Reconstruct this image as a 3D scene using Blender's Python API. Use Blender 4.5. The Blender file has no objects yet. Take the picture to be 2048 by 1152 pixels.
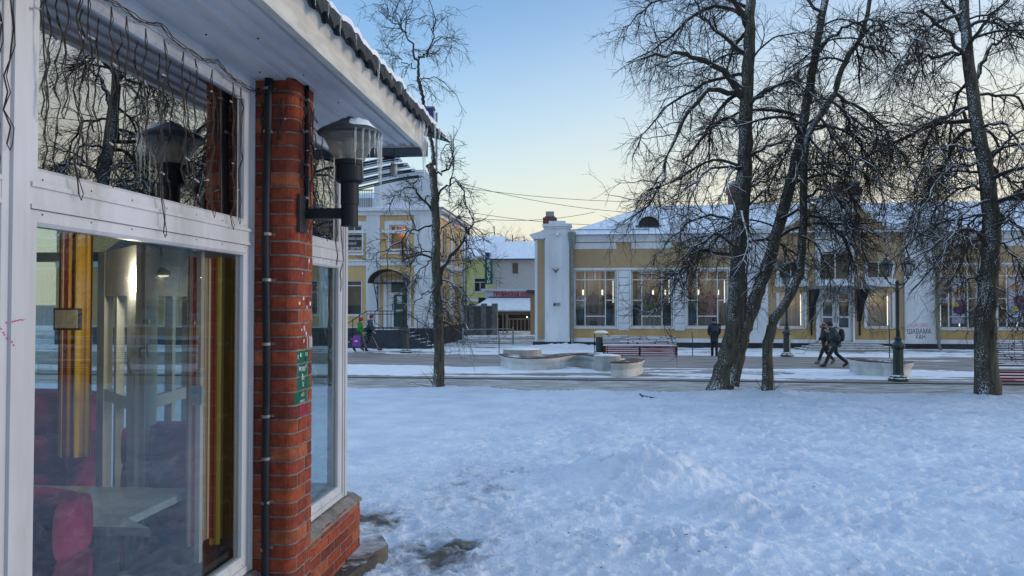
import bpy, math, random
import numpy as np
from mathutils import Vector, Matrix, Euler

rad = math.radians
C = bpy.context.scene.collection
random.seed(7)
# ------------------------------------------------------------------ camera, sky, sun, exposure
CAM = Vector((0, 0, 1.85)); FPX = 1479.1; PITCH = rad(1.2)
cd = bpy.data.cameras.new('camera'); cam = bpy.data.objects.new('camera', cd); C.objects.link(cam)
cam.location = CAM; cam.rotation_euler = (rad(90) + PITCH, 0, 0)
cd.lens = 26; cd.sensor_width = 36; cd.clip_start = 0.05; cd.clip_end = 3000
bpy.context.scene.camera = cam
SUN_EL, SUN_AZ = 8.0, 88.0           # low winter sun off to the right, veiled: no hard shadows
w = bpy.data.worlds.new('World'); bpy.context.scene.world = w; w.use_nodes = True
vs = bpy.context.scene.view_settings
vs.view_transform = 'Standard'; vs.look = 'None'; vs.exposure = 1.38; vs.gamma = 1.0
nt = w.node_tree; nt.nodes.clear()
sky = nt.nodes.new('ShaderNodeTexSky'); sky.sky_type = 'NISHITA'; sky.sun_disc = False
sky.sun_elevation = rad(SUN_EL); sky.sun_rotation = rad(SUN_AZ)
sky.air_density = 1.0; sky.dust_density = 0.5; sky.ozone_density = 3.2
bg = nt.nodes.new('ShaderNodeBackground'); out = nt.nodes.new('ShaderNodeOutputWorld')
nt.links.new(bg.outputs[0], out.inputs[0]); bg.inputs[1].default_value = 0.145
def wmath(op, a, b):
    x = nt.nodes.new('ShaderNodeMath'); x.operation = op
    for i, q in enumerate((a, b)):
        if isinstance(q, (int, float)): x.inputs[i].default_value = q
        else: nt.links.new(q, x.inputs[i])
    return x.outputs[0]
def wramp(stops):
    r = nt.nodes.new('ShaderNodeValToRGB'); nt.links.new(wmath('SUBTRACT', wsep.outputs[2], wmath('MULTIPLY', wmath('MAXIMUM', wsep.outputs[0], -.2), .27)), r.inputs[0]); e = r.color_ramp.elements
    e[0].position, e[0].color = stops[0][0], (stops[0][1],)*3 + (1,); e[1].position, e[1].color = stops[-1][0], (stops[-1][1],)*3 + (1,)
    for p_, v_ in stops[1:-1]: q = e.new(p_); q.color = (v_,)*3 + (1,)
    return r.outputs[0]
def wmix(f, a, col):
    m_ = nt.nodes.new('ShaderNodeMix'); m_.data_type = 'RGBA'; nt.links.new(f, m_.inputs[0]); nt.links.new(a, m_.inputs[6]); m_.inputs[7].default_value = (*col, 1); return m_.outputs[2]
wtc = nt.nodes.new('ShaderNodeTexCoord'); wsep = nt.nodes.new('ShaderNodeSeparateXYZ'); nt.links.new(wtc.outputs['Generated'], wsep.inputs[0])
wz_ = wsep.outputs[2]; zz_ = wmath('MAXIMUM', wmath('MINIMUM', wmath('MULTIPLY', wz_, wmath('ADD', wmath('MULTIPLY', wz_, 1.5), .4)), wz_), wmath('MINIMUM', wz_, 0))
wcb = nt.nodes.new('ShaderNodeCombineXYZ'); nt.links.new(wsep.outputs[0], wcb.inputs[0]); nt.links.new(wsep.outputs[1], wcb.inputs[1]); nt.links.new(zz_, wcb.inputs[2]); nt.links.new(wcb.outputs[0], sky.inputs[0])
whs = nt.nodes.new('ShaderNodeHueSaturation'); whs.inputs['Saturation'].default_value = 1.05; nt.links.new(sky.outputs[0], whs.inputs['Color'])
G_ = 1 / (bg.inputs[1].default_value * 2**1.30)
c_ = wmix(wramp([(0,.93),(.09,.82),(.155,.62),(.24,.38),(.34,.17),(.46,.02)]), whs.outputs[0], (.88*G_,.82*G_,.68*G_))     # pale winter haze low in the sky
c_ = wmix(wramp([(.38,0),(.75,1)]), c_, (.50*G_,.68*G_,.95*G_))                                                # pale blue added to the upper sky to brighten the snow
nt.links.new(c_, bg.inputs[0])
sd = bpy.data.lights.new('sun', 'SUN'); sd.energy = 0.55; sd.angle = rad(20); sd.color = (1.0, .84, .68)
sun = bpy.data.objects.new('sun', sd); C.objects.link(sun)
sdir = Vector((math.sin(rad(SUN_AZ)) * math.cos(rad(SUN_EL)), math.cos(rad(SUN_AZ)) * math.cos(rad(SUN_EL)), math.sin(rad(SUN_EL))))
sun.rotation_euler = sdir.to_track_quat('Z', 'Y').to_euler(); sun.location = (20, 20, 30)
bpy.context.scene.cycles.max_bounces = 8; bpy.context.scene.cycles.transparent_max_bounces = 16

# ------------------------------------------------------------------ pixel -> place helpers (photo pixels, 2048 wide)
ANG = rad(6.0); CA, SA = math.cos(ANG), math.sin(ANG)
VX = Vector((CA, -SA, 0)); UY = Vector((SA, CA, 0))      # street grid axes: along the facades, away from us
def ray(px, py):
    x = (px - 1024) / FPX; z = (576 - py) / FPX
    return Vector((x, math.cos(PITCH) - z * math.sin(PITCH), math.sin(PITCH) + z * math.cos(PITCH)))
def atY(px, py, Y):
    d = ray(px, py); return CAM + d * (Y / d.y)
def onZ(px, py, z):
    d = ray(px, py); return CAM + d * ((z - CAM.z) / d.z)
class Frame:                                              # a vertical plane of the street grid
    def __init__(s, origin): s.o = Vector(origin)
    def front(s, px, py):                                 # on plane local y = 0 -> local (x, z)
        d = ray(px, py); k = (s.o - CAM).dot(UY) / d.dot(UY); p = CAM + d * k - s.o
        return p.dot(VX), p.z
    def side(s, px, py):                                  # on plane local x = 0 -> local (y, z)
        d = ray(px, py); k = (s.o - CAM).dot(VX) / d.dot(VX); p = CAM + d * k - s.o
        return p.dot(UY), p.z
STREET = -0.5

# ------------------------------------------------------------------ mesh builder
SPLIT = {'pilaster','ruled_panel','panel_joint','canopy_bracket','parapet_pier','downpipe','base_moulding','pier','lit_bulb','eye','raised_panel','goods','paint_smear','screw','relief','seam','sill','white_trim','canopy_frame'}
class MB:
    def __init__(s): s.v = []; s.f = []; s.c = None
    def add(s, vs_, fs_):
        b = len(s.v); s.v += [tuple(p) for p in vs_]; s.f += [tuple(i + b for i in q) for q in fs_]; return s
    def box(s, x0, x1, y0, y1, z0, z1):
        return s.add([(x0,y0,z0),(x1,y0,z0),(x1,y1,z0),(x0,y1,z0),(x0,y0,z1),(x1,y0,z1),(x1,y1,z1),(x0,y1,z1)],
                     [(0,3,2,1),(4,5,6,7),(0,1,5,4),(1,2,6,5),(2,3,7,6),(3,0,4,7)])
    def quad(s, a, b, c, d): return s.add([a, b, c, d], [(0, 1, 2, 3)])
    def prism(s, poly, axis, a0, a1):                     # poly in the two other axes
        n = len(poly)
        def P(p, a): return {'x': (a, p[0], p[1]), 'y': (p[0], a, p[1]), 'z': (p[0], p[1], a)}[axis]
        vs_ = [P(p, a0) for p in poly] + [P(p, a1) for p in poly]
        return s.add(vs_, [tuple(range(n))[::-1], tuple(range(n, 2*n))] + [(i, (i+1) % n, n + (i+1) % n, n + i) for i in range(n)])
    def tube(s, pts, r, n=6, cap=True):
        pts = [Vector(p) for p in pts]; m = len(pts)
        rs = list(r) if hasattr(r, '__len__') else [r] * m
        vs_ = []; u = None
        for i, p in enumerate(pts):
            t = (pts[min(i+1, m-1)] - pts[max(i-1, 0)]).normalized()
            if u is None:
                u = t.cross(Vector((0, 0, 1)) if abs(t.z) < .9 else Vector((1, 0, 0))).normalized()
            else:
                u = (u - t * u.dot(t)).normalized()
            q = t.cross(u)
            for k in range(n):
                a = 2 * math.pi * k / n; vs_.append(p + (u * math.cos(a) + q * math.sin(a)) * rs[i])
        fs_ = [(i*n + k, i*n + (k+1) % n, (i+1)*n + (k+1) % n, (i+1)*n + k) for i in range(m-1) for k in range(n)]
        if cap: fs_ += [tuple(range(n))[::-1], tuple((m-1)*n + k for k in range(n))]
        return s.add(vs_, fs_)
    def lathe(s, prof, n=16, c=(0, 0, 0), sx=1, sy=1, cap=True, a0=0.0):
        vs_ = [(c[0] + r*sx*math.cos(a0+2*math.pi*k/n), c[1] + r*sy*math.sin(a0+2*math.pi*k/n), c[2] + z) for r, z in prof for k in range(n)]
        m = len(prof)
        fs_ = [(i*n + k, i*n + (k+1) % n, (i+1)*n + (k+1) % n, (i+1)*n + k) for i in range(m-1) for k in range(n)]
        if cap: fs_ += [tuple(range(n))[::-1], tuple((m-1)*n + k for k in range(n))]
        return s.add(vs_, fs_)
    def wall(s, x0, x1, z0, z1, ops, y=0.0, t=0.3):       # facade facing -y with openings (x0,x1,z0,z1) and reveals
        xs = sorted({x0, x1, *[o[0] for o in ops], *[o[1] for o in ops]}); zs = sorted({z0, z1, *[o[2] for o in ops], *[o[3] for o in ops]})
        for i in range(len(xs)-1):
            for j in range(len(zs)-1):
                cx, cz = (xs[i]+xs[i+1])/2, (zs[j]+zs[j+1])/2
                if cx < x0 or cx > x1 or cz < z0 or cz > z1: continue
                if any(o[0] < cx < o[1] and o[2] < cz < o[3] for o in ops): continue
                s.quad((xs[i], y, zs[j]), (xs[i+1], y, zs[j]), (xs[i+1], y, zs[j+1]), (xs[i], y, zs[j+1]))
        for a, b, c, d in ops:
            s.quad((a,y,c),(a,y,d),(a,y+t,d),(a,y+t,c)); s.quad((b,y,c),(b,y+t,c),(b,y+t,d),(b,y,d))
            s.quad((a,y,c),(a,y+t,c),(b,y+t,c),(b,y,c)); s.quad((a,y,d),(b,y,d),(b,y+t,d),(a,y+t,d))
        return s
    def build(s, name, m, parent=None, smooth=False, loc=None, rot=None, cols=None):
        if name in SPLIT and parent is not None:           # separate pieces of one kind become parts of their own
            p = list(range(len(s.v)))
            def find(a):
                while p[a] != a: p[a] = p[p[a]]; a = p[a]
                return a
            for f in s.f:
                for i in f[1:]: p[find(i)] = find(f[0])
            isl = {}
            for i in range(len(s.v)): isl.setdefault(find(i), []).append(i)
            B = [([min(s.v[i][a] for i in v) for a in range(3)], [max(s.v[i][a] for i in v) for a in range(3)], {r}) for r, v in isl.items()]
            ch = True; e = .03
            while ch:
                ch = False
                for i in range(len(B)):
                    for j in range(i+1, len(B)):
                        if all(B[i][0][a]-e <= B[j][1][a] and B[j][0][a]-e <= B[i][1][a] for a in range(3)):
                            B[i] = ([min(B[i][0][a], B[j][0][a]) for a in range(3)], [max(B[i][1][a], B[j][1][a]) for a in range(3)], B[i][2] | B[j][2]); del B[j]; ch = True; break
                    if ch: break
            if len(B) > 1:
                o = None
                for lo_b, hi_b, roots in B:
                    q = MB(); mp_ = {}
                    for f in s.f:
                        if find(f[0]) in roots:
                            for i in f:
                                if i not in mp_: mp_[i] = len(q.v); q.v.append(s.v[i])
                            q.f.append(tuple(mp_[i] for i in f))
                    o2 = q._build(name, m, parent, smooth, loc, rot, None); o = o or o2
                return o
        return s._build(name, m, parent, smooth, loc, rot, cols)
    def _build(s, name, m, parent=None, smooth=False, loc=None, rot=None, cols=None):
        me = bpy.data.meshes.new(name); me.from_pydata(s.v, [], s.f); me.update()
        if smooth: me.polygons.foreach_set('use_smooth', [True] * len(me.polygons))
        if cols is not None:
            at = me.color_attributes.new('tint', 'FLOAT_COLOR', 'CORNER'); arr = []
            for p, c in zip(me.polygons, cols): arr += list(c) * len(p.vertices)
            at.data.foreach_set('color', arr)
        me.materials.append(m)
        o = bpy.data.objects.new(name, me); C.objects.link(o)
        if parent: o.parent = parent
        if loc: o.location = loc
        if rot: o.rotation_euler = rot
        return o
def np_mesh(name, V, F, m, parent=None, smooth=True):
    me = bpy.data.meshes.new(name); k = F.shape[1]
    me.vertices.add(len(V)); me.vertices.foreach_set('co', V.astype(np.float32).ravel())
    me.loops.add(F.size); me.loops.foreach_set('vertex_index', F.astype(np.int32).ravel())
    me.polygons.add(len(F)); me.polygons.foreach_set('loop_start', np.arange(0, F.size, k, dtype=np.int32))
    me.polygons.foreach_set('loop_total', np.full(len(F), k, dtype=np.int32))
    me.polygons.foreach_set('use_smooth', np.full(len(F), smooth)); me.update(calc_edges=True); me.validate()
    me.materials.append(m); o = bpy.data.objects.new(name, me); C.objects.link(o)
    if parent: o.parent = parent
    return o
def tag(o, label=None, cat=None, group=None, kind=None):
    for k, v in (('label', label), ('category', cat), ('group', group), ('kind', kind)):
        if v: o[k] = v
    return o
def thing(name, label, cat, loc=(0, 0, 0), rz=0.0, group=None):
    o = bpy.data.objects.new(name, None); o.empty_display_size = .2; C.objects.link(o)
    o.location = loc; o.rotation_euler = (0, 0, rz); return tag(o, label, cat, group)
def dup(root, loc, rz, label=None):
    def cp(o, par):
        c = o.copy(); C.objects.link(c)
        if par is not None: c.parent = par
        for ch in list(o.children): cp(ch, c)
        return c
    r = cp(root, None); r.location = loc; r.rotation_euler = (0, 0, rz)
    if label: r['label'] = label
    return r

# ------------------------------------------------------------------ materials
MATS = {}
def mat(name, c1, c2=None, scale=3.0, rough=.7, bump=0.0, bscale=30.0, metal=0.0, detail=6.0, coord='Object', stretch=(1,1,1), emit=0.0, spec=.5, lo=.35, hi=.65):
    if name in MATS: return MATS[name]
    m = bpy.data.materials.new(name); m.use_nodes = True; n = m.node_tree.nodes; l = m.node_tree.links
    b = n['Principled BSDF']; b.inputs['Roughness'].default_value = rough; b.inputs['Metallic'].default_value = metal
    b.inputs['Specular IOR Level'].default_value = spec
    c1 = (*c1, 1); c2 = (*c2, 1) if c2 else tuple(x * .8 for x in c1[:3]) + (1,)
    tc = n.new('ShaderNodeTexCoord'); mp = n.new('ShaderNodeMapping'); mp.inputs['Scale'].default_value = stretch
    l.new(tc.outputs[coord], mp.inputs[0])
    no = n.new('ShaderNodeTexNoise'); no.inputs['Scale'].default_value = scale; no.inputs['Detail'].default_value = detail
    l.new(mp.outputs[0], no.inputs['Vector'])
    cr = n.new('ShaderNodeValToRGB'); cr.color_ramp.elements[0].position = lo; cr.color_ramp.elements[1].position = hi
    cr.color_ramp.elements[0].color = c2; cr.color_ramp.elements[1].color = c1
    l.new(no.outputs[0], cr.inputs[0]); l.new(cr.outputs[0], b.inputs['Base Color'])
    if emit:
        l.new(cr.outputs[0], b.inputs['Emission Color']); b.inputs['Emission Strength'].default_value = emit
    if bump:
        n2 = n.new('ShaderNodeTexNoise'); n2.inputs['Scale'].default_value = bscale; n2.inputs['Detail'].default_value = 6
        l.new(mp.outputs[0], n2.inputs['Vector'])
        bp = n.new('ShaderNodeBump'); bp.inputs['Strength'].default_value = bump; bp.inputs['Distance'].default_value = .02
        l.new(n2.outputs[0], bp.inputs['Height']); l.new(bp.outputs[0], b.inputs['Normal'])
    MATS[name] = m; return m
def snow_top(m, lo=.45, hi=.75, nscale=14.0, amt=.5):      # snow lies on what faces up
    n = m.node_tree.nodes; l = m.node_tree.links; b = n['Principled BSDF']
    src = b.inputs['Base Color'].links[0].from_socket
    g = n.new('ShaderNodeNewGeometry'); sp = n.new('ShaderNodeSeparateXYZ'); l.new(g.outputs['Normal'], sp.inputs[0])
    no = n.new('ShaderNodeTexNoise'); no.inputs['Scale'].default_value = nscale; no.inputs['Detail'].default_value = 5
    tc = n.new('ShaderNodeTexCoord'); l.new(tc.outputs['Object'], no.inputs['Vector'])
    ad = n.new('ShaderNodeMath'); ad.operation = 'MULTIPLY_ADD'; ad.inputs[1].default_value = amt; ad.inputs[2].default_value = -amt / 2
    l.new(no.outputs[0], ad.inputs[0]); a2 = n.new('ShaderNodeMath'); l.new(sp.outputs[2], a2.inputs[0]); l.new(ad.outputs[0], a2.inputs[1])
    mr = n.new('ShaderNodeMapRange'); mr.inputs[1].default_value = lo; mr.inputs[2].default_value = hi; l.new(a2.outputs[0], mr.inputs[0])
    mx = n.new('ShaderNodeMix'); mx.data_type = 'RGBA'; l.new(mr.outputs[0], mx.inputs[0]); l.new(src, mx.inputs[6])
    mx.inputs[7].default_value = (.8, .83, .87, 1); l.new(mx.outputs[2], b.inputs['Base Color'])
    return m
def grime(m, stretch=(14,14,1.0), scale=1.0, lo=.48, hi=.72, col=(.30,.27,.22), amt=.45):   # drips, scuffs and old dirt
    n = m.node_tree.nodes; l = m.node_tree.links; b = n['Principled BSDF']; src = b.inputs['Base Color'].links[0].from_socket
    tc = n.new('ShaderNodeTexCoord'); mp = n.new('ShaderNodeMapping'); mp.inputs['Scale'].default_value = stretch; l.new(tc.outputs['Object'], mp.inputs[0])
    no = n.new('ShaderNodeTexNoise'); no.inputs['Scale'].default_value = scale; no.inputs['Detail'].default_value = 8; l.new(mp.outputs[0], no.inputs['Vector'])
    n2 = n.new('ShaderNodeTexNoise'); n2.inputs['Scale'].default_value = scale*1.7; n2.inputs['Detail'].default_value = 5; l.new(tc.outputs['Object'], n2.inputs['Vector'])
    mr = n.new('ShaderNodeMapRange'); mr.inputs[1].default_value = lo; mr.inputs[2].default_value = hi; mr.inputs[4].default_value = amt; l.new(no.outputs[0], mr.inputs[0])
    mr2 = n.new('ShaderNodeMapRange'); mr2.inputs[1].default_value = .40; mr2.inputs[2].default_value = .62; l.new(n2.outputs[0], mr2.inputs[0])
    mu = n.new('ShaderNodeMath'); mu.operation = 'MULTIPLY'; l.new(mr.outputs[0], mu.inputs[0]); l.new(mr2.outputs[0], mu.inputs[1])
    mx = n.new('ShaderNodeMix'); mx.data_type = 'RGBA'; l.new(mu.outputs[0], mx.inputs[0]); l.new(src, mx.inputs[6]); mx.inputs[7].default_value = (*col, 1); l.new(mx.outputs[2], b.inputs['Base Color'])
    return m
def glass_mat(name, ior=1.6, tint=(.8,.86,.86), rough=0.0, wav=0.0, milk=0.0):
    if name in MATS: return MATS[name]
    m = bpy.data.materials.new(name); m.use_nodes = True; n = m.node_tree.nodes; l = m.node_tree.links; n.clear()
    o = n.new('ShaderNodeOutputMaterial'); mx = n.new('ShaderNodeMixShader'); tr = n.new('ShaderNodeBsdfTransparent'); gl = n.new('ShaderNodeBsdfGlossy')
    fr = n.new('ShaderNodeFresnel'); gm = n.new('ShaderNodeNewGeometry'); io = n.new('ShaderNodeMapRange')
    io.inputs[3].default_value = ior; io.inputs[4].default_value = 1/ior; l.new(gm.outputs['Backfacing'], io.inputs[0]); l.new(io.outputs[0], fr.inputs[0]); tr.inputs[0].default_value = (*tint, 1)
    gl.inputs['Roughness'].default_value = rough; gl.inputs[0].default_value = (.95, .97, 1, 1)
    l.new(fr.outputs[0], mx.inputs[0]); l.new(tr.outputs[0], mx.inputs[1]); l.new(gl.outputs[0], mx.inputs[2]); l.new(mx.outputs[0], o.inputs[0])
    if milk:
        df = n.new('ShaderNodeBsdfTranslucent'); df2 = n.new('ShaderNodeBsdfDiffuse'); ma = n.new('ShaderNodeMixShader'); mb_ = n.new('ShaderNodeMixShader'); mb_.inputs[0].default_value = milk
        df.inputs[0].default_value = df2.inputs[0].default_value = (.8, .82, .82, 1); l.new(df.outputs[0], ma.inputs[1]); l.new(df2.outputs[0], ma.inputs[2]); l.new(mx.outputs[0], mb_.inputs[1]); l.new(ma.outputs[0], mb_.inputs[2]); l.new(mb_.outputs[0], o.inputs[0])
    if wav:
        tc = n.new('ShaderNodeTexCoord'); no = n.new('ShaderNodeTexNoise'); no.inputs['Scale'].default_value = 2.0
        bp = n.new('ShaderNodeBump'); bp.inputs['Strength'].default_value = wav; bp.inputs['Distance'].default_value = .02
        l.new(tc.outputs['Object'], no.inputs['Vector']); l.new(no.outputs[0], bp.inputs['Height']); l.new(bp.outputs[0], gl.inputs['Normal'])
    MATS[name] = m; return m
def vcol(name, rough=.85, bump=.3, bscale=60, var=.25):
    if name in MATS: return MATS[name]
    m = mat(name, (1, 1, 1), (1 - var,) * 3, scale=25, rough=rough, bump=bump, bscale=bscale)
    n = m.node_tree.nodes; l = m.node_tree.links; b = n['Principled BSDF']; src = b.inputs['Base Color'].links[0].from_socket
    a = n.new('ShaderNodeVertexColor'); a.layer_name = 'tint'; mx = n.new('ShaderNodeMix'); mx.data_type = 'RGBA'; mx.blend_type = 'MULTIPLY'; mx.inputs[0].default_value = 1
    l.new(src, mx.inputs[6]); l.new(a.outputs[0], mx.inputs[7]); l.new(mx.outputs[2], b.inputs['Base Color']); return m
def light_mat(name, col, s):
    if name in MATS: return MATS[name]
    m = bpy.data.materials.new(name); m.use_nodes = True; b = m.node_tree.nodes['Principled BSDF']
    b.inputs['Base Color'].default_value = (*col, 1); b.inputs['Emission Color'].default_value = (*col, 1); b.inputs['Emission Strength'].default_value = s
    MATS[name] = m; return m
M_PVC = mat('white_pvc', (.56,.58,.62), (.40,.41,.42), scale=3.5, rough=.45, bump=.05, stretch=(1,1,.2), lo=.3, hi=.6)
M_SOFFIT = mat('soffit_pvc', (.56,.56,.58), (.46,.46,.48), scale=5, rough=.5, stretch=(3,.4,1))
M_GLASS = glass_mat('window_glass', 1.62, (.80,.85,.84), wav=.02)
M_GLASSU = glass_mat('upper_glass', 5.5, (.45,.48,.46), wav=.02)
M_GLASSF = glass_mat('shop_glass', 1.5, (.86,.90,.90))
M_BRICK = vcol('brick', var=.35); M_BRICK.node_tree.nodes['Principled BSDF'].inputs['Specular IOR Level'].default_value = .2; M_MORTAR = mat('mortar', (.22,.205,.19), (.13,.12,.115), scale=20, rough=.95, bump=.5, bscale=80)
M_BLACK = mat('black_paint', (.007,.010,.016), (.012,.015,.022), scale=8, spec=.25, rough=.55, bump=.08)
M_DARK = mat('dark_void', (.012,.012,.014), (.02,.02,.022))
M_SNOW = mat('snow', (.80,.83,.88), (.70,.74,.80), scale=2.2, rough=.85, bump=.35, bscale=28, spec=.3)
M_WHITE = mat('white_plaster', (.70,.73,.77), (.55,.58,.62), scale=.9, stretch=(1.5,1.5,.35), rough=.85, bump=.1, bscale=20)
M_TAN = mat('tan_plaster', (.45,.32,.185), (.37,.26,.15), scale=.8, rough=.9, stretch=(1,1,.4), bump=.1, bscale=20)
M_TANLOW = mat('ochre_plaster', (.50,.335,.15), (.40,.265,.115), scale=1.0, rough=.9, bump=.1, bscale=20)
M_PEACH = mat('apricot_plaster', (.60,.42,.21), (.54,.37,.18), scale=1.1, rough=.9, bump=.15, bscale=25)
M_PLINTH = mat('dark_plinth', (.035,.038,.048), (.022,.024,.032), scale=3, rough=.8)
M_ROOFSNOW = mat('roof_snow', (.78,.82,.90), (.66,.71,.80), scale=1.5, rough=.85, stretch=(4,.3,1))
M_CONC = snow_top(mat('concrete', (.42,.42,.40), (.30,.30,.29), scale=4, rough=.9, bump=.3, bscale=40), .8, .95)
M_ICE = glass_mat('ice', 1.6, (.90,.94,.97), .05, milk=.30)
M_METAL = mat('grey_metal', (.30,.33,.36), (.20,.22,.24), scale=8, rough=.5, metal=.4)
M_WIRE = mat('brown_wire', (.030,.022,.019), (.02,.015,.014), rough=.6)
M_BULB = mat('bulb_plastic', (.46,.47,.47), (.36,.36,.36), rough=.3)
grime(M_PVC, (16,16,1.5), 1.6); grime(M_SOFFIT, (6,.8,6), 1.2, amt=.35); grime(M_WHITE, (5,5,.5), .8, amt=.35, col=(.34,.33,.31)); grime(M_TAN, (5,5,.5), .8, amt=.4, col=(.24,.18,.11)); grime(M_TANLOW, (5,5,.5), .9, amt=.45, col=(.22,.15,.08)); grime(M_PEACH, (5,5,.5), .8, amt=.3, col=(.34,.24,.14))
M_SKIN = mat('skin', (.50,.30,.22), (.42,.24,.17), rough=.6)
# ------------------------------------------------------------------ ground
def _h(ix, iy, s):
    n = (ix.astype(np.int64) * 374761393 + iy.astype(np.int64) * 668265263 + s * 1442695041) & 0xFFFFFFFF
    n = ((n ^ (n >> 13)) * 1274126177) & 0xFFFFFFFF
    return ((n ^ (n >> 16)) & 0xFFFFFF) / float(0xFFFFFF)
def vn(x, y, s=0):
    ix = np.floor(x); iy = np.floor(y); fx = x - ix; fy = y - iy; fx = fx*fx*(3-2*fx); fy = fy*fy*(3-2*fy)
    return (_h(ix,iy,s)*(1-fx) + _h(ix+1,iy,s)*fx)*(1-fy) + (_h(ix,iy+1,s)*(1-fx) + _h(ix+1,iy+1,s)*fx)*fy
def fbm(x, y, o=4, s=0, g=.5):
    a = 1; t = 0; r = np.zeros_like(x)
    for i in range(o): r += a * (vn(x, y, s+i) - .5); t += a; a *= g; x = x*2.03 + 11.3; y = y*2.03 + 5.7
    return r / t * 2
def axis(segs):
    r = []
    for a, b, d0, d1 in segs:
        x = a
        while x < b: r.append(x); x += d0 + (d1 - d0) * (x - a) / (b - a)
    r.append(segs[-1][1]); return np.array(r)
def grid_mesh(name, xs, ys, zf, m):
    X, Y = np.meshgrid(xs, ys); Z = zf(X, Y); nx, ny = len(xs), len(ys)
    V = np.stack([X*CA + Y*SA, -X*SA + Y*CA, Z], -1).reshape(-1, 3)
    i = np.arange(nx*ny).reshape(ny, nx); F = np.stack([i[:-1,:-1], i[:-1,1:], i[1:,1:], i[1:,:-1]], -1).reshape(-1, 4)
    return np_mesh(name, V, F, m)
def loc2(px, py, z):                                       # photo pixel on the ground -> street-grid coordinates
    p = onZ(px, py, z); return p.dot(VX), p.dot(UY)
def lawn_level(Y): return -0.32 * np.clip((Y - 4) / 14.2, 0, 1)
LAWN_EDGE = 18.25
PX, PY = loc2(1275, 965, -.1); QX, QY = loc2(1460, 1020, -.07); RX, RY = loc2(1130, 1075, -.03)
TB = [loc2(876, 784, -.36), loc2(1442, 788, -.36), loc2(1535, 792, -.37), loc2(1976, 800, -.37)]
rng0 = np.random.default_rng(5)
def lawn_z(X, Y):
    z = lawn_level(Y)
    near = np.exp(-((X-.2)**2/1.4 + (Y-4.6)**2/5))          # trampled strip by the kiosk
    z = z + .034*fbm(X*.7, Y*.7, 3, 3) + .018*fbm(X*2.6, Y*3.4, 4, 9)*(1-.4*near)
    z += .024*np.abs(fbm(X*5, Y*7, 4, 21, .6)) + .030*fbm(X*15, Y*17, 3, 31, .8)
    for (cx, cy, sx, sy, h, s) in ((PX,PY,.40,.26,.19,50),(PX+.45,PY+.12,.32,.22,.11,60),(PX-.30,PY+.35,.45,.30,.10,70),(QX,QY,.22,.14,.12,80),(QX+.55,QY-.1,.4,.14,.03,90),(RX+.7,RY-.2,.6,.25,.03,95)):
        g = np.exp(-((X-cx)**2/(2*sx*sx) + (Y-cy)**2/(2*sy*sy)))
        z += h*np.tanh(1.6*g)*(.85+.75*fbm(X*4, Y*4, 3, s, .55)) + .060*np.minimum(1, g*2)*(.5-np.abs(fbm(X*8, Y*8, 3, s+3, .6)))
    for (tx, ty) in TB: d2 = (X-tx)**2 + (Y-ty)**2; z += .045*np.exp(-(np.sqrt(d2)-.42)**2/.05)*(1+.5*fbm(X*4, Y*4, 3, 66)) + .025*np.exp(-d2/.9)
    far = np.clip((Y-14)/4, 0, 1); z += far*.05*(fbm(X*1.1, Y*1.6, 4, 44)+.3)
    e = LAWN_EDGE + .25*fbm(X*.8, X*0+3, 4, 77) + .06*fbm(X*4, X*0+3, 3, 78)
    z = np.where(Y > e, z - np.clip((Y-e)/.25, 0, 1)*.5, z + .03*np.exp(-((Y-e)/.3)**2))
    return z
xs = axis([(-60,-12,8,1),(-12,-2.2,.4,.05),(-2.2,5.5,.03,.035),(5.5,14,.045,.1),(14,90,.3,9)])
ys = axis([(-60,-4,8,1),(-4,2.8,.5,.05),(2.8,10,.022,.035),(10,18.9,.04,.06)])
X, Y = np.meshgrid(xs, ys)
Z = lawn_z(X, Y)
for k in range(4200):                                       # footprints pressed into the snow
    t = rng0.random(); fx = rng0.uniform(-1.6, 13); fy = rng0.uniform(3.3, 17.8)
    if (fx-PX)**2 + (fy-PY)**2 < .6: continue
    a = rng0.normal(1.2, .8); ca, sa = math.cos(a), math.sin(a); d = rng0.uniform(.008, .030)
    i0, i1 = np.searchsorted(xs, [fx-.3, fx+.3]); j0, j1 = np.searchsorted(ys, [fy-.3, fy+.3])
    x = X[j0:j1, i0:i1]-fx; y = Y[j0:j1, i0:i1]-fy; u = x*ca+y*sa; v = -x*sa+y*ca
    q = (u/.13)**2 + (v/.05)**2
    Z[j0:j1, i0:i1] += -d*np.exp(-q**2) + .4*d*np.exp(-((np.sqrt(q)-1.35)/.3)**2)
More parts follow.
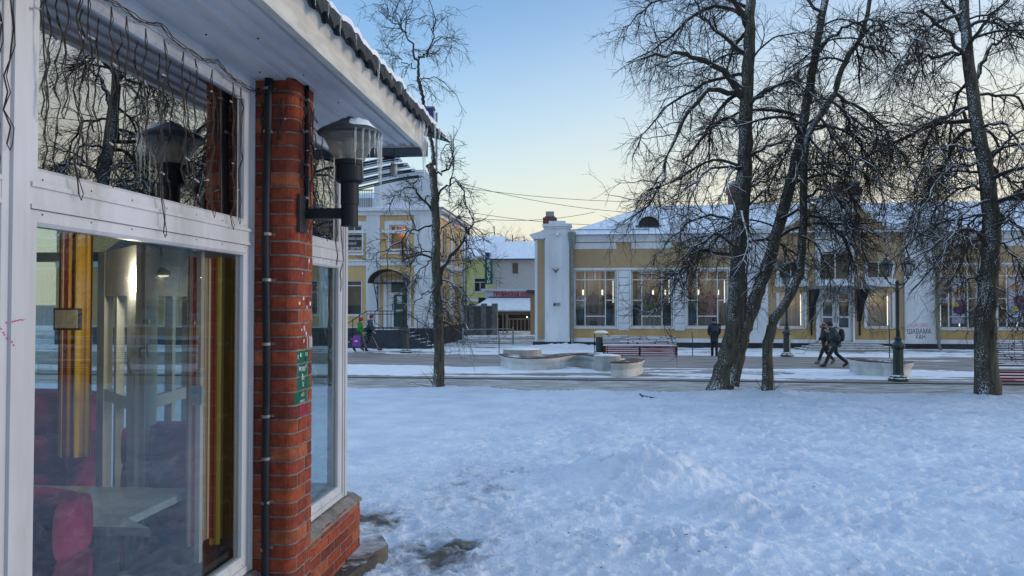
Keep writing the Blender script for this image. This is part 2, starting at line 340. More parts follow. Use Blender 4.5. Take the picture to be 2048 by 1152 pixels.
for x0_, y0_, x1_, y1_ in ((.4,4.2,6.5,7.2),(.7,4.4,3.2,13.5),(2.2,4.3,5.8,5.2),(5.5,5.0,2.6,9.5),(.3,6.5,1.6,17.5),(3.5,4.2,7.5,9.0),(6.5,7.5,3.5,16.5),(.2,5.5,9.5,12.0),(4.0,6.5,10.5,16.0)):   # boot tracks
    L_ = math.hypot(x1_-x0_, y1_-y0_); ca, sa = (x1_-x0_)/L_, (y1_-y0_)/L_; ns = int(L_/.36)
    for k in range(ns):
        s_ = k*.36 + rng0.normal(0,.05); o_ = (.09 if k % 2 else -.09) + rng0.normal(0,.03) + .3*math.sin(s_*.7+x0_); fx = x0_+ca*s_-sa*o_; fy = y0_+sa*s_+ca*o_
        i0, i1 = np.searchsorted(xs, [fx-.35, fx+.35]); j0, j1 = np.searchsorted(ys, [fy-.35, fy+.35]); d = rng0.uniform(.035,.060)
        x = X[j0:j1, i0:i1]-fx; y = Y[j0:j1, i0:i1]-fy; u = x*ca+y*sa; v = -x*sa+y*ca; v = v*(1+.35*np.tanh(-u*9)); q = (u/.145)**2 + (v/.058)**2
        Z[j0:j1, i0:i1] += -d*np.exp(-q**3) + .35*d*np.exp(-((np.sqrt(q)-1.3)/.22)**2)
nx, ny = len(xs), len(ys)
V = np.stack([X*CA + Y*SA, -X*SA + Y*CA, Z], -1).reshape(-1, 3)
ii = np.arange(nx*ny).reshape(ny, nx); F = np.stack([ii[:-1,:-1], ii[:-1,1:], ii[1:,1:], ii[1:,:-1]], -1).reshape(-1, 4)
# snow with trampled dirt near the kiosk corner
m = mat('lawn_snow', (.71,.77,.86), (.57,.64,.76), scale=1.3, rough=.8, bump=1.0, bscale=26, spec=.35)
n = m.node_tree.nodes; l = m.node_tree.links; b = n['Principled BSDF']; src = b.inputs['Base Color'].links[0].from_socket
tc = n.new('ShaderNodeTexCoord')
def dist_mask(cx, cy, sx, sy):
    mp = n.new('ShaderNodeMapping'); mp.vector_type = 'TEXTURE'; p = VX*cx + UY*cy
    mp.inputs['Location'].default_value = (p.x, p.y, 0); mp.inputs['Scale'].default_value = (sx, sy, 1); mp.inputs['Rotation'].default_value = (0, 0, -ANG)
    l.new(tc.outputs['Object'], mp.inputs[0]); sp = n.new('ShaderNodeSeparateXYZ'); l.new(mp.outputs[0], sp.inputs[0])
    cb = n.new('ShaderNodeCombineXYZ'); l.new(sp.outputs[0], cb.inputs[0]); l.new(sp.outputs[1], cb.inputs[1])
    ln = n.new('ShaderNodeVectorMath'); ln.operation = 'LENGTH'; l.new(cb.outputs[0], ln.inputs[0])
    r = n.new('ShaderNodeMapRange'); r.inputs[1].default_value = 0; r.inputs[2].default_value = 1; r.inputs[3].default_value = 1; r.inputs[4].default_value = 0
    l.new(ln.outputs['Value'], r.inputs[0]); return r.outputs[0]
def mth(op, a, b2=None):
    x = n.new('ShaderNodeMath'); x.operation = op; x.use_clamp = op in ('ADD', 'SUBTRACT')
    for i, q in enumerate((a, b2)):
        if q is None: continue
        if isinstance(q, (int, float)): x.inputs[i].default_value = q
        else: l.new(q, x.inputs[i])
    return x.outputs[0]
dA = loc2(880, 1095, 0); dB = loc2(740, 1030, 0); dC = loc2(960, 960, -.05); dD = loc2(1990, 1060, -.03)
msk = mth('MAXIMUM', dist_mask(dA[0], dA[1], .75, 1.0), mth('MAXIMUM', dist_mask(dB[0], dB[1], .6, .8), mth('MULTIPLY', dist_mask(dC[0], dC[1], 1.5, 3.0), .55)))
msk = mth('MAXIMUM', msk, mth('MULTIPLY', dist_mask(dD[0], dD[1], .9, 1.2), .35))
n1 = n.new('ShaderNodeTexNoise'); n1.inputs['Scale'].default_value = 4.5; n1.inputs['Detail'].default_value = 9; n1.inputs['Roughness'].default_value = .65; n1.inputs['Distortion'].default_value = .6
l.new(tc.outputs['Object'], n1.inputs['Vector'])
th = n.new('ShaderNodeMapRange'); l.new(mth('ADD', mth('MULTIPLY', msk, .62), mth('SUBTRACT', n1.outputs[0], .22)), th.inputs[0])
th.inputs[1].default_value = .56; th.inputs[2].default_value = .84
mx = n.new('ShaderNodeMix'); mx.data_type = 'RGBA'; l.new(th.outputs[0], mx.inputs[0]); l.new(src, mx.inputs[6]); mx.inputs[7].default_value = (.10,.095,.085,1)
l.new(mx.outputs[2], b.inputs['Base Color'])
tag(np_mesh('snow_field', V, F, m), kind='structure')

# street: bare paving below, drifts and trampled snow as a real sheet that dips under it
M_PAVE = mat('street_paving', (.42,.40,.39), (.15,.13,.12), scale=1.8, rough=.6, bump=.3, bscale=18, stretch=(.3,3,1), lo=.42, hi=.66, detail=9)
M_PAVE2 = mat('lane_paving', (.56,.56,.56), (.19,.18,.165), scale=3.0, rough=.6, bump=.5, bscale=22, stretch=(.6,3,1), lo=.38, hi=.66, detail=10)
def sheet(name, x0, x1, y0, y1, z, m):
    mb = MB(); P = [VX*a + UY*b_ for a, b_ in ((x0,y0),(x1,y0),(x1,y1),(x0,y1))]
    mb.quad(*[(p.x, p.y, z) for p in P]); return tag(mb.build(name, m), kind='structure')
sheet('ground', -900, 900, -900, 900, STREET-.06, M_PAVE)
sheet('street_paving', -70, 110, 23.0, 60, STREET, M_PAVE)
sheet('lane', -70, 110, 17.5, 22.86, STREET-.012, M_PAVE2)
kb = MB(); 
for k in range(-70, 110): 
    a, b_ = VX*k + UY*22.86, VX*(k+.985) + UY*23.0
    kb.box(k, k+.985, 22.86, 23.0, STREET-.05, STREET+.012)
ko = kb.build('kerb_strip', mat('kerb_granite', (.09,.085,.085), (.05,.05,.05), scale=6), rot=(0,0,-ANG)); tag(ko, kind='structure')
def street_snow(X, Y):
    n_ = fbm(X*.22, Y*1.5, 5, 101, .6); n2_ = fbm(X*.9, Y*4, 4, 131, .6)
    def band(a, b_, e=.7): return np.clip((Y-a)/e, 0, 1)*np.clip((b_-Y)/e, 0, 1)
    right = np.clip((X-9)/5, 0, 1)
    sw = band(33.2, 60, 1.0)*(1.05 - .1*right)
    alley = np.clip((Y-42)/1.5, 0, 1)
    sw = sw - alley*(.35 + .45*np.clip((X+0.0)/1.6, -.4, 1))
    md = band(23.1, 28.0, .7)*1.0
    st = (np.exp(-((Y-30.0-.3*np.sin(X*.4))/.5)**2)*.85 + np.exp(-((Y-31.9)/.45)**2)*.75)*right + np.exp(-((Y-21.6)/.5)**2)*.22
    cov = np.maximum(np.maximum(sw, md), st)
    h = cov - .45 + .75*n_ + .50*n2_
    lip = .05*np.exp(-((Y-18.6)/.5)**2)
    z = STREET - .035 + np.clip(h, -.3, .9)*.075 + lip*(1+n2_)
    z += np.where(cov > .3, .02*np.maximum(0, fbm(X*3, Y*5, 3, 161)), 0)
    z += .22*np.exp(-(((X+1.2)/2.2)**2 + ((Y-39.5)/.5)**2))*(.7+.8*np.maximum(0,fbm(X*3,Y*4,3,171)))
    return z
tag(grid_mesh('street_snow', axis([(-70,-12,4,.5),(-12,30,.11,.11),(30,110,.5,6)]), axis([(18.0,34,.045,.06),(34,44,.08,.15),(44,75,.3,1)]), street_snow, M_SNOW), kind='structure')

# bits of twig and grit on the trodden snow
gmb = MB(); rgt = random.Random(4)
for k in range(170):
    fx = rgt.uniform(-1.2, 9); fy = 3.4 + 14*rgt.random()**1.6
    if k < 90: fx = rgt.gauss(.4, .7); fy = rgt.gauss(4.9, 1.0)
    i = min(len(xs)-1, int(np.searchsorted(xs, fx))); j = min(len(ys)-1, int(np.searchsorted(ys, fy))); zz = float(Z[j, i]); a = rgt.uniform(0, 3.14); ln = rgt.uniform(.003, .018); p = VX*fx + UY*fy
    d = Vector((math.cos(a), math.sin(a), 0)); gmb.tube([(p.x-d.x*ln, p.y-d.y*ln, zz+.004), (p.x+d.x*ln, p.y+d.y*ln, zz+.007)], rgt.uniform(.001, .003), 4)
tag(gmb.build('fallen_twigs', mat('twig_litter', (.05,.035,.022), (.02,.015,.01))), kind='stuff')
# ------------------------------------------------------------------ brick kiosk at the left (local x: out of the wall, y: along it away from us)
KO = VX * -1.77; K = Vector((KO.x, KO.y, 0))
kiosk = thing('kiosk', 'red brick and white plastic glazed cafe kiosk filling the left of the view', 'kiosk', K, -ANG)
KF = Frame(K)
rb = random.Random(11)
BR = [(.31,.068,.034), (.27,.058,.032), (.34,.080,.038), (.23,.052,.034), (.36,.105,.052), (.29,.062,.036), (.19,.046,.032)]
def path_pts(segs):                                        # segs: list of ('l', p0, p1) or ('a', centre, r, a0, a1) -> function s -> (pos2, normal2)
    L = []; tot = 0
    for sg in segs:
        ln = math.dist(sg[1], sg[2]) if sg[0] == 'l' else sg[2] * abs(sg[4] - sg[3]); L.append((tot, ln, sg)); tot += ln
    def f(s):
        for t0, ln, sg in L:
            if s <= t0 + ln + 1e-9 or (t0, ln, sg) == L[-1]:
                k = (s - t0) / ln
                if sg[0] == 'l':
                    (x0, y0), (x1, y1) = sg[1], sg[2]; d = ((x1-x0)/ln, (y1-y0)/ln)
                    return (x0 + (x1-x0)*k, y0 + (y1-y0)*k), (d[1], -d[0])
                a = sg[3] + (sg[4] - sg[3]) * k
                return (sg[1][0] + sg[2]*math.cos(a), sg[1][1] + sg[2]*math.sin(a)), (math.cos(a), math.sin(a))
    return f, tot
def brickwork(parent, segs, z0, z1, joints_a, joints_b, course=.0722, joint=.0095, paint=None, rough_=.002, bname='brickwork'):
    f, tot = path_pts(segs); mb = MB(); cols = []; mo = MB()
    nz = int(round((z1 - z0) / course))
    for c in range(nz):
        za = z0 + c*course + joint/2; zb = z0 + (c+1)*course - joint/2
        js = [0] + list(joints_a if c % 2 else joints_b) + [tot]
        for i in range(len(js)-1):
            j1 = rb.uniform(-.003, .003); s0 = js[i] + (joint/2 if i else 0) + j1; s1 = js[i+1] - (joint/2 if i < len(js)-2 else 0) + j1
            s0 = max(0, s0); s1 = min(tot, s1); k = max(1, int((s1 - s0) / .018)); o = rb.uniform(-rough_, rough_)
            ring = []
            for q in range(k+1):
                s_ = s0 + (s1-s0)*q/k; p, nn = f(s_); e = 0
                ring.append((p, nn))
            rows = [(za+.003, -.012), (za, -.003), (za+.004, o+.0005), (zb-.004, o+.0005), (zb, -.003), (zb-.003, -.012)]
            vs_ = []
            for zz, off in rows:
                for q, (p, nn) in enumerate(ring):
                    ee = off - (.004 if q in (0, k) and off > -.01 else 0); vs_.append((p[0]+nn[0]*ee, p[1]+nn[1]*ee, zz))
            for q in (0, k):                                # side rims
                pass
            w_ = k+1; fs_ = [(r*w_+q, r*w_+q+1, (r+1)*w_+q+1, (r+1)*w_+q) for r in range(5) for q in range(k)]
            p, nn = ring[0]; b0 = len(vs_); vs_ += [(p[0]-nn[0]*.012, p[1]-nn[1]*.012, za), (p[0]-nn[0]*.012, p[1]-nn[1]*.012, zb)]; fs_.append((b0, 1*w_, 4*w_, b0+1))
            p, nn = ring[k]; b0 = len(vs_); vs_ += [(p[0]-nn[0]*.012, p[1]-nn[1]*.012, za), (p[0]-nn[0]*.012, p[1]-nn[1]*.012, zb)]; fs_.append((b0, b0+1, 4*w_+k, 1*w_+k))
            mb.add(vs_, fs_); col = rb.choice(BR); v = rb.uniform(.78, 1.15); col = tuple(x*v for x in col)
            for fi in range(len(fs_)):
                pc = paint(s0 + (s1-s0)*((fi % k)+.5)/k, (za+zb)/2, c, i) if paint and fi < 5*k else None
                cols.append((*(pc or col), 1))
    k = max(2, int(tot/.02)); vs_ = []
    for zz in (z0, z1):
        for q in range(k+1):
            p, nn = f(tot*q/k); vs_.append((p[0]-nn[0]*.0055, p[1]-nn[1]*.0055, zz))
    mo.add(vs_, [(q, q+1, k+2+q, k+1+q) for q in range(k)])
    a = mb.build(bname, M_BRICK, parent, cols=cols); mo.build('mortar', M_MORTAR, a)
    return a, f
# the pillar, with a rounded corner towards the square
Y0, Y1, XP, RC = 3.735, 3.985, .235, .055
seg = [('l', (-.02, Y0), (XP-RC, Y0)), ('a', (XP-RC, Y0+RC), RC, -math.pi/2, 0), ('l', (XP, Y0+RC), (XP, Y1))]
f_, TOTP = path_pts(seg)
s_arc1 = (XP-RC+.02) + RC*math.pi/2
def paint(s, z, c, i):
    if s > s_arc1 - .03:
        if 19 <= c <= 22 and s < s_arc1 + (.125 if c % 2 else .14): return (.012, .13, .085)
        if c == 18 and .02 < s - s_arc1 < .13: return (.28, .03, .07)
        if c == 23 and s > s_arc1 + .12: return (.5, .38, .38)
    return None
pillar, PF = brickwork(kiosk, seg, -.06, 3.03, [.085, s_arc1 + .005, TOTP-.055], [.11, s_arc1 + .10], paint=paint, bname='brick_pillar')
# white painted writing and smears on the pillar side
def text_mesh(txt, size, m, parent, name, loc, rot, depth=.001, sx=1.0, shear=0, align='CENTER', spacing=1.0, bold=0):
    cu = bpy.data.curves.new('t', 'FONT'); cu.body = txt; cu.size = size; cu.extrude = depth; cu.align_x = align; cu.align_y = 'CENTER'
    cu.space_character = spacing; cu.shear = shear; cu.offset = bold; cu.resolution_u = 3
    to = bpy.data.objects.new('t', cu); C.objects.link(to); dg = bpy.context.evaluated_depsgraph_get()
    me = bpy.data.meshes.new_from_object(to.evaluated_get(dg)); bpy.data.objects.remove(to)
    me.materials.clear(); me.materials.append(m); o = bpy.data.objects.new(name, me); C.objects.link(o); o.parent = parent
    o.location = loc; o.rotation_euler = rot; o.scale = (sx, 1, 1); return o
M_CHALK = mat('white_marker', (.72,.74,.74), (.6,.6,.6)); RS = (rad(90), 0, rad(90))
def pz(c): return -.06 + (c+.5)*.0722
for txt, c, dy, sz, dz in (('Г', 19, -.035, .030, .012), ('ПЛЮ', 19, .03, .032, .005), ('ЯПг', 18, .03, .028, .028), ('К.Л', 20, .075, .026, .010), ('П', 20, -.04, .03, 0), ('12', 18, .03, .034, -.004), ('г-1.5', 17, .025, .030, .014), ('г.10я 112', 17, .02, .022, -.020), ('в', 19, .07, .03, .02)):
    text_mesh(txt, sz, M_CHALK, kiosk, 'painted_writing', (XP+.0035, Y0+RC+.02+dy, pz(c+2)+dz), RS, .0006, sx=.72)
smb = MB()
for _ in range(17):
    c = rb.choice([25,26,26,24,23,22,22,28,29,24,21]); yy = rb.uniform(Y0+RC-.02, Y1-.03); zz = pz(c) + rb.uniform(-.025, .025); q = rb.uniform(.004, .011)
    poly = [(yy + q*math.cos(a)*rb.uniform(.4,1.1), zz + q*1.4*math.sin(a)*rb.uniform(.5,1.3)) for a in [k*math.pi/4 for k in range(8)]]
    smb.prism(poly, 'x', XP+.001, XP+.0042)
smb.build('paint_smear', M_CHALK, kiosk)

# brick plinth under the windows, concrete sill on it
def plinth(y0, y1, end, xo=.085):
    sg = [('l', (xo, y0), (xo, y1))] + ([('l', (xo, y1), (-.6, y1))] if end else [])
    ja = [k*.125*2+.06 for k in range(int((y1-y0)/.25)+5)]; jb = [k*.25+.185 for k in range(int((y1-y0)/.25)+5)]
    tot = (y1-y0) + (.685 if end else 0); ja = [j for j in ja if .03 < j < tot-.03]; jb = [j for j in jb if .03 < j < tot-.03]
    brickwork(kiosk, sg, -.15, .40, ja, jb, bname='brick_plinth')
plinth(Y1+.002, 5.33, True); plinth(-1.5, Y0-.002, False)
M_SILL = snow_top(mat('sill_mortar', (.24,.23,.21), (.13,.125,.115), scale=9, rough=.9, bump=.6, bscale=60), 1.02, 1.2)
sb = MB()
for y0, y1 in ((Y1+.004, 5.34), (-1.5, Y0-.004)):
    k = 40
    vs_ = []
    for q in range(k+1):
        y = y0 + (y1-y0)*q/k; j = rb.uniform(-.006, .004); vs_ += [(-.02, y, .462), (.03, y, .455+rb.uniform(0,.004)), (.094+j, y, .412+rb.uniform(0,.006)), (.092+j, y, .398), (-.02, y, .397)]
    sb.add(vs_, [(5*q+r, 5*q+r+1, 5*q+5+r+1, 5*q+5+r) for q in range(k) for r in range(4)] + [(4,3,2,1,0), tuple(5*k+r for r in range(5))])
sb.build('sill', M_SILL, kiosk)

# glazing: posts, transoms, sashes
ZB, ZL0, ZL1, ZU0, ZU1, ZT = .465, .555, 2.105, 2.288, 2.905, 3.03
fr = MB()
def post(y0, y1, xo=.012): fr.box(-.07, xo, y0, y1, ZB, ZT)
for y0, y1 in ((2.045, 2.16), (3.70, Y0-.001), (5.155, 5.235), (Y1+.001, 4.03), (-.1, .05), (-1.5, -1.4)): post(y0, y1)
fr.box(-.066, .024, 2.075, 2.128, ZB+.002, ZT-.002)
fr.box(-.062, .018, 3.71, 3.722, ZB+.002, ZT-.002)
fr.box(-.062, .020, 5.18, 5.225, ZB+.002, ZT-.002)
bays = [(.05, 2.045), (2.16, 3.70), (4.03, 5.155), (-1.4, -.1)]
for y0, y1 in bays:
    fr.box(-.068, .010, y0, y1, ZB, ZB+.035); fr.box(-.068, .010, y0, y1, 2.96, ZT)
    fr.box(-.068, .010, y0, y1, 2.155, 2.238)
    fr.box(-.06, .019, y0, y1, 2.222, 2.238-.001); fr.box(-.06, .016, y0+.002, y1-.002, 2.152, 2.166)
fr.build('window_posts', M_PVC, kiosk)
def sash(y0, y1, z0, z1, w=.038, nm='window'):
    mb = MB(); xo, xi = .004, -.05
    O = [(y0,z0),(y1,z0),(y1,z1),(y0,z1)]; I = [(y0+w,z0+w),(y1-w,z0+w),(y1-w,z1-w),(y0+w,z1-w)]
    I2 = [(y0+w+.012,z0+w+.012),(y1-w-.012,z0+w+.012),(y1-w-.012,z1-w-.012),(y0+w+.012,z1-w-.012)]
    vs_ = [(xi,)+p for p in O] + [(xo,)+p for p in O] + [(xo,)+p for p in I] + [(xo-.012,)+p for p in I2] + [(xi,)+p for p in I2]
    fs_ = [(a+4*r, (a+1)%4+4*r, (a+1)%4+4*r+4, a+4*r+4) for r in range(4) for a in range(4)]
    mb.add(vs_, fs_); o = mb.build(nm, M_PVC, kiosk)
    g = MB(); g.box(-.028, -.024, I2[0][0]-.004, I2[1][0]+.004, I2[0][1]-.004, I2[2][1]+.004); g.build('pane', M_GLASSU if z0 > 2.2 else M_GLASS, o)
    sc = MB()
    for k in range(7):
        yy = y0 + .06 + (y1-y0-.12)*k/6
        for zz in (z0+.012, z1-.012): sc.lathe([(0,0),(.0032,0),(.0032,.001),(0,.001)], 8, (0,0,0), cap=False); n0 = len(sc.v)-32; sc.v[n0:] = [(.0045+v[2], yy+v[0], zz+v[1]) for v in sc.v[n0:]]
    sc.build('screw', M_DARK, o)
    return o
for y0, y1 in bays:
    sash(y0+.001, y1-.001, ZB+.036, 2.15); sash(y0+.001, y1-.001, 2.2385, 2.959)
# other walls, floor, ceiling of the room behind the glass
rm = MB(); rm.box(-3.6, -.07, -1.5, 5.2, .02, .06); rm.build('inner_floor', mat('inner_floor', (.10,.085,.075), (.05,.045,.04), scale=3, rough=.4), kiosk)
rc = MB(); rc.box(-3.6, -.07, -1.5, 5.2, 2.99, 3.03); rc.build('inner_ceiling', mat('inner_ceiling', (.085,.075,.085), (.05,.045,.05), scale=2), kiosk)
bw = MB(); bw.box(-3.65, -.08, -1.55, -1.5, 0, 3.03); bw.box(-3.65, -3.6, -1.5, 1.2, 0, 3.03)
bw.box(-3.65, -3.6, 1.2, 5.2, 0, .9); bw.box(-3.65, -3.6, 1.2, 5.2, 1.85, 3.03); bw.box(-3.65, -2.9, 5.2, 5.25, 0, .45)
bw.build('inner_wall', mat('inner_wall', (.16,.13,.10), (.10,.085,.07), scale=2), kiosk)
ew = MB()                                                   # end wall glazing facing the street
for x in (-.06, -1.05, -2.05, -3.05, -3.62): ew.box(x-.045, x+.045, 5.16, 5.235, .40, 3.03)
for z in (.43, 2.20, 2.99): ew.box(-3.6, -.015, 5.165, 5.23, z-.035, z+.035)
for yy in (1.2, 2.5, 3.8, 5.15): ew.box(-3.66, -3.59, yy-.04, yy+.04, .9, 1.85)
ew.box(-3.655, -3.595, 1.2, 5.15, .9, .96); ew.box(-3.655, -3.595, 1.2, 5.15, 1.79, 1.85)
eo = ew.build('end_window', M_PVC, kiosk); g = MB(); g.box(-3.6, -.03, 5.195, 5.20, .44, 2.98); g.box(-3.63, -3.625, 1.2, 5.15, .95, 1.82); g.build('pane', M_GLASSF, eo)
bl = MB()
for k in range(26): bl.box(-.11, -.085, 4.04, 5.14, 2.30+k*.025, 2.302+k*.025+.012)
bl.build('blind', mat('blind', (.20,.21,.20), (.14,.15,.15)), kiosk)
ub = MB()
for k in range(13): ub.box(-.26, -.245, 2.17, 5.1, 2.27+k*.052, 2.27+k*.052+.048)
ub.build('upper_screen', mat('upper_screen', (.050,.048,.044), (.03,.03,.03), scale=8), kiosk)

# eaves: ribbed plastic soffit, fascia, felt shingle roof
sf = MB(); prof = []; x = -.02; XE = .52
k = 0
while x < XE - .012:
    wd = (.20 if k == 0 else .055 if k % 2 else .035); x2 = min(x + wd, XE-.01); zz = ZT + (0 if k % 2 == 0 else .014)
    prof += [(x, zz), (x2-.003, zz)]; x = x2; k += 1
poly = prof + [(XE-.012, ZT+.05), (-.02, ZT+.05)]
vs_ = [(p[0], y, p[1]) for y in (-1.5, 5.42) for p in poly]; nn_ = len(poly)
sf.add(vs_, [(i, (i+1) % nn_, nn_+(i+1) % nn_, nn_+i) for i in range(nn_)] + [tuple(range(nn_)), tuple(range(nn_, 2*nn_))[::-1]])
sf.build('soffit', M_SOFFIT, kiosk)
sc = MB()
for k in range(9):
    for xx in (.10, .30, .44): sc.lathe([(.005,0),(.005,.004)], 8, (xx, .9+k*.53+xx*.4, ZT-.004+ (.0 if xx<.2 else .004)))
sc.build('screw', M_DARK, kiosk)
fa = MB(); fp = [(XE-.035, ZT-.012), (XE, ZT-.012), (XE+.004, ZT+.10), (XE+.022, ZT+.145), (XE+.022, ZT+.158), (XE-.035, ZT+.158)]
vs_ = [(p[0], y, p[1]) for y in (-1.5, 5.45) for p in fp]
fa.add(vs_, [(i, (i+1) % 6, 6+(i+1) % 6, 6+i) for i in range(6)] + [tuple(range(6)), tuple(range(6, 12))[::-1]])
fa.box(-.6, XE-.036, 5.40, 5.435, ZT-.012, ZT+.15)
fa.build('fascia', grime(mat('fascia', (.66,.65,.60), (.46,.45,.41), scale=3, rough=.5, stretch=(1,1,5)), (9,2,12), 1.5, amt=.55, col=(.20,.18,.14)), kiosk)
M_SHIN = mat('felt_shingle', (.035,.042,.048), (.014,.017,.021), scale=12, rough=.8, bump=.5, bscale=70)
def roof_sheet(z_off, x_edge, y0, y1, m, name, wav, th, step=.02, droop=0.0, ragged=0.0):
    ys_ = np.arange(y0, y1 + 1e-6, step); top = []; bot = []
    mbr = MB(); cols_x = [x_edge, x_edge-.03, x_edge-.12, x_edge-.4, -1.0, -2.2, -3.8]; r2 = random.Random(3)
    rag = fbm(ys_*5, ys_*0+1.5, 3, 200)
    for iy, y in enumerate(ys_):
        ph = (y % .165)/.165
        for ix, x_ in enumerate(cols_x):
            xx = x_ + (ragged*rag[iy] if ix < 3 else 0)
            sl = ZT + .20 + (x_edge - x_)*.42 + z_off
            wv = wav*(abs(math.sin(math.pi*ph))**.7*.8 - .5) if ix < 5 else 0
            d = -droop if ix == 0 else (-droop*.4 if ix == 1 else 0)
            mbr.v.append((xx, y, sl + wv + d)); mbr.v.append((xx, y, sl + wv + d - th*(1 if ix else .8)))
    nxx = len(cols_x); st = nxx*2
    for iy in range(len(ys_)-1):
        for ix in range(nxx-1):
            a = iy*st + ix*2; mbr.f.append((a, a+st, a+st+2, a+2)); mbr.f.append((a+1, a+3, a+st+3, a+st+1))
        a = iy*st; mbr.f.append((a, a+1, a+st+1, a+st))
    for iy in (0, len(ys_)-1):
        for ix in range(nxx-1): a = iy*st+ix*2; mbr.f.append((a, a+2, a+3, a+1))
    return mbr.build(name, m, kiosk)
roof = roof_sheet(.005, XE+.075, -1.5, 5.62, M_SHIN, 'roof', .055, .060, droop=.035)
roof_sheet(-.028, XE+.04, -1.5, 5.58, M_SHIN, 'roof_underlay', .03, .025, droop=.02, ragged=.03)
rs = roof_sheet(.035, XE+.060, -1.5, 5.70, M_SNOW, 'roof_snow', .03, .035, droop=.0, ragged=.03)
tp = MB(); tp.add([(XE-.25, 5.55, ZT+.31), (XE+.06, 5.45, ZT+.185), (XE+.10, 5.92, ZT+.175), (XE-.2, 5.8, ZT+.30), (XE-.25, 5.55, ZT+.35), (XE+.06, 5.45, ZT+.235), (XE+.09, 5.90, ZT+.205), (XE-.2, 5.8, ZT+.345)],
    [(0,1,2,3), (4,7,6,5), (0,4,5,1), (1,5,6,2), (2,6,7,3), (3,7,4,0)]); tp.build('snow_overhang', M_SNOW, kiosk)
tp = MB(); tp.add([(XE-.3, 5.5, ZT+.20), (XE+.05, 5.42, ZT+.15), (XE+.115, 5.97, ZT+.14), (XE-.3, 5.9, ZT+.25)] + [(XE-.3, 5.5, ZT+.214), (XE+.05, 5.42, ZT+.164), (XE+.115, 5.97, ZT+.150), (XE-.3, 5.9, ZT+.264)],
    [(0,1,2,3), (4,7,6,5), (0,4,5,1), (1,5,6,2), (2,6,7,3), (3,7,4,0)]); tp.build('drip_edge', M_PLINTH, kiosk)
# torn dark board ends under the far eave corner and the curved plastic porch roof beyond it
tb = MB(); tb.prism([(5.40, ZT-.016), (5.60, ZT-.03), (5.72, ZT-.02), (5.72, ZT+.09), (5.45, ZT+.12)], 'x', -.5, XE-.02); tb.build('eave_board', M_PLINTH, kiosk)
can = MB(); rib = MB()
def cz(x): return 2.985 - .50*max(0, (.26 - x)/1.9)**1.3
for j in range(4):
    y = 5.62 + j*.27; pts = [(.26 - 1.25*q/14, y, cz(.26 - 1.25*q/14)) for q in range(15)]; rib.tube(pts, .008, 6)
    pts2 = [(p[0], p[1]+.12, p[2]+.012) for p in pts]; rib.tube(pts2, .006, 5)
for j in range(3):
    y = 5.62 + j*.27
    for q in range(14):
        xa = .26 - 1.25*q/14; xb = .26 - 1.25*(q+1)/14
        for (ya, yb, za, zb) in ((y+.02, y+.13, 0, .02), (y+.13, y+.25, .02, 0)): can.quad((xa,ya,cz(xa)+.018+za), (xa,yb,cz(xa)+.018+zb), (xb,yb,cz(xb)+.018+zb), (xb,ya,cz(xb)+.018+za))
co = can.build('porch_roof', mat('porch_plastic', (.78,.80,.82), (.66,.68,.70), scale=4, rough=.4), kiosk); rib.build('porch_rib', M_DARK, co)
# low step slab at the corner
st = MB(); st.prism([(.09, 3.6), (.11, 4.4), (.17, 4.7), (.235, 5.1), (.265, 5.36), (.12, 5.42), (.09, 5.33)], 'z', -.12, .055)
st.build('step', snow_top(mat('step_concrete', (.09,.082,.075), (.045,.042,.038), scale=7, rough=.9, bump=.6, bscale=50), 1.02, 1.16, 9, .6), kiosk)
s2 = MB(); s2.prism([(.088, 5.02), (.20, 5.06), (.29, 5.36), (.16, 5.62), (-.4, 5.62), (-.4, 5.34), (.088, 5.34)], 'z', -.1, .075)
s2.build('doorstep', snow_top(mat('doorstep_tile', (.14,.12,.105), (.08,.07,.06), scale=7, rough=.9), .9, 1.15, 8, .6), kiosk)

# drainpipe style conduits on the pillar
def pipe(name, label, pts, r, clamps):
    mb = MB(); mb.tube(pts, r, 14); o = mb.build(name, M_BLACK, None, smooth=True); o.parent = None
    return o
cp = thing('cable_conduit', 'thick black conduit with grey clamps running down the face of the brick pillar', 'conduit', K, -ANG)
mb = MB(); pts = []
for q in range(40):
    z = -.05 + q*.079; pts.append((.093 + .004*math.sin(z*2.2) + .003*math.sin(z*5), Y0-.030 - .004*math.sin(z*3), z))
mb.tube(pts, .0205, 16); mb.build('pipe', M_BLACK, cp, smooth=True)
for py in (175, 262, 468, 560, 688, 832, 916, 1003, 1095):
    u = Y0 - .03; z = 1.85 + (607-py)/1480*3.86
    cl = MB(); cl.lathe([(.0225,-.008),(.0232,-.006),(.0232,.006),(.0225,.008)], 16, (.093, Y0-.030, z)); cl.box(.065, .125, Y0-.006, Y0+.002, z-.0065, z+.0065); cl.build('clamp', mat('galvanised', (.30,.31,.31), (.16,.16,.16), scale=30, rough=.5, metal=.5), cp)
cp2 = thing('cable_pipe', 'thin black cable pipe on the side of the brick pillar above the lamp bracket', 'pipe', K, -ANG)
mb = MB(); mb.tube([(XP+.013, Y0+.115, z_) for z_ in (2.36, 2.6, 2.9, 3.04)], .0115, 12); mb.build('pipe', M_BLACK, cp2, smooth=True)
for z_ in (2.42, 2.60, 2.78, 2.95):
    cl = MB(); cl.lathe([(.0135,-.006),(.0135,.006)], 12, (XP+.013, Y0+.115, z_)); cl.build('clamp', M_METAL, cp2)

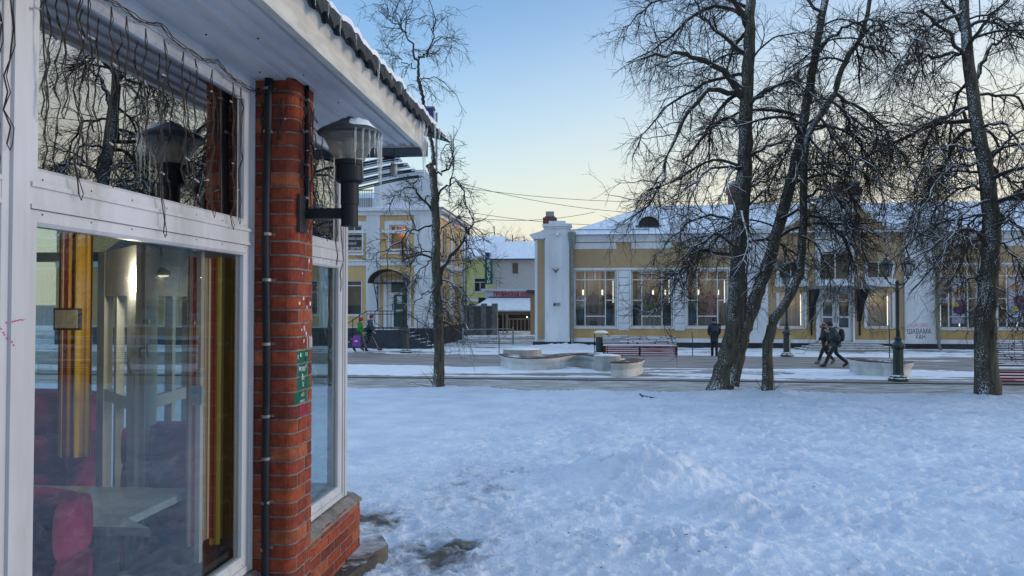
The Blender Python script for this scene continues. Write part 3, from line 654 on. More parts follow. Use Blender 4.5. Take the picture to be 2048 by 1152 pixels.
# wall lamp on a bracket
LX, LY = .485, 3.86
lamp = thing('wall_lamp', 'black conical wall lamp on a square arm with snow on its cap', 'lamp', K, -ANG)
def LZ(py): return 1.85 + (607-py)/1480*3.985
mb = MB(); mb.box(XP+.001, XP+.014, LY-.10, LY+.0, LZ(466), LZ(392)); mb.build('bracket_plate', mat('old_iron', (.035,.032,.032), (.02,.02,.02), rough=.7, bump=.3), lamp)
mb = MB(); mb.box(XP+.012, LX-.03, LY-.025, LY+.02, LZ(437), LZ(417)); mb.build('arm', M_BLACK, lamp)
mb = MB(); mb.lathe([(.043,LZ(453)),(.045,LZ(452)),(.045,LZ(410)),(.048,LZ(409)),(.048,LZ(364))], 24, (LX,LY,0)); mb.build('pole', M_BLACK, lamp, smooth=False)
mb = MB(); mb.lathe([(.062,LZ(366)),(.073,LZ(362)),(.073,LZ(332)),(.080,LZ(331)),(.080,LZ(322)),(.070,LZ(321))], 28, (LX,LY,0)); mb.build('collar', M_BLACK, lamp)
mb = MB(); mb.lathe([(.073,LZ(322)),(.078,LZ(318)),(.153,LZ(268)),(.155,LZ(266)),(.151,LZ(266)),(.075,LZ(318))], 32, (LX,LY,0), cap=False)
mb.build('lamp_shade', glass_mat('lamp_glass', 1.45, (.78,.77,.70), .06, milk=.12), lamp, smooth=True)
mb = MB()
for k in range(4):
    a = .5 + k*math.pi/2; mb.tube([(LX+.077*math.cos(a), LY+.077*math.sin(a), LZ(319)), (LX+.151*math.cos(a), LY+.151*math.sin(a), LZ(268))], .0022, 5)
mb.build('seam', M_METAL, lamp)
mb = MB(); mb.lathe([(.028,LZ(321)),(.028,LZ(300)),(.036,LZ(298)),(.036,LZ(278)),(.025,LZ(275))], 16, (LX,LY,0)); mb.build('bulb', mat('opal_bulb', (.70,.68,.62), (.62,.60,.55), rough=.4), lamp, smooth=True)
M_CAP = snow_top(mat('lamp_cap', (.035,.042,.05), (.025,.03,.036), rough=.5, bump=.1), 1.06, 1.12, 9, .8)
mb = MB(); mb.lathe([(.155,LZ(272)),(.170,LZ(270)),(.172,LZ(266)),(.160,LZ(262)),(.125,LZ(255)),(.055,LZ(241)),(.050,LZ(239)),(.018,LZ(237)),(.016,LZ(233)),(.006,LZ(232))], 36, (LX,LY,0)); mb.build('lamp_cap', M_CAP, lamp, smooth=True)
sn = MB(); vs_ = []; 
for i_ in range(9):
    for j_ in range(9):
        a = rad(-75 + i_*13); r_ = .055 + (.148-.055)*j_/8; e = math.sin(math.pi*i_/8)*math.sin(math.pi*(j_+.6)/9.2)
        zc_ = np.interp(r_, [.055,.125,.16], [LZ(241),LZ(255),LZ(262)]); vs_.append((LX+r_*math.cos(a), LY+r_*math.sin(a), zc_ - .001 + .022*e*(1+.3*math.sin(i_*2+j_))))
sn.add(vs_, [(i_*9+j_, (i_+1)*9+j_, (i_+1)*9+j_+1, i_*9+j_+1) for i_ in range(8) for j_ in range(8)]); sn.build('snow_cap', M_SNOW, lamp, smooth=True)

def icicle(pos, ln, r, label, grp, bend=0):
    mb = MB(); k = 9; ri = random.random()*6
    pts = [(bend*(q/k)**2 + .0012*math.sin(q*1.7+ri), .001*math.cos(q*2.1+ri), -ln*q/k) for q in range(k+1)]
    rs_ = [max(.0004, r*(1-q/k)**.8*(1+.18*math.sin(q*2.3+ri))) for q in range(k+1)]
    mb.tube(pts, rs_, 8); o = mb.build('icicle', M_ICE, None, smooth=True)
    p = K + VX*pos[0] + UY*pos[1]; o.location = (p.x, p.y, pos[2]); o.rotation_euler = (0, 0, -ANG); return tag(o, label, 'icicle', grp)
for k in range(9):
    a = rad(-62 + k*13.5)
    icicle((LX+.168*math.cos(a), LY+.168*math.sin(a), LZ(268)), [.20,.27,.19,.16,.27,.22,.33,.40,.18][k], .0062, 'thin clear icicle hanging from the rim of the wall lamp', 'icicles on the wall lamp')
for yy, ln, r in ((3.06,.085,.006), (3.22,.075,.006), (3.38,.10,.007), (3.62,.06,.006), (4.02,.13,.011), (4.30,.05,.006), (4.52,.055,.006), (4.72,.06,.006), (5.5,.20,.010), (5.66,.14,.009), (5.8,.08,.007)):
    icicle((XE+.075 if yy < 5.4 else XE+.085, yy, ZT+.185), ln, r, 'clear icicle hanging from the dark shingles of the kiosk eave', 'icicles along the kiosk eave')
icicle((XE+.05, 5.22, ZT+.15), .46, .019, 'longest twisted icicle, at the far corner of the kiosk eave', 'icicles along the kiosk eave', bend=.02)
icicle((XE+.06, 5.30, ZT+.12), .30, .013, 'second longest icicle, beside the longest at the far eave corner', 'icicles along the kiosk eave', bend=-.01)
# small hanging padlock-like canister under the eave corner
cn = thing('hanging_canister', 'small grey metal canister hanging from a wire under the far eave corner', 'canister', K, -ANG)
mb = MB(); mb.lathe([(.020,-.05),(.026,-.045),(.026,.035),(.018,.047)], 14, (.30, 5.45, 2.86)); mb.build('can', M_METAL, cn, smooth=True)
mb = MB(); mb.tube([(.30,5.45,2.905),(.285,5.45,2.94),(.30,5.45,2.96),(.30,5.45,3.02)], .003, 5); mb.tube([(.22,5.45,2.955),(.40,5.45,2.96)], .005, 5); mb.tube([(.270,5.45,2.80),(.268,5.45,2.89),(.285,5.45,2.92)], .003, 5); mb.build('hook', M_BLACK, cn)
# blue box sign on a thin mast far behind the roof corner
P1 = atY(843, 219, 22.5); P2 = atY(868, 262, 22.5); P3 = atY(873, 300, 22.5)
bb = thing('box_sign', 'small dark blue box sign showing just above the snowy corner of the kiosk roof', 'sign', (P3.x, P3.y, STREET))
mb = MB(); mb.box(P1.x-P3.x, P2.x-P3.x, -.18, .18, P2.z-STREET, P1.z-STREET); mb.build('case', mat('blue_enamel', (.015,.04,.18), (.012,.03,.14), rough=.4), bb)
mb = MB(); mb.box(P1.x-P3.x-.03, P2.x-P3.x+.03, -.20, .20, P1.z-STREET+.002, P1.z-STREET+.05); mb.build('lid', M_METAL, bb)
mb = MB(); mb.tube([(0,0,-.05),(0,0,P1.z-STREET-.1)], .035, 8); mb.box(P2.x-P3.x, 0, -.03, .03, P2.z-STREET+.2, P2.z-STREET+.26); mb.build('mast', M_METAL, bb)

# light garlands
rg = random.Random(21)
def strand(mb, bl, p, ln, amp=.02, loops=True, x0=None):
    x, y, z = p; pts = [(x, y, z)]; k = max(4, int(ln/.048)); ph = rg.random()*6; yy = y; w1 = rg.uniform(.7, 1.3)
    for q in range(1, k+1):
        yy += rg.uniform(-amp, amp)*.45; yy += (y-yy)*.1
        pts.append((x + rg.uniform(-.010, .012), yy + amp*.9*math.sin(q*w1+ph), z - ln*q/k))
    mb.tube(pts, .0025, 5); q = rg.randint(1, 5)
    while q < k:
        b = Vector(pts[q]); a = rg.uniform(-.6, .6); s_ = rg.choice([-1, 1]); d = Vector((rg.uniform(-.1,.3), s_*math.cos(a), math.sin(a)*.6-.25)).normalized()
        bl.append((b, b + d*.034)); q += rg.randint(6, 10)
    if loops:                                             # the wire comes back up as a twisted pair
        e = pts[-1]; back = [e, (e[0], e[1]+.012, e[2]-.018), (e[0], e[1]+.022, e[2]+.006)] + [(pts[i][0]+.004, pts[i][1] + .007*math.sin(i*2.4) + .003, pts[i][2]) for i in range(k-1, 0, -1)] + [pts[0]]
        mb.tube(back, .0017, 5)
def garland(label, specs, toppts, loc_group):
    g_ = thing('light_garland', label, 'garland', K, -ANG, loc_group); mb = MB(); bl = []
    for off in (0, .006, -.005):
        pts = []
        for a, b in zip(toppts, toppts[1:]):
            for q in range(8):
                t_ = q/8; pts.append(tuple(a[i]+(b[i]-a[i])*t_ + (rg.uniform(-.005,.005) if i else .003+off*.5) - (.018*math.sin(math.pi*t_) if i == 2 else 0) + off*(i==2) for i in range(3)))
        pts.append(toppts[-1]); mb.tube(pts, .0019, 5)
    for s_ in specs: strand(mb, bl, *s_)
    mb.build('wire', M_WIRE, g_)
    b0 = MB(); b0.tube([(0,0,0),(0,0,.012)], .0032, 6); b0.tube([(0,0,.012),(0,0,.030)], .0042, 6); b0.tube([(0,0,.030),(0,0,.034)], [.0042,.001], 6)
    src_ = None
    for a, b in bl[:95]:
        if src_ is None: o = b0.build('bulb', M_BULB, g_, smooth=True); src_ = o
        else: o = src_.copy(); C.objects.link(o); o.parent = g_
        o.location = a; o.rotation_euler = (b-a).to_track_quat('Z', 'Y').to_euler()
def wy(px, x=.03):                                         # photo column -> distance along the wall
    t = (px-1024)/FPX; w_ = x - 1.77; return w_*(CA + t*SA)/(t*CA - SA)
def wz(py, y, x=.03): return 1.85 + (607-py)/1480*(y*CA - (x-1.77)*SA)
sp = []
for px, pb in ((80,215),(118,212),(150,372),(168,330),(215,350),(246,285),(285,300),(322,450),(362,350),(385,390),(420,415),(462,440),(478,430)):
    y = wy(px); zt = 2.935; sp.append(((.032, y, zt), max(.1, (zt - wz(pb, y))*1.04), .010, True))
garland('tangled unlit light garland hanging over the upper pane of the nearest window', sp, [(.035, y_, 2.955 + (.03 if i % 2 else 0)) for i, y_ in enumerate(np.linspace(2.13, 3.74, 8))], 'light garlands under the kiosk eave')
sp = []
for px, pb, zt in ((518,290,2.92),(526,260,2.92),(556,290,2.93),(566,275,2.93)):
    x = .02 + (px-508)/(595-508)*.22; y = Y0-.012; sp.append(((x, y, zt), zt-(1.85+(607-pb)/1480*3.87), .0, True))
for yy, ln in ((.05,.40),(.11,.55),(.17,.72),(.21,.50)): sp.append(((XP+.016, Y0+yy, 2.93), ln, .012, True))
def strand_p(): pass
garland('pale-bulbed unlit garland draped over the top of the brick pillar', sp, [(.0, Y0-.015, 2.95), (.09, Y0-.045, 2.99), (.2, Y0-.01, 2.96), (XP+.02, Y0+.09, 2.95), (XP+.02, Y1, 2.86)], 'light garlands under the kiosk eave')
sp = [((.05+rg.uniform(-.02,.03), Y1+.03+k*.022, 2.88-.01*k), rg.uniform(.5, 1.05), .016, True) for k in range(9)]
sp += [((.04, 4.25+k*.13, 2.93), l_, .014, True) for k, l_ in enumerate((.45,.35,.6,.5,.65,.8,.98))]
garland('densest unlit garland bunched beyond the brick pillar over the far window', sp, [(.05, Y1, 2.9), (.05, 4.3, 2.97), (.04, 4.8, 2.95), (.04, 5.2, 2.97)], 'light garlands under the kiosk eave')
sp = [((.035, wy(px_), 2.93), l_, .01, True) for px_, l_ in ((-60,.4),(-20,.7),(6,.60))]
garland('short stretch of unlit garland on the window at the very left edge', sp, [(.035, 1.5, 2.96), (.035, 1.8, 2.93), (.035, 2.06, 2.96)], 'light garlands under the kiosk eave')
# pink beads of paint on the left post
pk = MB()
for (x0_, y0_), (x1_, y1_), k in (((20,646),(56,637),8), ((0,640),(28,690),9)):
    for q in range(k):
        px = x0_+(x1_-x0_)*q/(k-1)+rb.uniform(-1,1); py = y0_+(y1_-y0_)*q/(k-1)+rb.uniform(-2,2); y = wy(px, .024); z = wz(py, y, .024); r_ = .003
        pk.prism([(y+r_*math.cos(a), z+r_*math.sin(a)) for a in [i*math.pi/3 for i in range(6)]], 'x', .0235 if 2.075 < y < 2.128 else .0118, .0262 if 2.075 < y < 2.128 else .0138)
pk.build('pink_paint', mat('pink_paint', (.62,.03,.30), (.5,.02,.25), rough=.6), kiosk)

# ---- inside the cafe (seen through the lower panes)
def inp(px, py, Yd):                                       # pixel at camera depth -> kiosk local
    p = atY(px, py, Yd) - K; return Vector((p.dot(VX), p.dot(UY), p.z))
def stripes(name, cols, freq):
    if name in MATS: return MATS[name]
    m = bpy.data.materials.new(name); m.use_nodes = True; n = m.node_tree.nodes; l = m.node_tree.links; b = n['Principled BSDF']; b.inputs['Roughness'].default_value = .8
    a = n.new('ShaderNodeVertexColor'); a.layer_name = 'tint'; l.new(a.outputs[0], b.inputs['Base Color']); MATS[name] = m; return m
SC = [(.75,.42,.03),(.62,.30,.02),(.35,.05,.03),(.75,.65,.45),(.80,.50,.05),(.45,.38,.30),(.20,.03,.03),(.72,.36,.03),(.28,.32,.18),(.55,.12,.04)]
def curtain(label, a, b, z0, z1, seed, pal):
    r = random.Random(seed); a = Vector(a); b = Vector(b); k = 90; mb = MB(); cols = []; d = (b-a); nrm = Vector((-d.y, d.x, 0)).normalized()
    c = pal[0]; left = 0
    for q in range(k+1):
        t = q/k; off = nrm*(.022*math.sin(t*d.length*55+seed) + .01*math.sin(t*d.length*131)); p = a + d*t + off
        mb.v += [(p.x, p.y, z0), (p.x*1, p.y, z1)]
        if q < k:
            if left <= 0: c = r.choice(pal); left = r.randint(1, 5)
            left -= 1; mb.f.append((2*q, 2*q+2, 2*q+3, 2*q+1)); cols.append((*c, 1))
    o = mb.build('striped_curtain', stripes('curtain_stripes', None, 1), None, cols=cols, smooth=False); o.location = K; o.rotation_euler = (0,0,-ANG)
    return tag(o, label, 'curtain')
YEL = [(.52,.31,.035), (.40,.21,.03), (.60,.37,.05), (.46,.25,.03), (.30,.16,.03), (.55,.42,.22), (.34,.10,.03)]; MIX = [SC[2], SC[3], SC[6], SC[5], SC[9], (.45,.35,.30), SC[7]]
a = inp(428, 700, 3.72); a.z = 0; b_ = inp(480, 700, 3.72); b_.z = 0
a = Vector((-.20, 3.50, 0)); curtain('golden striped curtain bunched at the right end of the near window', (-.15, 3.60, 0), (-.12, 3.88, 0), .62, 2.09, 3, YEL)
curtain('dark red and grey striped curtain left of the golden one', (-.17, 3.385, 0), (-.15, 3.60, 0), .66, 2.08, 5, MIX)
p0 = inp(112, 700, 4.6); p1 = inp(184, 700, 4.6); pm = p0 + (p1-p0)*.45
curtain('orange and green striped curtain at the back of the cafe room', (p0.x, p0.y, 0), (pm.x, pm.y, 0), .9, inp(112, 466, 4.6).z, 8, [SC[9], SC[7], SC[8], SC[2], SC[3], SC[6]])
curtain('yellow curtain at the back of the cafe beside the framed notice', (pm.x, pm.y, 0), (p1.x, p1.y, 0), .9, inp(112, 466, 4.6).z, 9, [SC[0], SC[4], SC[0], SC[1]])
def sofa(label, ax, ay, bx, by, zt, z0=.06, th=.20, rolls=4, col='sofa_plum'):
    # backrest of stacked rolls from (ax,ay) to (bx,by)
    t = thing('sofa_bench', label, 'sofa', K, -ANG, 'plum sofas in the cafe'); m = mat(col, (.50,.035,.12), (.34,.02,.08), scale=8, rough=.85, bump=.3, bscale=15)
    a = Vector((ax, ay, 0)); b = Vector((bx, by, 0)); d = (b-a); L_ = d.length; d.normalize(); nn = Vector((-d.y, d.x, 0)); mb = MB(); H = (zt-z0)/rolls; prof = []
    for r_ in range(rolls):
        for q in range(7):
            an = -math.pi/2 + math.pi*q/6; prof.append((th/2*(.80+.28*math.cos(an)), z0 + H*(r_+.5) + H*.5*math.sin(an)))
    prof2 = [(-w_, z_) for w_, z_ in prof[::-1]]; ring = prof + prof2; n_ = len(ring); K_ = 8
    for s_ in range(K_+1):
        e = 1 - .16*(abs(s_/K_-.5)*2)**6
        for w_, z_ in ring: p = a + d*(L_*s_/K_) + nn*w_*e; mb.v.append((p.x, p.y, z0 + (z_-z0)*(1-.02*(1-e)*6)))
    mb.f += [(s_*n_+i, s_*n_+(i+1) % n_, (s_+1)*n_+(i+1) % n_, (s_+1)*n_+i) for s_ in range(K_) for i in range(n_)] + [tuple(range(n_)), tuple(range(K_*n_, K_*n_+n_))[::-1]]
    mb.build('backrest', m, t, smooth=True); return t, nn
p = inp(165, 985, 2.85); sofa('nearest plum sofa, cut by the lower left corner of the near window', p.x-.02, p.y-.02, p.x-1.3, p.y+.02, p.z, rolls=5, th=.24)
p = inp(262, 845, 4.3); q_ = inp(380, 845, 4.25); sofa('plum sofa beyond the white table, right of the white door', p.x, p.y, q_.x+.25, q_.y, p.z, rolls=5)
p = inp(60, 785, 4.9); q_ = inp(176, 785, 4.9); sofa('darkest plum sofa, at the left behind the white table', p.x-.6, p.y, q_.x, q_.y, p.z, rolls=5, th=.5)
tb = thing('cafe_table', 'pale stone-topped table between the plum sofas', 'table', K, -ANG)
c1, c2, c3, c4 = inp(118, 963, 3.75), inp(372, 968, 3.72), inp(300, 1040, 3.05), inp(40, 1020, 3.10)
zt = .93; mb = MB(); pl = [(c1.x-.15, c1.y), (-.2, c1.y+.02), (-.2, c3.y+.12), (c3.x, c3.y-.0), (c4.x, c4.y+.0)]
mb.prism(pl, 'z', zt-.035, zt); mb.build('tabletop', mat('table_stone', (.42,.45,.46), (.30,.33,.34), scale=9, rough=.2), tb)
mb = MB(); mb.lathe([(.25,.06),(.25,.08),(.04,.10),(.04,zt-.036),(.15,zt-.036)], 16, (-.9, 3.4, 0)); mb.build('pedestal', M_BLACK, tb)
# white plastic vestibule with a glazed door standing in the room
vb = thing('inner_vestibule', 'white plastic vestibule with a glazed door standing inside the cafe', 'vestibule', K, -ANG)
vl, vr = inp(205, 500, 4.75), inp(378, 480, 4.9); vm = inp(283, 470, 4.1)
ztop = inp(283, 490, 4.1).z; mb = MB()
def pan(mb, a, b, z0, z1, th=.05):
    a = Vector((a[0], a[1], 0)); b = Vector((b[0], b[1], 0)); d = (b-a).normalized(); nn = Vector((-d.y, d.x, 0))*th/2
    c = [a-nn, b-nn, b+nn, a+nn]; mb.add([(p.x,p.y,z0) for p in c] + [(p.x,p.y,z1) for p in c], [(0,3,2,1),(4,5,6,7),(0,1,5,4),(1,2,6,5),(2,3,7,6),(3,0,4,7)])
A_, B_, M_ = (vl.x, vl.y), (vr.x+.05, vr.y), (vm.x, vm.y)
for P_, Q_ in ((A_, M_), (M_, B_)):
    P_ = Vector(P_); Q_ = Vector(Q_)
    for t0_, t1_ in ((0, .20), (.80, 1)): pan(mb, P_.lerp(Q_, t0_), P_.lerp(Q_, t1_), .06, ztop)
    pan(mb, P_.lerp(Q_, .09), P_.lerp(Q_, .91), ztop-.28, ztop-.001, .046); pan(mb, P_.lerp(Q_, .09), P_.lerp(Q_, .91), .06, .55, .046)
    pan(mb, P_.lerp(Q_, .47), P_.lerp(Q_, .53), .55, ztop-.28, .044)
    pan(mb, P_.lerp(Q_, .09), P_.lerp(Q_, .91), 1.25, 1.32, .042)
mb.build('frame', mat('inner_pvc', (.66,.62,.56), (.56,.53,.48), rough=.5), vb)
mb = MB(); mb.add([(M_[0], M_[1], ztop), (A_[0], A_[1], ztop), (A_[0]+.1, A_[1]+.5, ztop+.34), (B_[0], B_[1], ztop)], [(0,1,2), (0,2,3)]); mb.build('roof', MATS['inner_pvc'], vb)
mb = MB(); pan(mb, (vm.x-.04, vm.y-.02), (vm.x+.35, vm.y+.2), .5, ztop-.3, .01); mb.build('pane', M_GLASSF, vb)
nf = thing('framed_notice', 'yellowed notice in a dark frame hanging on the back curtain', 'picture', K, -ANG)
a, b_ = inp(112, 616, 4.4), inp(168, 660, 4.4); mb = MB(); mb.box(a.x, b_.x, a.y-.02, a.y, b_.z, a.z); mb.build('frame', mat('brown_frame', (.06,.035,.02)), nf)
mb = MB(); mb.box(a.x+.012, b_.x-.012, a.y-.023, a.y-.0205, b_.z+.012, a.z-.012); mb.build('paper', mat('old_paper', (.55,.48,.34), (.45,.38,.26), scale=30), nf)
so = thing('wall_socket', 'white double socket on a post beside the golden curtain', 'socket', K, -ANG)
a, b_ = inp(385, 771, 3.62), inp(411, 808, 3.62); mb = MB(); mb.box(a.x, b_.x, a.y-.03, a.y, b_.z, a.z); mb.build('plate', M_BULB, so)
for zc_ in (.27, .73):
    mb = MB(); cx = (a.x+b_.x)/2; cz_ = b_.z+(a.z-b_.z)*zc_; mb.prism([(cx+.018*math.cos(k*.524), cz_+.018*math.sin(k*.524)) for k in range(12)], 'y', a.y-.034, a.y-.0305); mb.build('outlet', mat('outlet_grey', (.35,.35,.33)), so)
pp = thing('inner_post', 'white plastic corner post holding the double socket', 'post', K, -ANG); mb = MB(); c = inp(396, 800, 3.64); mb.box(c.x-.012, c.x+.012, c.y+.0, c.y+.03, .06, 2.9); mb.build('shaft', MATS['inner_pvc'], pp)
np_ = thing('paper_napkin', 'crumpled white napkin lying inside on the window sill', 'napkin', K, -ANG); mb = MB(); c = inp(325, 1140, 3.2)
vs_ = [(-.35 + c.x*0 + .05*i_ + rb.uniform(-.01,.01), 3.02+.045*j_, .60 + rb.uniform(0,.035)) for i_ in range(4) for j_ in range(4)]
mb.add(vs_, [(i_*4+j_, (i_+1)*4+j_, (i_+1)*4+j_+1, i_*4+j_+1) for i_ in range(3) for j_ in range(3)]); mb.build('sheet', M_BULB, np_)
iw = MB(); iw.box(-.45, -.075, -1.4, 5.1, .50, .58); iw.build('window_board', mat('window_board', (.10,.10,.11), (.07,.07,.08), rough=.4), kiosk)

cl_ = thing('ceiling_lamp', 'small lit ceiling lamp glowing inside the cafe', 'lamp', K, -ANG); c = inp(322, 548, 4.3)
mb = MB(); mb.lathe([(.01,.04),(.05,.015),(.06,0),(.055,-.008)], 16, tuple(c)); mb.tube([(c.x,c.y,c.z+.1),(c.x,c.y,2.99)], .006, 5); mb.build('shade', mat('shade_white', (.6,.55,.45)), cl_)
mb = MB(); mb.lathe([(.045,0),(.04,-.014),(0,-.02)], 16, tuple(c)); mb.build('bulb', light_mat('lit_cafe', (1,.86,.62), .45), cl_, smooth=True)
point_l = bpy.data.lights.new('lamp_glow', 'POINT'); point_l.energy = 4.0; point_l.color = (1,.86,.66); point_l.shadow_soft_size = .02
lo_ = bpy.data.objects.new('lamp_glow', point_l); C.objects.link(lo_); lo_.parent = cl_; lo_.location = (c.x-.05, c.y-.22, 1.98)
# ------------------------------------------------------------------ shared window builder for the street buildings
M_FRAME = mat('window_frame_white', (.62,.65,.70), (.55,.58,.62), rough=.5)
M_CURT = mat('pale_drape', (.62,.55,.45), (.40,.34,.27), scale=3, rough=.9, stretch=(6,1,.15))
M_GREYIN = mat('dim_room', (.10,.10,.095), (.05,.05,.05), scale=2)
def window(par, x0, x1, z0, z1, bars_v=(), bars_h=(), y=.12, fw=.07, bw_=.05, back=None, depth=.5, nm='window', yo=0, sill=True, glass=None):
    mb = MB(); Yf = y
    mb.box(x0, x0+fw, Yf-.03, Yf+.05, z0, z1); mb.box(x1-fw, x1, Yf-.03, Yf+.05, z0, z1)
    mb.box(x0+fw, x1-fw, Yf-.03, Yf+.05, z0, z0+fw); mb.box(x0+fw, x1-fw, Yf-.03, Yf+.05, z1-fw, z1)
    for a, c0, c1 in bars_v: mb.box(a-bw_/2, a+bw_/2, Yf-.02, Yf+.04, max(c0, z0+fw), min(c1, z1-fw))
    for c, a0, a1 in bars_h: mb.box(max(a0, x0+fw), min(a1, x1-fw), Yf-.018, Yf+.038, c-bw_/2, c+bw_/2)
    if sill: mb.box(x0-.08, x1+.08, yo-.07, Yf-.031, z0-.055, z0-.004)
    o = mb.build(nm, M_FRAME, par); g = MB(); g.quad((x0+fw/2,Yf+.01,z0+fw/2),(x1-fw/2,Yf+.01,z0+fw/2),(x1-fw/2,Yf+.01,z1-fw/2),(x0+fw/2,Yf+.01,z1-fw/2)); g.build('pane', glass or M_GLASSF, o)
    if back is not None:
        b_ = MB(); b_.box(x0-.02, x1+.02, Yf+depth, Yf+depth+.03, z0-.05, z1+.05)
        for (p0, p1, p2, p3) in ((x0-.05, x0-.02, z0, z1), (x1+.02, x1+.05, z0, z1), (x0, x1, z0-.08, z0-.05), (x0, x1, z1+.05, z1+.08)): b_.box(p0, p1, Yf+.052, Yf+depth, p2, p3)
        b_.build('drape', back, o)
    return o
def point_lamp(loc, e, col, par=None, r=.06, nm='lamp_glow'):
    ld = bpy.data.lights.new(nm, 'POINT'); ld.energy = e; ld.color = col; ld.shadow_soft_size = r
    o = bpy.data.objects.new(nm, ld); C.objects.link(o); o.location = loc
    if par: o.parent = par
    return o
# ================================================================== the long shop building (right)
AO = onZ(1070, 694, STREET); A = Frame(AO); fA = A.front
shop = thing('shop_building', 'long ochre and white shop building with snowy hipped roof across the street', 'building', AO, -ANG)
def X_(px, py=600): return fA(px, py)[0]
def Z_(py, px=1200): return fA(px, py)[1]
zE = Z_(470); zP = Z_(683); XR = 38.0
xd = X_(1143)
shopwins = [(1148,1233,540,654), (1262,1346,540,654), (1373,1458,540,654), (1878,1958,530,657), (1994,2076,530,657), (2112,2190,528,658), (2226,2305,527,659)]
ops = []
for a, b_, c, d in shopwins: ops.append((X_(a), X_(b_), fA(a, d)[1], fA(a, c)[1]))
xL, xRr = X_(1535), X_(1810)
ent = [(X_(1558), X_(1608), fA(1580,655)[1], fA(1580,585)[1]), (X_(1733), X_(1783), fA(1758,655)[1], fA(1758,585)[1])]
upw = [(X_(1558), X_(1608), fA(1580,557)[1], fA(1580,524)[1]), (X_(1735), X_(1783), fA(1758,557)[1], fA(1758,522)[1])]
door_ = (X_(1640), X_(1704), fA(1670,684)[1], fA(1670,583)[1]); upc = (X_(1640), X_(1704), fA(1670,560)[1], fA(1670,505)[1])
allops = ops + ent + upw + [door_, upc]
zsplit = fA(1200, 655)[1]
wb = MB(); wb.wall(.55, XR, zsplit, zE, allops, 0, .35); wb.build('wall', M_TAN, shop)
wb = MB(); wb.wall(.55, xL, zP, zsplit, [], 0, .35); wb.wall(xRr, XR, zP, zsplit, [], 0, .35); wb.wall(xL, xRr, zP, zsplit, [door_], 0, .35); wb.build('lower_wall', M_TANLOW, shop)
wb = MB(); wb.box(.0, .35, .3, 12, 0, zE-.1); wb.box(.35, XR, 11.7, 12, 0, zE-.1); wb.box(XR, XR+.3, 0.0, 12, 0, zE-.1); wb.box(.55, XR, 2.2, 2.4, 0, zE-.05); wb.box(.35, XR, .36, 11.6, zE-.25, zE-.12); wb.build('side_wall', M_TAN, shop)
wb = MB(); wb.box(.55, XR, -.05, .3, 0, Z_(684)); wb.box(-.10, X_(1148), -.20, .5, 0, Z_(684)); wb.build('plinth', M_PLINTH, shop)
wb = MB(); wb.box(X_(1148), xL, -.08, 0.0, Z_(684)+.003, Z_(676)); wb.box(xRr, XR, -.08, 0.0, Z_(684)+.003, Z_(676)); wb.box(xL+.01, door_[0]-.1, -.06, 0.0, Z_(684)+.003, Z_(677)); wb.box(door_[1]+.1, xRr-.01, -.06, 0.0, Z_(684)+.003, Z_(677))
wb.build('base_moulding', M_WHITE, shop)
# cornices
wb = MB(); cpf = [(0,zE-.38),(-.08,zE-.38),(-.10,zE-.28),(-.2,zE-.10),(-.32,zE-.04),(-.34,zE),(0,zE)]
wb.prism(cpf, 'x', xd+.1, xL); wb.prism(cpf, 'x', xRr, XR+.3)
for a, b_ in ((1148,1233),(1262,1346),(1373,1458)): wb.box(X_(a), X_(b_), -.03, .0, Z_(498), Z_(486))
for a, b_, _, _ in shopwins[3:]: wb.box(X_(a), X_(b_), -.03, .0, Z_(498), Z_(486))
wb.box(X_(1144), X_(1487), -.06, 0, Z_(540), Z_(536)); wb.box(X_(1871), XR, -.06, 0, fA(1900,530)[1], fA(1900,526)[1])
wb.build('cornice', M_WHITE, shop)
# ruled white panels between the shop windows
wb = MB(); gb = MB()
for a, b_ in ((1236,1259),(1349,1370),(1460,1487),(1961,1990),(2080,2108),(2194,2222)):
    x0, x1 = X_(a), X_(b_); z0, z1 = Z_(661), Z_(540.5)
    hs = [z1 - (z1-z0)*k/8 for k in range(9)]
    for k in range(8): wb.box(x0+.02, x1-.02, -.05, 0, hs[k+1]+.018, hs[k]-.018)
    gb.box(x0, x1, -.03, 0, z0, z1)
wb.build('ruled_panel', M_WHITE, shop); gb.build('panel_joint', M_METAL, shop)
# big white pilasters
wb = MB()
def pil(x0, x1, top, y=-.14):
    wb.box(x0, x1, y, 0, Z_(684)+.004, top); wb.box(x0-.05, x1+.05, y-.06, 0.0, Z_(684)+.004, Z_(677)); wb.box(x0-.08, x1+.08, y-.10, 0, top-.20, top); wb.box(x0-.16, x1+.16, y-.18, 0, top, top+.12)
pil(X_(1490), X_(1535), Z_(462)); pil(X_(1808), X_(1868), Z_(456))
# corner pylon with parapet
px0, px1 = X_(1091), X_(1139); zt_ = fA(1110,449)[1]
wb.box(px0, px1, -.30, .6, Z_(684)+.004, zt_-.25)
wb.box(px0-.02, px1+.02, -.36, .62, zP, zP+.18)
wb.box(px0-.06, px1+.06, -.36, .66, zt_-.25, zt_-.14); wb.box(px0-.14, px1+.14, -.44, .74, zt_-.14, zt_)
wb.box(px0+.2, px1-.2, -.30, .6, zt_+.002, fA(1110,443)[1])
wb.box(0.0, .14, -.12, .6, Z_(684)+.004, Z_(478)); wb.box(.14, px0-.001, -.08, .5, Z_(684)+.004, Z_(478))
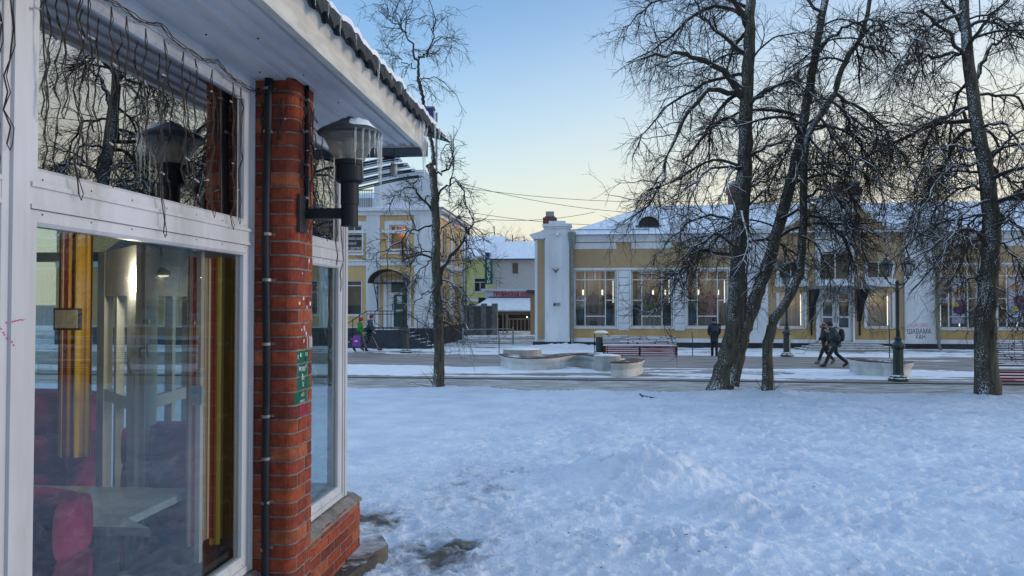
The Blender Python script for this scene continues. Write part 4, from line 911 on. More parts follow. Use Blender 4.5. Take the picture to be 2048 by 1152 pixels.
# curved shoulder mouldings
zs_ = Z_(478)
shp = [(-.25, zs_+.18), (-.28, zs_+.26), (.30, zs_+.42), (px0+.1, zs_+.62), (px0+.1, zs_+.50), (.7, zs_+.36), (.62, zs_+.15), (.5, zs_+.02), (-.02, zs_+.02), (-.02, zs_-.10), (-.12, zs_+.05)]
wb.prism(shp, 'y', -.26, .6)
shp2 = [(px1, zs_+.50), (px1+.3, zs_+.5), (px1+.32, zs_+.3), (px1+.32, zs_+.12), (px1, zs_+.12)]
wb.prism(shp2, 'y', -.24, .5)
wb.build('pilaster', M_WHITE, shop)
tp = MB(); tp.box(.16, px0-.05, -.095, -.081, zP+.1, zs_-.05); tp.build('tan_strip', M_TAN, shop)
pn = MB(); a0, a1, b0, b1 = X_(1100), X_(1126), fA(1110,535)[1], fA(1110,470)[1]
for q in ((a0-.03,a0,b0,b1),(a1,a1+.03,b0,b1),(a0,a1,b0-.03,b0),(a0,a1,b1,b1+.03)): pn.box(q[0],q[1],-.32,-.3005,q[2],q[3])
pn.box(px0+.02, px1-.02, -.306, -.3005, fA(1110,628)[1], fA(1110,626)[1]); pn.box((a0+a1)/2-.012, (a0+a1)/2+.012, -.304, -.3005, fA(1110,580)[1], b0-.03); pn.build('raised_panel', M_WHITE, shop)
sg = thing('wall_plaque', 'small square grey plaque on the white corner pylon', 'plaque', AO, -ANG)
mb = MB(); x, z = fA(1114, 609); mb.box(x-.20, x+.20, -.335, -.3005, z-.10, z+.10); mb.build('plate', mat('plaque_grey', (.42,.44,.40), (.36,.38,.35)), sg)
mb = MB(); mb.box(x-.16, x-.04, -.340, -.3355, z-.06, z+.06); mb.box(x+.0, x+.16, -.340, -.3355, z+.02, z+.05); mb.box(x+.0, x+.12, -.340, -.3355, z-.04, z-.01); mb.build('lettering', M_PLINTH, sg)
em = thing('wall_emblem', 'small dark winged emblem high on the white corner pylon', 'emblem', AO, -ANG)
mb = MB(); x, z = fA(1112, 542); e = [(0,-.17),(.07,-.05),(.20,.07),(.23,.12),(.12,.10),(.05,.02),(0,.08),(-.05,.02),(-.12,.10),(-.23,.12),(-.20,.07),(-.07,-.05)]
mb.prism([(x+a*.75, z+b*.85) for a, b in e], 'y', -.35, -.3005); mb.build('relief', mat('bronze', (.14,.12,.10), (.08,.07,.06), rough=.5, metal=.4), em)
cmr = thing('wall_camera', 'small round security camera near the top of the corner pylon', 'camera', AO, -ANG)
mb = MB(); x, z = fA(1117, 471); mb.lathe([(.02,-.1),(.07,-.06),(.08,0),(.06,.05),(.03,.07)], 12, (x-.05, -.42, z)); mb.box(x-.07, x+.10, -.42, -.3, z+.06, z+.14); mb.build('housing', M_WHITE, cmr, smooth=False)
mb = MB(); mb.lathe([(.03,-.13),(.035,-.10)], 8, (x-.05, -.44, z+.03)); mb.build('lens', M_DARK, cmr)
# chimneys
def chimney(px, Yb, pw, ptop, pbot, nm='chimney', cap=True):
    P_ = atY(px, ptop, Yb) - AO; s_ = Yb/FPX; x, y, z = P_.dot(VX), P_.dot(UY), P_.z; h = (pbot-ptop)*s_; w_ = pw*s_
    mb = MB(); mb.box(x-w_/2, x+w_/2, y-w_/2, y+w_/2, z-h, z-.28); mb.box(x-w_/2-.10, x+w_/2+.10, y-w_/2-.10, y+w_/2+.10, z-.75, z-.35)
    o = mb.build(nm, snow_top(mat('chimney_brick', (.17,.075,.05), (.10,.05,.04), scale=9, rough=.9, stretch=(1,1,4)), .7, .9), shop)
    if cap: mb = MB(); mb.box(x-w_/2+.06, x+w_/2-.06, y-w_/2, y+w_/2, z-.279, z); mb.build('cowl', M_METAL, o)
chimney(1100, 42.5, 20, 424, 450); chimney(1477, 46.0, 36, 364, 425); chimney(1692, 46.0, 40, 366, 425)
# roof: hipped, snow covered, standing seams
rf = MB(); DP = 12.0; xr0 = fA(1300, 413)[0]; Rg = atY(1300, 413, AO.y + 5.6) - AO; xr0, zr = Rg.dot(VX), Rg.z; xe = xd - .2
rf.add([(xe, -.34, zE), (XR+.5, -.34, zE), (XR+.5, DP+.3, zE), (xe-1.0, DP+.3, zE), (xr0, DP/2, zr), (XR-6, DP/2, zr), (xe-1.0, 1.2, zE+.02)],
       [(0,1,5,4), (1,2,5), (2,3,4,5), (3,6,4), (6,0,4), (0,6,3,2,1)])
rf.build('roof', M_ROOFSNOW, shop)
sm = MB()
for k in range(60):
    x = xe + .6 + k*.62
    if x > XR: break
    tmax = min(1, (x-xe)/max(.1, xr0-xe)) if x < xr0 else 1
    tmax = min(tmax, 1 if x < XR-6 else max(0, (XR+.5-x)/6.5))
    sm.tube([(x, -.34, zE+.012), (x, -.34+(DP/2+.34)*tmax, zE+(zr-zE)*tmax+.012)], .018, 4)
sm.build('roof_seam', M_ROOFSNOW, shop)
gt = MB(); gt.tube([(xe, -.36, zE-.02), (XR+.5, -.36, zE-.02)], .035, 6); gt.tube([(xe+.2, .35, zE+.33), (X_(1300), .25, zE+.30)], .03, 5); gt.build('gutter', M_METAL, shop)
vt = MB()
for a, b_ in ((1232,1262),(1345,1374),(1870,1900)):
    x0, x1 = X_(a), X_(b_); vt.box(x0, x1, -.1, .45, zE+.0, zE+.55); vt.box(x0-.08, x1+.08, -.18, .5, zE+.551, zE+.63)
vt.build('parapet_pier', snow_top(mat('pier_white', (.60,.64,.70), (.52,.55,.60)), .8, .9), shop)
# lunette dormers
for pxc, pyb in ((1300, 452), (2006, 443), (2330, 437)):
    x = X_(pxc, 455); zb = fA(pxc, pyb)[1] + .12; r_ = .62; y0 = .75
    db = MB(); N_ = 14
    for q in range(N_):
        a, b_ = math.pi*q/N_, math.pi*(q+1)/N_
        db.quad((x+r_*math.cos(a)*1.15, y0, zb+r_*math.sin(a)), (x+r_*math.cos(b_)*1.15, y0, zb+r_*math.sin(b_)), (x+r_*math.cos(b_)*1.15, y0+2.2, zb+r_*math.sin(b_)), (x+r_*math.cos(a)*1.15, y0+2.2, zb+r_*math.sin(a)))
        ri = r_-.13; db.quad((x+r_*math.cos(a)*1.15, y0-.002, zb+r_*math.sin(a)), (x+ri*math.cos(a)*1.15, y0-.002, zb+ri*math.sin(a)), (x+ri*math.cos(b_)*1.15, y0-.002, zb+ri*math.sin(b_)), (x+r_*math.cos(b_)*1.15, y0-.002, zb+r_*math.sin(b_)))
    o = db.build('dormer', M_ROOFSNOW, shop); db = MB(); db.prism([(x+(r_-.1)*math.cos(math.pi*q/N_)*1.15, zb+(r_-.1)*math.sin(math.pi*q/N_)) for q in range(N_+1)], 'y', y0+.08, y0+.12); db.build('louvre', M_DARK, o)
# entrance bay: stepped curved gable, tall white centre
gp = MB(); xc = (xL+xRr)/2
R_ = [(xRr+.15, zE-.05), (xRr+.15, zE+.06), (X_(1795,450), zE+.10), (X_(1770,450), fA(1770,452)[1]), (X_(1752,440), fA(1752,440)[1]), (X_(1750,440), fA(1750,426)[1]), (X_(1732,430), fA(1740,423)[1]), (X_(1717,420), fA(1720,414)[1]), (X_(1717,420), fA(1720,406)[1])]
Lh = [(2*xc - x, z) for x, z in R_][::-1]
gp.prism(R_ + Lh, 'y', -.03, .34); gp.build('gable', M_TAN, shop)
gm = MB()
for side in (1, -1):
    pts = [((x if side == 1 else 2*xc-x), z) for x, z in R_[1:]]
    for (xa, za), (xb, zb) in zip(pts, pts[1:]):
        gm.add([(xa,-.16,za-.08),(xb,-.16,zb-.08),(xb,-.16,zb+.06),(xa,-.16,za+.06),(xa,.4,za-.08),(xb,.4,zb-.08),(xb,.4,zb+.06),(xa,.4,za+.06)], [(0,1,2,3),(4,7,6,5),(0,4,5,1),(3,2,6,7),(0,3,7,4),(1,5,6,2)])
    xx = X_(1746,440) if side == 1 else 2*xc - X_(1746,440); gm.box(xx-.16, xx+.16, -.2, .3, fA(1746,440)[1], fA(1746,424)[1])
cx0, cx1 = X_(1631), X_(1708); ztc = fA(1670,401)[1]
for a, b_, c, d in ((cx0, door_[0], door_[2], ztc), (door_[1], cx1, door_[2], ztc), (door_[0], door_[1], upc[3], ztc), (door_[0], door_[1], door_[3], upc[2])): gm.box(a, b_, -.10, -.0305, c, d)
gm.box(cx0-.35, cx1+.35, -.2, .3, ztc-.02, ztc+.2)
for o4 in ent + upw:
    gm.box(o4[0]-.14, o4[0]-.02, -.06, -.0005, o4[2], o4[3]); gm.box(o4[1]+.02, o4[1]+.14, -.06, -.0005, o4[2], o4[3]); 
for o4 in upw: gm.box(o4[0]-.2, o4[1]+.2, -.12, -.001, o4[2]-.42, o4[2]-.03)
gm.build('gable_moulding', M_WHITE, shop)
# the windows themselves
M_SHOPIN = mat('shop_drape', (.50,.45,.38), (.32,.28,.235), scale=2.0, rough=.9, stretch=(5,1,.1))
for k, (x0, x1, z0, z1) in enumerate(ops):
    W_ = x1-x0; zt1 = z1-(z1-z0)*.17; a, b_ = x0+W_*.26, x0+W_*.74
    window(shop, x0+.02, x1-.02, z0, z1, [(a, z0, z1), (b_, z0, z1), (x0+W_*.5, zt1, z1)], [(zt1, x0, x1), (z0+(z1-z0)*.47, x0, a), (z0+(z1-z0)*.47, b_, x1), (z0+(z1-z0)*.19, a, b_)], back=M_SHOPIN, depth=1.15, y=.10)
    s_ = MB(); s_.box(x0-.08, x0+.0, -.05, .0, z0-.06, z1+.05); s_.box(x1, x1+.08, -.05, .0, z0-.06, z1+.05); s_.box(x0-.08, x1+.08, -.052, .0, z0-.09, z0-.005); s_.build('window_surround', M_WHITE, shop)
for k, (x0, x1, z0, z1) in enumerate(ent):
    window(shop, x0, x1, z0, z1, [], [], back=M_SHOPIN, depth=.9, y=.10)
for k, (x0, x1, z0, z1) in enumerate(upw): window(shop, x0, x1, z0, z1, [((x0+x1)/2, z0, z1)], [], back=M_GREYIN, depth=.4, y=.10)
window(shop, *upc, [((upc[0]+upc[1])/2, upc[2], upc[3])], [], back=M_GREYIN, depth=.4, y=.10)
# lit lamps inside, and what stands in the windows
WARM = (1.0, .84, .62); M_TUBE = light_mat('lit_tube', (1, .93, .80), .42); M_PEND = light_mat('lit_pendant', (1, .85, .55), .6)
def inshop(x, y, z): return AO + VX*x + UY*y + Vector((0,0,z))
def figure_dress(kind, label, x, z, h, m1, m2, y=.62):
    t = thing('dress_form', label, 'mannequin', inshop(x, y, z), -ANG, 'mannequins in the shop windows')
    k = h/1.25
    mb = MB(); mb.lathe([(.03,0),(.03,.3*k)], 8); mb.lathe([(.18*k,0),(.16*k,.02)], 12); mb.lathe([(.03*k,1.16*k),(.045*k,1.2*k),(.04*k,1.30*k),(.0,1.31*k)], 8); mb.build('stand', mat('red_stand', (.45,.04,.03)), t)
    if kind == 'dress': pr = [(.22*k,.12*k),(.24*k,.25*k),(.19*k,.55*k),(.12*k,.80*k),(.17*k,1.0*k),(.18*k,1.10*k),(.06*k,1.18*k)]
    else: pr = [(.17*k,.62*k),(.19*k,.8*k),(.20*k,1.0*k),(.20*k,1.10*k),(.07*k,1.18*k)]
    mb = MB(); mb.lathe(pr, 14, sy=.6); 
    for s_ in (-1, 1): mb.tube([(s_*.16*k,0,1.10*k),(s_*.25*k,0,.98*k),(s_*.27*k,0,.72*k if kind == 'dress' else .9*k)], [.06*k,.055*k,.045*k], 8)
    mb.build('garment', m1, t, smooth=True)
    if kind != 'dress': mb = MB(); mb.lathe([(.12*k,.02),(.14*k,.3*k),(.16*k,.62*k)], 12, sy=.6); mb.build('trousers', m2, t, smooth=True)
G1 = mat('patterned_grey', (.16,.15,.17), (.06,.055,.07), scale=40); G2 = mat('black_cloth', (.03,.03,.035)); G3 = mat('teal_cloth', (.03,.075,.08)); G4 = mat('black_white_print', (.5,.5,.48), (.03,.03,.03), scale=22, lo=.48, hi=.52); G5 = mat('green_cloth', (.10,.22,.05), (.05,.12,.03)); G6 = mat('rose_cloth', (.40,.18,.16), (.25,.1,.1), scale=10)
x, z0 = X_(1187), ops[0][2]
figure_dress('dress', 'dress form in a patterned grey long dress, middle of the leftmost shop window', X_(1187), z0+.62, 1.25, G1, G2)
figure_dress('suit', 'dress form in a black top and teal trousers, right side of the leftmost shop window', X_(1217), z0+.10, 1.75, G2, G3)
figure_dress('suit', 'dress form in black and white print top, left in leftmost shop window', X_(1160), z0+.08, 1.72, G4, G3)
figure_dress('suit', 'dress form in dark top and green skirt in the second shop window', X_(1303), z0+.55, 1.35, G1, G5)
figure_dress('suit', 'dark clothed dress form at the left edge of the second shop window', X_(1273), z0+.05, 1.2, G3, G3)
figure_dress('dress', 'dress form in black at the right edge of the second shop window', X_(1337), z0+.05, 1.5, G2, G2)
figure_dress('dress', 'dress form in dark dress, left in the window beside the forked tree', X_(1385), z0+.05, 1.7, G3, G2)
figure_dress('dress', 'dress form in rose dress, in the window beside the forked tree', X_(1424), z0+.35, 1.5, G6, G2)
bgb = thing('display_bag', 'small dark handbag on the floor of the leftmost shop window', 'bag', inshop(X_(1187), .5, z0+.06), -ANG)
mb = MB(); mb.lathe([(.20,0),(.22,.1),(.17,.22),(.10,.26)], 12, sy=.5); mb.build('body', G2, bgb, smooth=True); mb = MB(); mb.tube([(.1*math.cos(a),0,.25+.13*math.sin(a)) for a in [math.pi*q/6 for q in range(7)]], .012, 5); mb.build('handle', G2, bgb)
for k, px in enumerate((1166, 1205, 1308, 1333, 1400, 1440)):
    where = ['left in the leftmost shop window', 'right in the leftmost shop window', 'middle of the second shop window', 'right in the second shop window', 'left in the third shop window', 'right in the third shop window'][k]
    t = thing('pendant_lamp', 'lit pendant lamp ' + where, 'lamp', inshop(X_(px), .55, ops[0][3]-.1), -ANG, 'pendant lamps in the shop windows')
    mb = MB(); mb.tube([(0,0,.1),(0,0,-.95)], .012, 4); mb.build('cord', mat('red_cord', (.20,.05,.04)), t); mb = MB(); mb.lathe([(.02,-1.25),(.045,-1.2),(.045,-1.0),(.02,-.95)], 10); mb.build('bulb', M_PEND, t)
for k, (x0, x1, z0_, z1_) in enumerate(ops[:5]):
    t = thing('tube_light', 'lit white tube light at the %s shop window' % ['leftmost', 'second', 'third', 'toy', 'rightmost'][k], 'lamp', inshop(0, 0, 0), -ANG, 'tube lights in the shop windows')
    mb = MB()
    if k < 3: mb.box(x1-.19, x1-.15, .30, .34, z0_+1.3, z0_+2.5)
    else: mb.box(x0+.16, x0+.21, .30, .34, z0_+.1, z0_+1.25); mb.box(x0+1.1, x0+1.15, .30, .34, z0_+.1, z0_+.9)
    mb.build('tube', M_TUBE, t); point_lamp(((x0+x1)/2, .62, z1_-.5), 1.7 if k < 3 else 2.4, WARM, t)
for k, (x0, x1, z0_, z1_) in enumerate(ent):
    t = thing('tube_light', 'lit tube light in the small window %s of the entrance' % ['left', 'right'][k], 'lamp', inshop(0, 0, 0), -ANG, 'tube lights in the shop windows')
    mb = MB(); mb.box(x1-.12, x1-.08, .25, .29, z0_+.1, z1_-.1); mb.build('tube', M_TUBE, t); point_lamp(((x0+x1)/2, .55, z1_-.3), 2, (1,.84,.6), t)
# posters in the right-hand shop windows
def blobs(name, label, x0, x1, z0, z1, y, cols):
    t = thing(name, label, 'poster', inshop(0,0,0), -ANG); mb = MB(); mb.box(x0, x1, y, y+.02, z0, z1); mb.build('sheet', mat('poster_'+name+str(int(x0)), (.55,.50,.55), (.40,.42,.62), scale=4), t)
    for k, (fx, fz, r_, c) in enumerate(cols):
        mb = MB(); mb.prism([(x0+(x1-x0)*fx+r_*math.cos(a)*(1+.15*math.sin(3*a+k)), z0+(z1-z0)*fz+r_*math.sin(a)) for a in [q*math.pi/8 for q in range(16)]], 'y', y-.003*(k+1), y-.0005-.003*k); mb.build('printed_shape', mat('print_%d_%d_%d' % tuple(int(v*99) for v in c), c, tuple(v*.7 for v in c), scale=6), t)
PUR, YLW, ORG, BRN = (.16,.03,.17), (.65,.55,.06), (.60,.25,.12), (.25,.13,.07)
x0, x1, z0_, z1_ = ops[3]
blobs('poster', 'colourful poster with purple and orange shapes in the toy shop window behind the bare tree', x0+.75, x1-.55, z0_+.25, z1_-.65, .28, [(.35,.62,.16,ORG),(.68,.72,.24,ORG),(.62,.36,.38,PUR),(.25,.42,.16,YLW)])
blobs('poster', 'brown picture board at the left edge of the toy shop window', x0+.1, x0+.62, z0_+1.3, z1_-.65, .30, [(.5,.6,.18,ORG),(.5,.25,.14,BRN)])
x0, x1, z0_, z1_ = ops[4]
blobs('poster', 'poster with a purple disc in the rightmost shop window', x0+.7, x1-.3, z0_+.3, z1_-.65, .28, [(.35,.78,.22,ORG),(.6,.45,.36,PUR),(.3,.3,.15,YLW)])
for k in range(2):
    x0, x1, z0_, z1_ = ops[3+k]; sh = thing('display_shelf', 'lit shelves of small goods in the %s window' % ['toy shop', 'rightmost shop'][k], 'shelf', inshop(0,0,0), -ANG)
    mb = MB(); [mb.box(x0+.1, x1-.1, .75, 1.05, z0_+.3+q*.5, z0_+.33+q*.5) for q in range(4)]; mb.build('board', mat('shelf_wood', (.45,.33,.18)), sh)
    mb = MB()
    for q in range(4):
        for j in range(12): hh = rb.uniform(.12,.38); xx = x0+.15+j*.19; mb.box(xx, xx+.14, .78, .98, z0_+.335+q*.5, z0_+.335+q*.5+hh)
    o = mb.build('goods', mat('goods_mix', (.50,.35,.20), (.10,.16,.10), scale=3.5, lo=.45, hi=.55), sh)
# door, canopy, steps
dr = MB(); x0, x1, z0_, z1_ = door_; xm = (x0+x1)/2
for a, b_ in ((x0+.0, xm-.01), (xm+.01, x1-.0)):
    dr.box(a, a+.16, .05, .12, z0_, z1_); dr.box(b_-.16, b_, .05, .12, z0_, z1_); dr.box(a+.16, b_-.16, .05, .12, z0_, z0_+.75); dr.box(a+.16, b_-.16, .05, .12, z1_-.55, z1_-.42); dr.box(a+.16, b_-.16, .05, .12, z1_-.12, z1_); dr.box(a+.16, b_-.16, .05, .12, z0_+1.25, z0_+1.33)
do = dr.build('door', M_FRAME, shop); g = MB(); g.box(x0+.05, x1-.05, .08, .09, z0_+.7, z1_-.05); g.build('pane', M_GLASSF, do)
g = MB(); g.box(xm-.10, xm-.06, .0, .04, z0_+1.0, z0_+1.35); g.box(xm+.06, xm+.10, .0, .04, z0_+1.0, z0_+1.35); g.build('handle', M_METAL, do)
g = MB(); g.box(x0, x1, 1.0, 1.05, z0_, z1_+.1); g.build('lobby_wall', M_SHOPIN, do); g = MB(); g.box(xm+.35, xm+.62, .3, .33, z0_+1.4, z0_+2.0); g.build('notice', mat('notice_orange', ORG), do)
cn = MB(); ax0, ax1 = X_(1613), X_(1733); zc0 = fA(1670,583)[1]; cn.box(ax0, ax1, -1.3, -.105, zc0+.10, zc0+.28); cn.build('canopy', snow_top(mat('canopy_grey', (.24,.25,.26), (.16,.17,.18)), .7, .9), shop)
cb = MB()
for px in (1622, 1718):
    x = X_(px); cb.prism([(-.0, zc0-1.55), (-.06, zc0-1.5), (-.35, zc0-.8), (-.95, zc0-.25), (-1.2, zc0+.099), (-.0, zc0+.099)], 'x', x-.10, x+.10); cb.box(x-.035, x+.035, -.10, -.02, 1.0-.3, zc0-1.5)
    
cb.build('canopy_bracket', M_BLACK, shop)
M_STEP = snow_top(mat('granite_step', (.36,.35,.34), (.22,.215,.21), scale=3, rough=.85, stretch=(2,1,1)), .85, .99, 3, .9)
sp_ = MB(); zd = door_[2]; hs = [zd, zd*.75, zd*.5, zd*.25]
for k, hgt in enumerate(hs):
    xa, xb = X_(1628-14*k), X_(1730+20*k); sp_.box(xa, xb, -.75-.42*k, -.13-.002*k, 0.0, hgt-.002*k)
sp_.build('steps', M_STEP, shop)
# downpipes
dp = MB(); zfun = Z_(466)
for px in (1144, 1870):
    x = X_(px)+.02; zf = Z_(466) if px == 1144 else fA(1870,458)[1]; y = -.34
    dp.lathe([(.09, zf-1.05), (.20, zf-.35), (.22, zf), (.22, zf+.02)], 12, (x, y, 0)); dp.tube([(x,y,zf-1.0),(x,y,.30),(x,y-.03,.16),(x,y-.20,.04)], .075, 10)
    for q in range(5): dp.lathe([(.085,-.03),(.09,0),(.085,.03)], 12, (x, y, .6+q*.85))
dp.build('downpipe', mat('galvanised_pipe', (.22,.25,.25), (.14,.16,.16), scale=6, rough=.6, metal=.3), shop)
# spray writing on the right white pilaster
GA = mat('black_spray', (.02,.02,.025)); xg, zg = fA(1838, 663); 
text_mesh('ШАВАМА', .36, GA, shop, 'graffiti', (xg-.05, -.145, zg), (rad(90), 0, 0), .001, sx=.72)
text_mesh('ХАН', .34, GA, shop, 'graffiti', (xg+.0, -.145, fA(1838,674)[1]), (rad(90), 0, 0), .001, sx=.72)
text_mesh('CHUPS DEN', .26, mat('pink_spray', (.60,.06,.22), (.6,.3,.4), scale=9), shop, 'graffiti', (xg-.15, -.145, fA(1838,651)[1]), (rad(90), rad(-2), 0), .001, sx=.7)
cs = MB(); 
for a, b_ in ((1475, 1480),): pass
# dark evergreen peeking above the roof at the far right
# ================================================================== the two-storey apricot house (left)
BO = onZ(868, 694, STREET); B = Frame(BO); fB = B.front; sB = B.side
house = thing('corner_house', 'two-storey apricot and white corner house beyond the kiosk with green door', 'building', BO, -ANG)
def bx_(px, py=600): return fB(px, py)[0]
def bz_(py, px=780): return fB(px, py)[1]
zpl = bz_(656); zc1 = bz_(418); XLB = -22.0; L2 = 26.0
ww = [(bx_(779,475), bx_(815,475), bz_(500), bz_(450)), (bx_(692,475), bx_(724,475), bz_(502), bz_(450)), (bx_(690,590), bx_(724,590), bz_(631), bz_(560))]
dd = (bx_(774), bx_(818), bz_(657), bz_(560))
extra = [(bx_(600,475), bx_(636,475), bz_(502), bz_(450)), (bx_(600,590), bx_(636,590), bz_(631), bz_(560))]
wb = MB(); wb.wall(XLB, 0, zpl, zc1, ww+[dd]+extra, 0, .3); wb.build('wall', M_PEACH, house)
# side wall facing the alley
def side_wall(mb, y0, y1, z0, z1, ops_):
    t = MB(); t.wall(y0, y1, z0, z1, ops_, 0, .25); mb.add([(-v[1], v[0], v[2]) for v in t.v], [f for f in t.f])
ysd, _ = sB(927, 600); swin = [(2.2,3.5,zpl+.6,zpl+2.3),(2.2,3.5,zpl+4.0,zpl+5.7),(6.2,7.5,zpl+.6,zpl+2.3),(6.2,7.5,zpl+4.0,zpl+5.7),(10.2,11.5,zpl+.6,zpl+2.3),(10.2,11.5,zpl+4.0,zpl+5.7)]
swin = [s_ for s_ in swin if s_[1] < ysd-.4]
wb = MB(); side_wall(wb, 0, ysd, zpl, zc1, swin); wb.build('side_wall', M_PEACH, house)
for s_ in swin:
    mb = MB(); mb.box(-.16, -.10, s_[0], s_[1], s_[2], s_[2]+.08); mb.box(-.16, -.10, s_[0], s_[1], s_[3]-.08, s_[3]); mb.box(-.16,-.10, s_[0], s_[0]+.08, s_[2]+.08, s_[3]-.08); mb.box(-.16,-.10, s_[1]-.08, s_[1], s_[2]+.08, s_[3]-.08); mb.box(-.15,-.11,(s_[0]+s_[1])/2-.03,(s_[0]+s_[1])/2+.03,s_[2]+.08,s_[3]-.08)
    o = mb.build('window', M_FRAME, house); mb = MB(); mb.box(-.135,-.125,s_[0],s_[1],s_[2],s_[3]); mb.build('pane', M_GLASSF, o); mb = MB(); mb.box(-.6,-.55,s_[0]-.1,s_[1]+.1,s_[2]-.1,s_[3]+.1); mb.build('dim_room', M_GREYIN, o)
wb = MB(); wb.box(XLB, .06, -.08, .0, 0, zpl-.001); wb.box(-.3, .061, .0, ysd, 0, zpl-.002); wb.build('plinth', mat('blue_black_plinth', (.040,.052,.068), (.025,.032,.045), scale=2, rough=.7), house)
wb = MB(); wb.box(XLB, -.3, ysd-.25, ysd, 0, zc1); wb.box(XLB, XLB+.3, .3, ysd-.3, 0, zc1); wb.box(XLB, -.3, .55, .6, 0, zc1); wb.build('inner_wall', M_GREYIN, house)
wb = MB()
for a, b_ in ((733,760), (829,870), (640,668)): wb.box(bx_(a), min(bx_(b_), .05), -.10, -.0005, zpl+.02, zc1-.35)
wb.box(-.001, .055, -.10, .95, zpl+.02, zc1-.35)
for y0_, y1_ in ((4.6,5.3), (8.6,9.3), (ysd-.9, ysd)):
    if y1_ <= ysd: wb.box(.0005, .055, y0_, y1_, zpl+.02, zc1-.35)
wb.box(XLB, .06, -.07, -.001, bz_(531), bz_(522)); wb.box(XLB, .12, -.16, -.001, bz_(522)+.001, bz_(519.5)); wb.box(.001, .05, .0, ysd, bz_(531), bz_(522))
wb.box(XLB, .10, -.14, 0, zc1-.35, zc1-.12); wb.box(XLB, .30, -.34, .0, zc1-.12, zc1+.02); wb.box(XLB, .07, -.12, -.0008, zpl, zpl+.06)
wb.box(.0, .12, .0, ysd, zc1-.35, zc1-.12); wb.box(.0, .45, .0, ysd+.2, zc1-.12, zc1+.06)
for o4 in ww[:2] + extra[:1]:
    a, b_, c, d = o4; wb.box(a-.09, a-.004, -.04, -.0007, c-.12, d-.25); wb.box(b_+.004, b_+.09, -.04, -.0007, c-.12, d-.25); wb.box(a-.26, a-.004, -.06, -.0007, d-.25, d+.0); wb.box(b_+.004, b_+.26, -.06, -.0007, d-.25, d+.0); wb.box(a-.26, b_+.26, -.06, -.0007, d, d+.22); wb.box(a-.15, b_+.15, -.10, -.0008, c-.22, c-.121)
wb.box(XLB, -.02, -.05, -.0006, bz_(466), bz_(460))
wb.build('white_trim', M_WHITE, house)
# attic storey and balcony rail
wb = MB(); za = bz_(343)
wb.box(bx_(752,380), bx_(842,380), .4, 5, zc1+.02, za); wb.box(bx_(742,380), bx_(752,380), .6, 5, zc1+.02, za-.6)
wb.prism([(bx_(700,400)-6, zc1+.02), (bx_(866,400), zc1+.02), (bx_(866,400), bz_(352)), (bx_(842,400), bz_(346)), (bx_(842,400), zc1+.4), (bx_(752,400), zc1+.4), (bx_(745,400), bz_(395)), (bx_(700,400)-6, bz_(403))], 'y', .0, .35)
wb.box(bx_(752,380)-.06, bx_(842,380)+.2, .3, 5.1, za, za+.12); wb.build('attic', M_WHITE, house)
wb = MB(); wb.add([(XLB,-.3,zc1+.03),(.45,-.3,zc1+.03),(.45,ysd+.2,zc1+.07),(XLB,ysd+.2,zc1+.07),(XLB,ysd/2,zc1+1.6),(-4.5,ysd/2,zc1+1.6)], [(0,1,5,4),(1,2,5),(2,3,4,5),(0,4,3)]); wb.build('roof', M_ROOFSNOW, house)
wb = MB()
for q in range(9): xx = bx_(716,390)+q*.10; wb.box(xx-.012, xx+.012, -.12, -.10, zc1+.08, bz_(381))
wb.box(bx_(716,390)-.05, bx_(716,390)+.88, -.13, -.09, bz_(381), bz_(381)+.05); wb.build('balcony_rail', M_BLACK, house)
gt = MB(); gt.tube([(.47,-.2,zc1+.02),(.47,ysd+.3,zc1+.04)], .06, 8); gt.tube([(.20,ysd-.1,zc1),(.18,ysd-.1,.2)], .06, 8); gt.build('gutter', M_METAL, house)
OR = mat('orange_drape', (.42,.20,.10), (.28,.12,.06), scale=4, rough=.9, stretch=(3,1,.4)); M_DKG = mat('dark_green_door', (.015,.06,.045), (.01,.04,.03), rough=.35)
a, b_, c, d = ww[0]; zt1 = c+(d-c)*.68; window(house, a, b_, c, d, [(a+(b_-a)*.33, zt1, d), (a+(b_-a)*.68, zt1, d)], [(zt1, a, b_)], back=OR, depth=.3, y=.10)
point_lamp((b_-.35, .30, d-.35), 1.2, (1,.62,.3), house, .04); gl = MB(); gl.lathe([(.0,-.07),(.07,-.03),(.07,.03),(0,.07)], 10, (b_-.22, .26, d-.28)); gl.build('lit_bulb', M_PEND, house)
a, b_, c, d = ww[1]; w2_ = window(house, a, b_, c, d, [((a+b_)/2, c+(d-c)*.66, d)], [(c+(d-c)*.66, a, b_)], back=M_GREYIN, depth=.3, y=.10)
mb = MB(); mb.box(a-.9, b_-.04, .04, .07, c+.10, c+(d-c)*.62); bd = mb.build('banner', mat('banner_brown', (.06,.045,.045), (.04,.03,.03)), w2_)
for q, tx in enumerate(('английский', 'язык', 'для детей', 'и взрослых')): text_mesh(tx, .235, M_CHALK, w2_, 'lettering', ((a+b_)/2-.14, .035, c+(d-c)*.62-.18-q*.262), (rad(90), 0, 0), .001, sx=.95, shear=.2)
a, b_, c, d = ww[2]; window(house, a, b_, c, d-.001, [], [(d-.3, a, b_)], back=M_GREYIN, depth=.4, y=.10)
for a, b_, c, d in extra: window(house, a, b_, c, d, [], [(c+(d-c)*.66, a, b_)], back=M_GREYIN, depth=.4, y=.10)
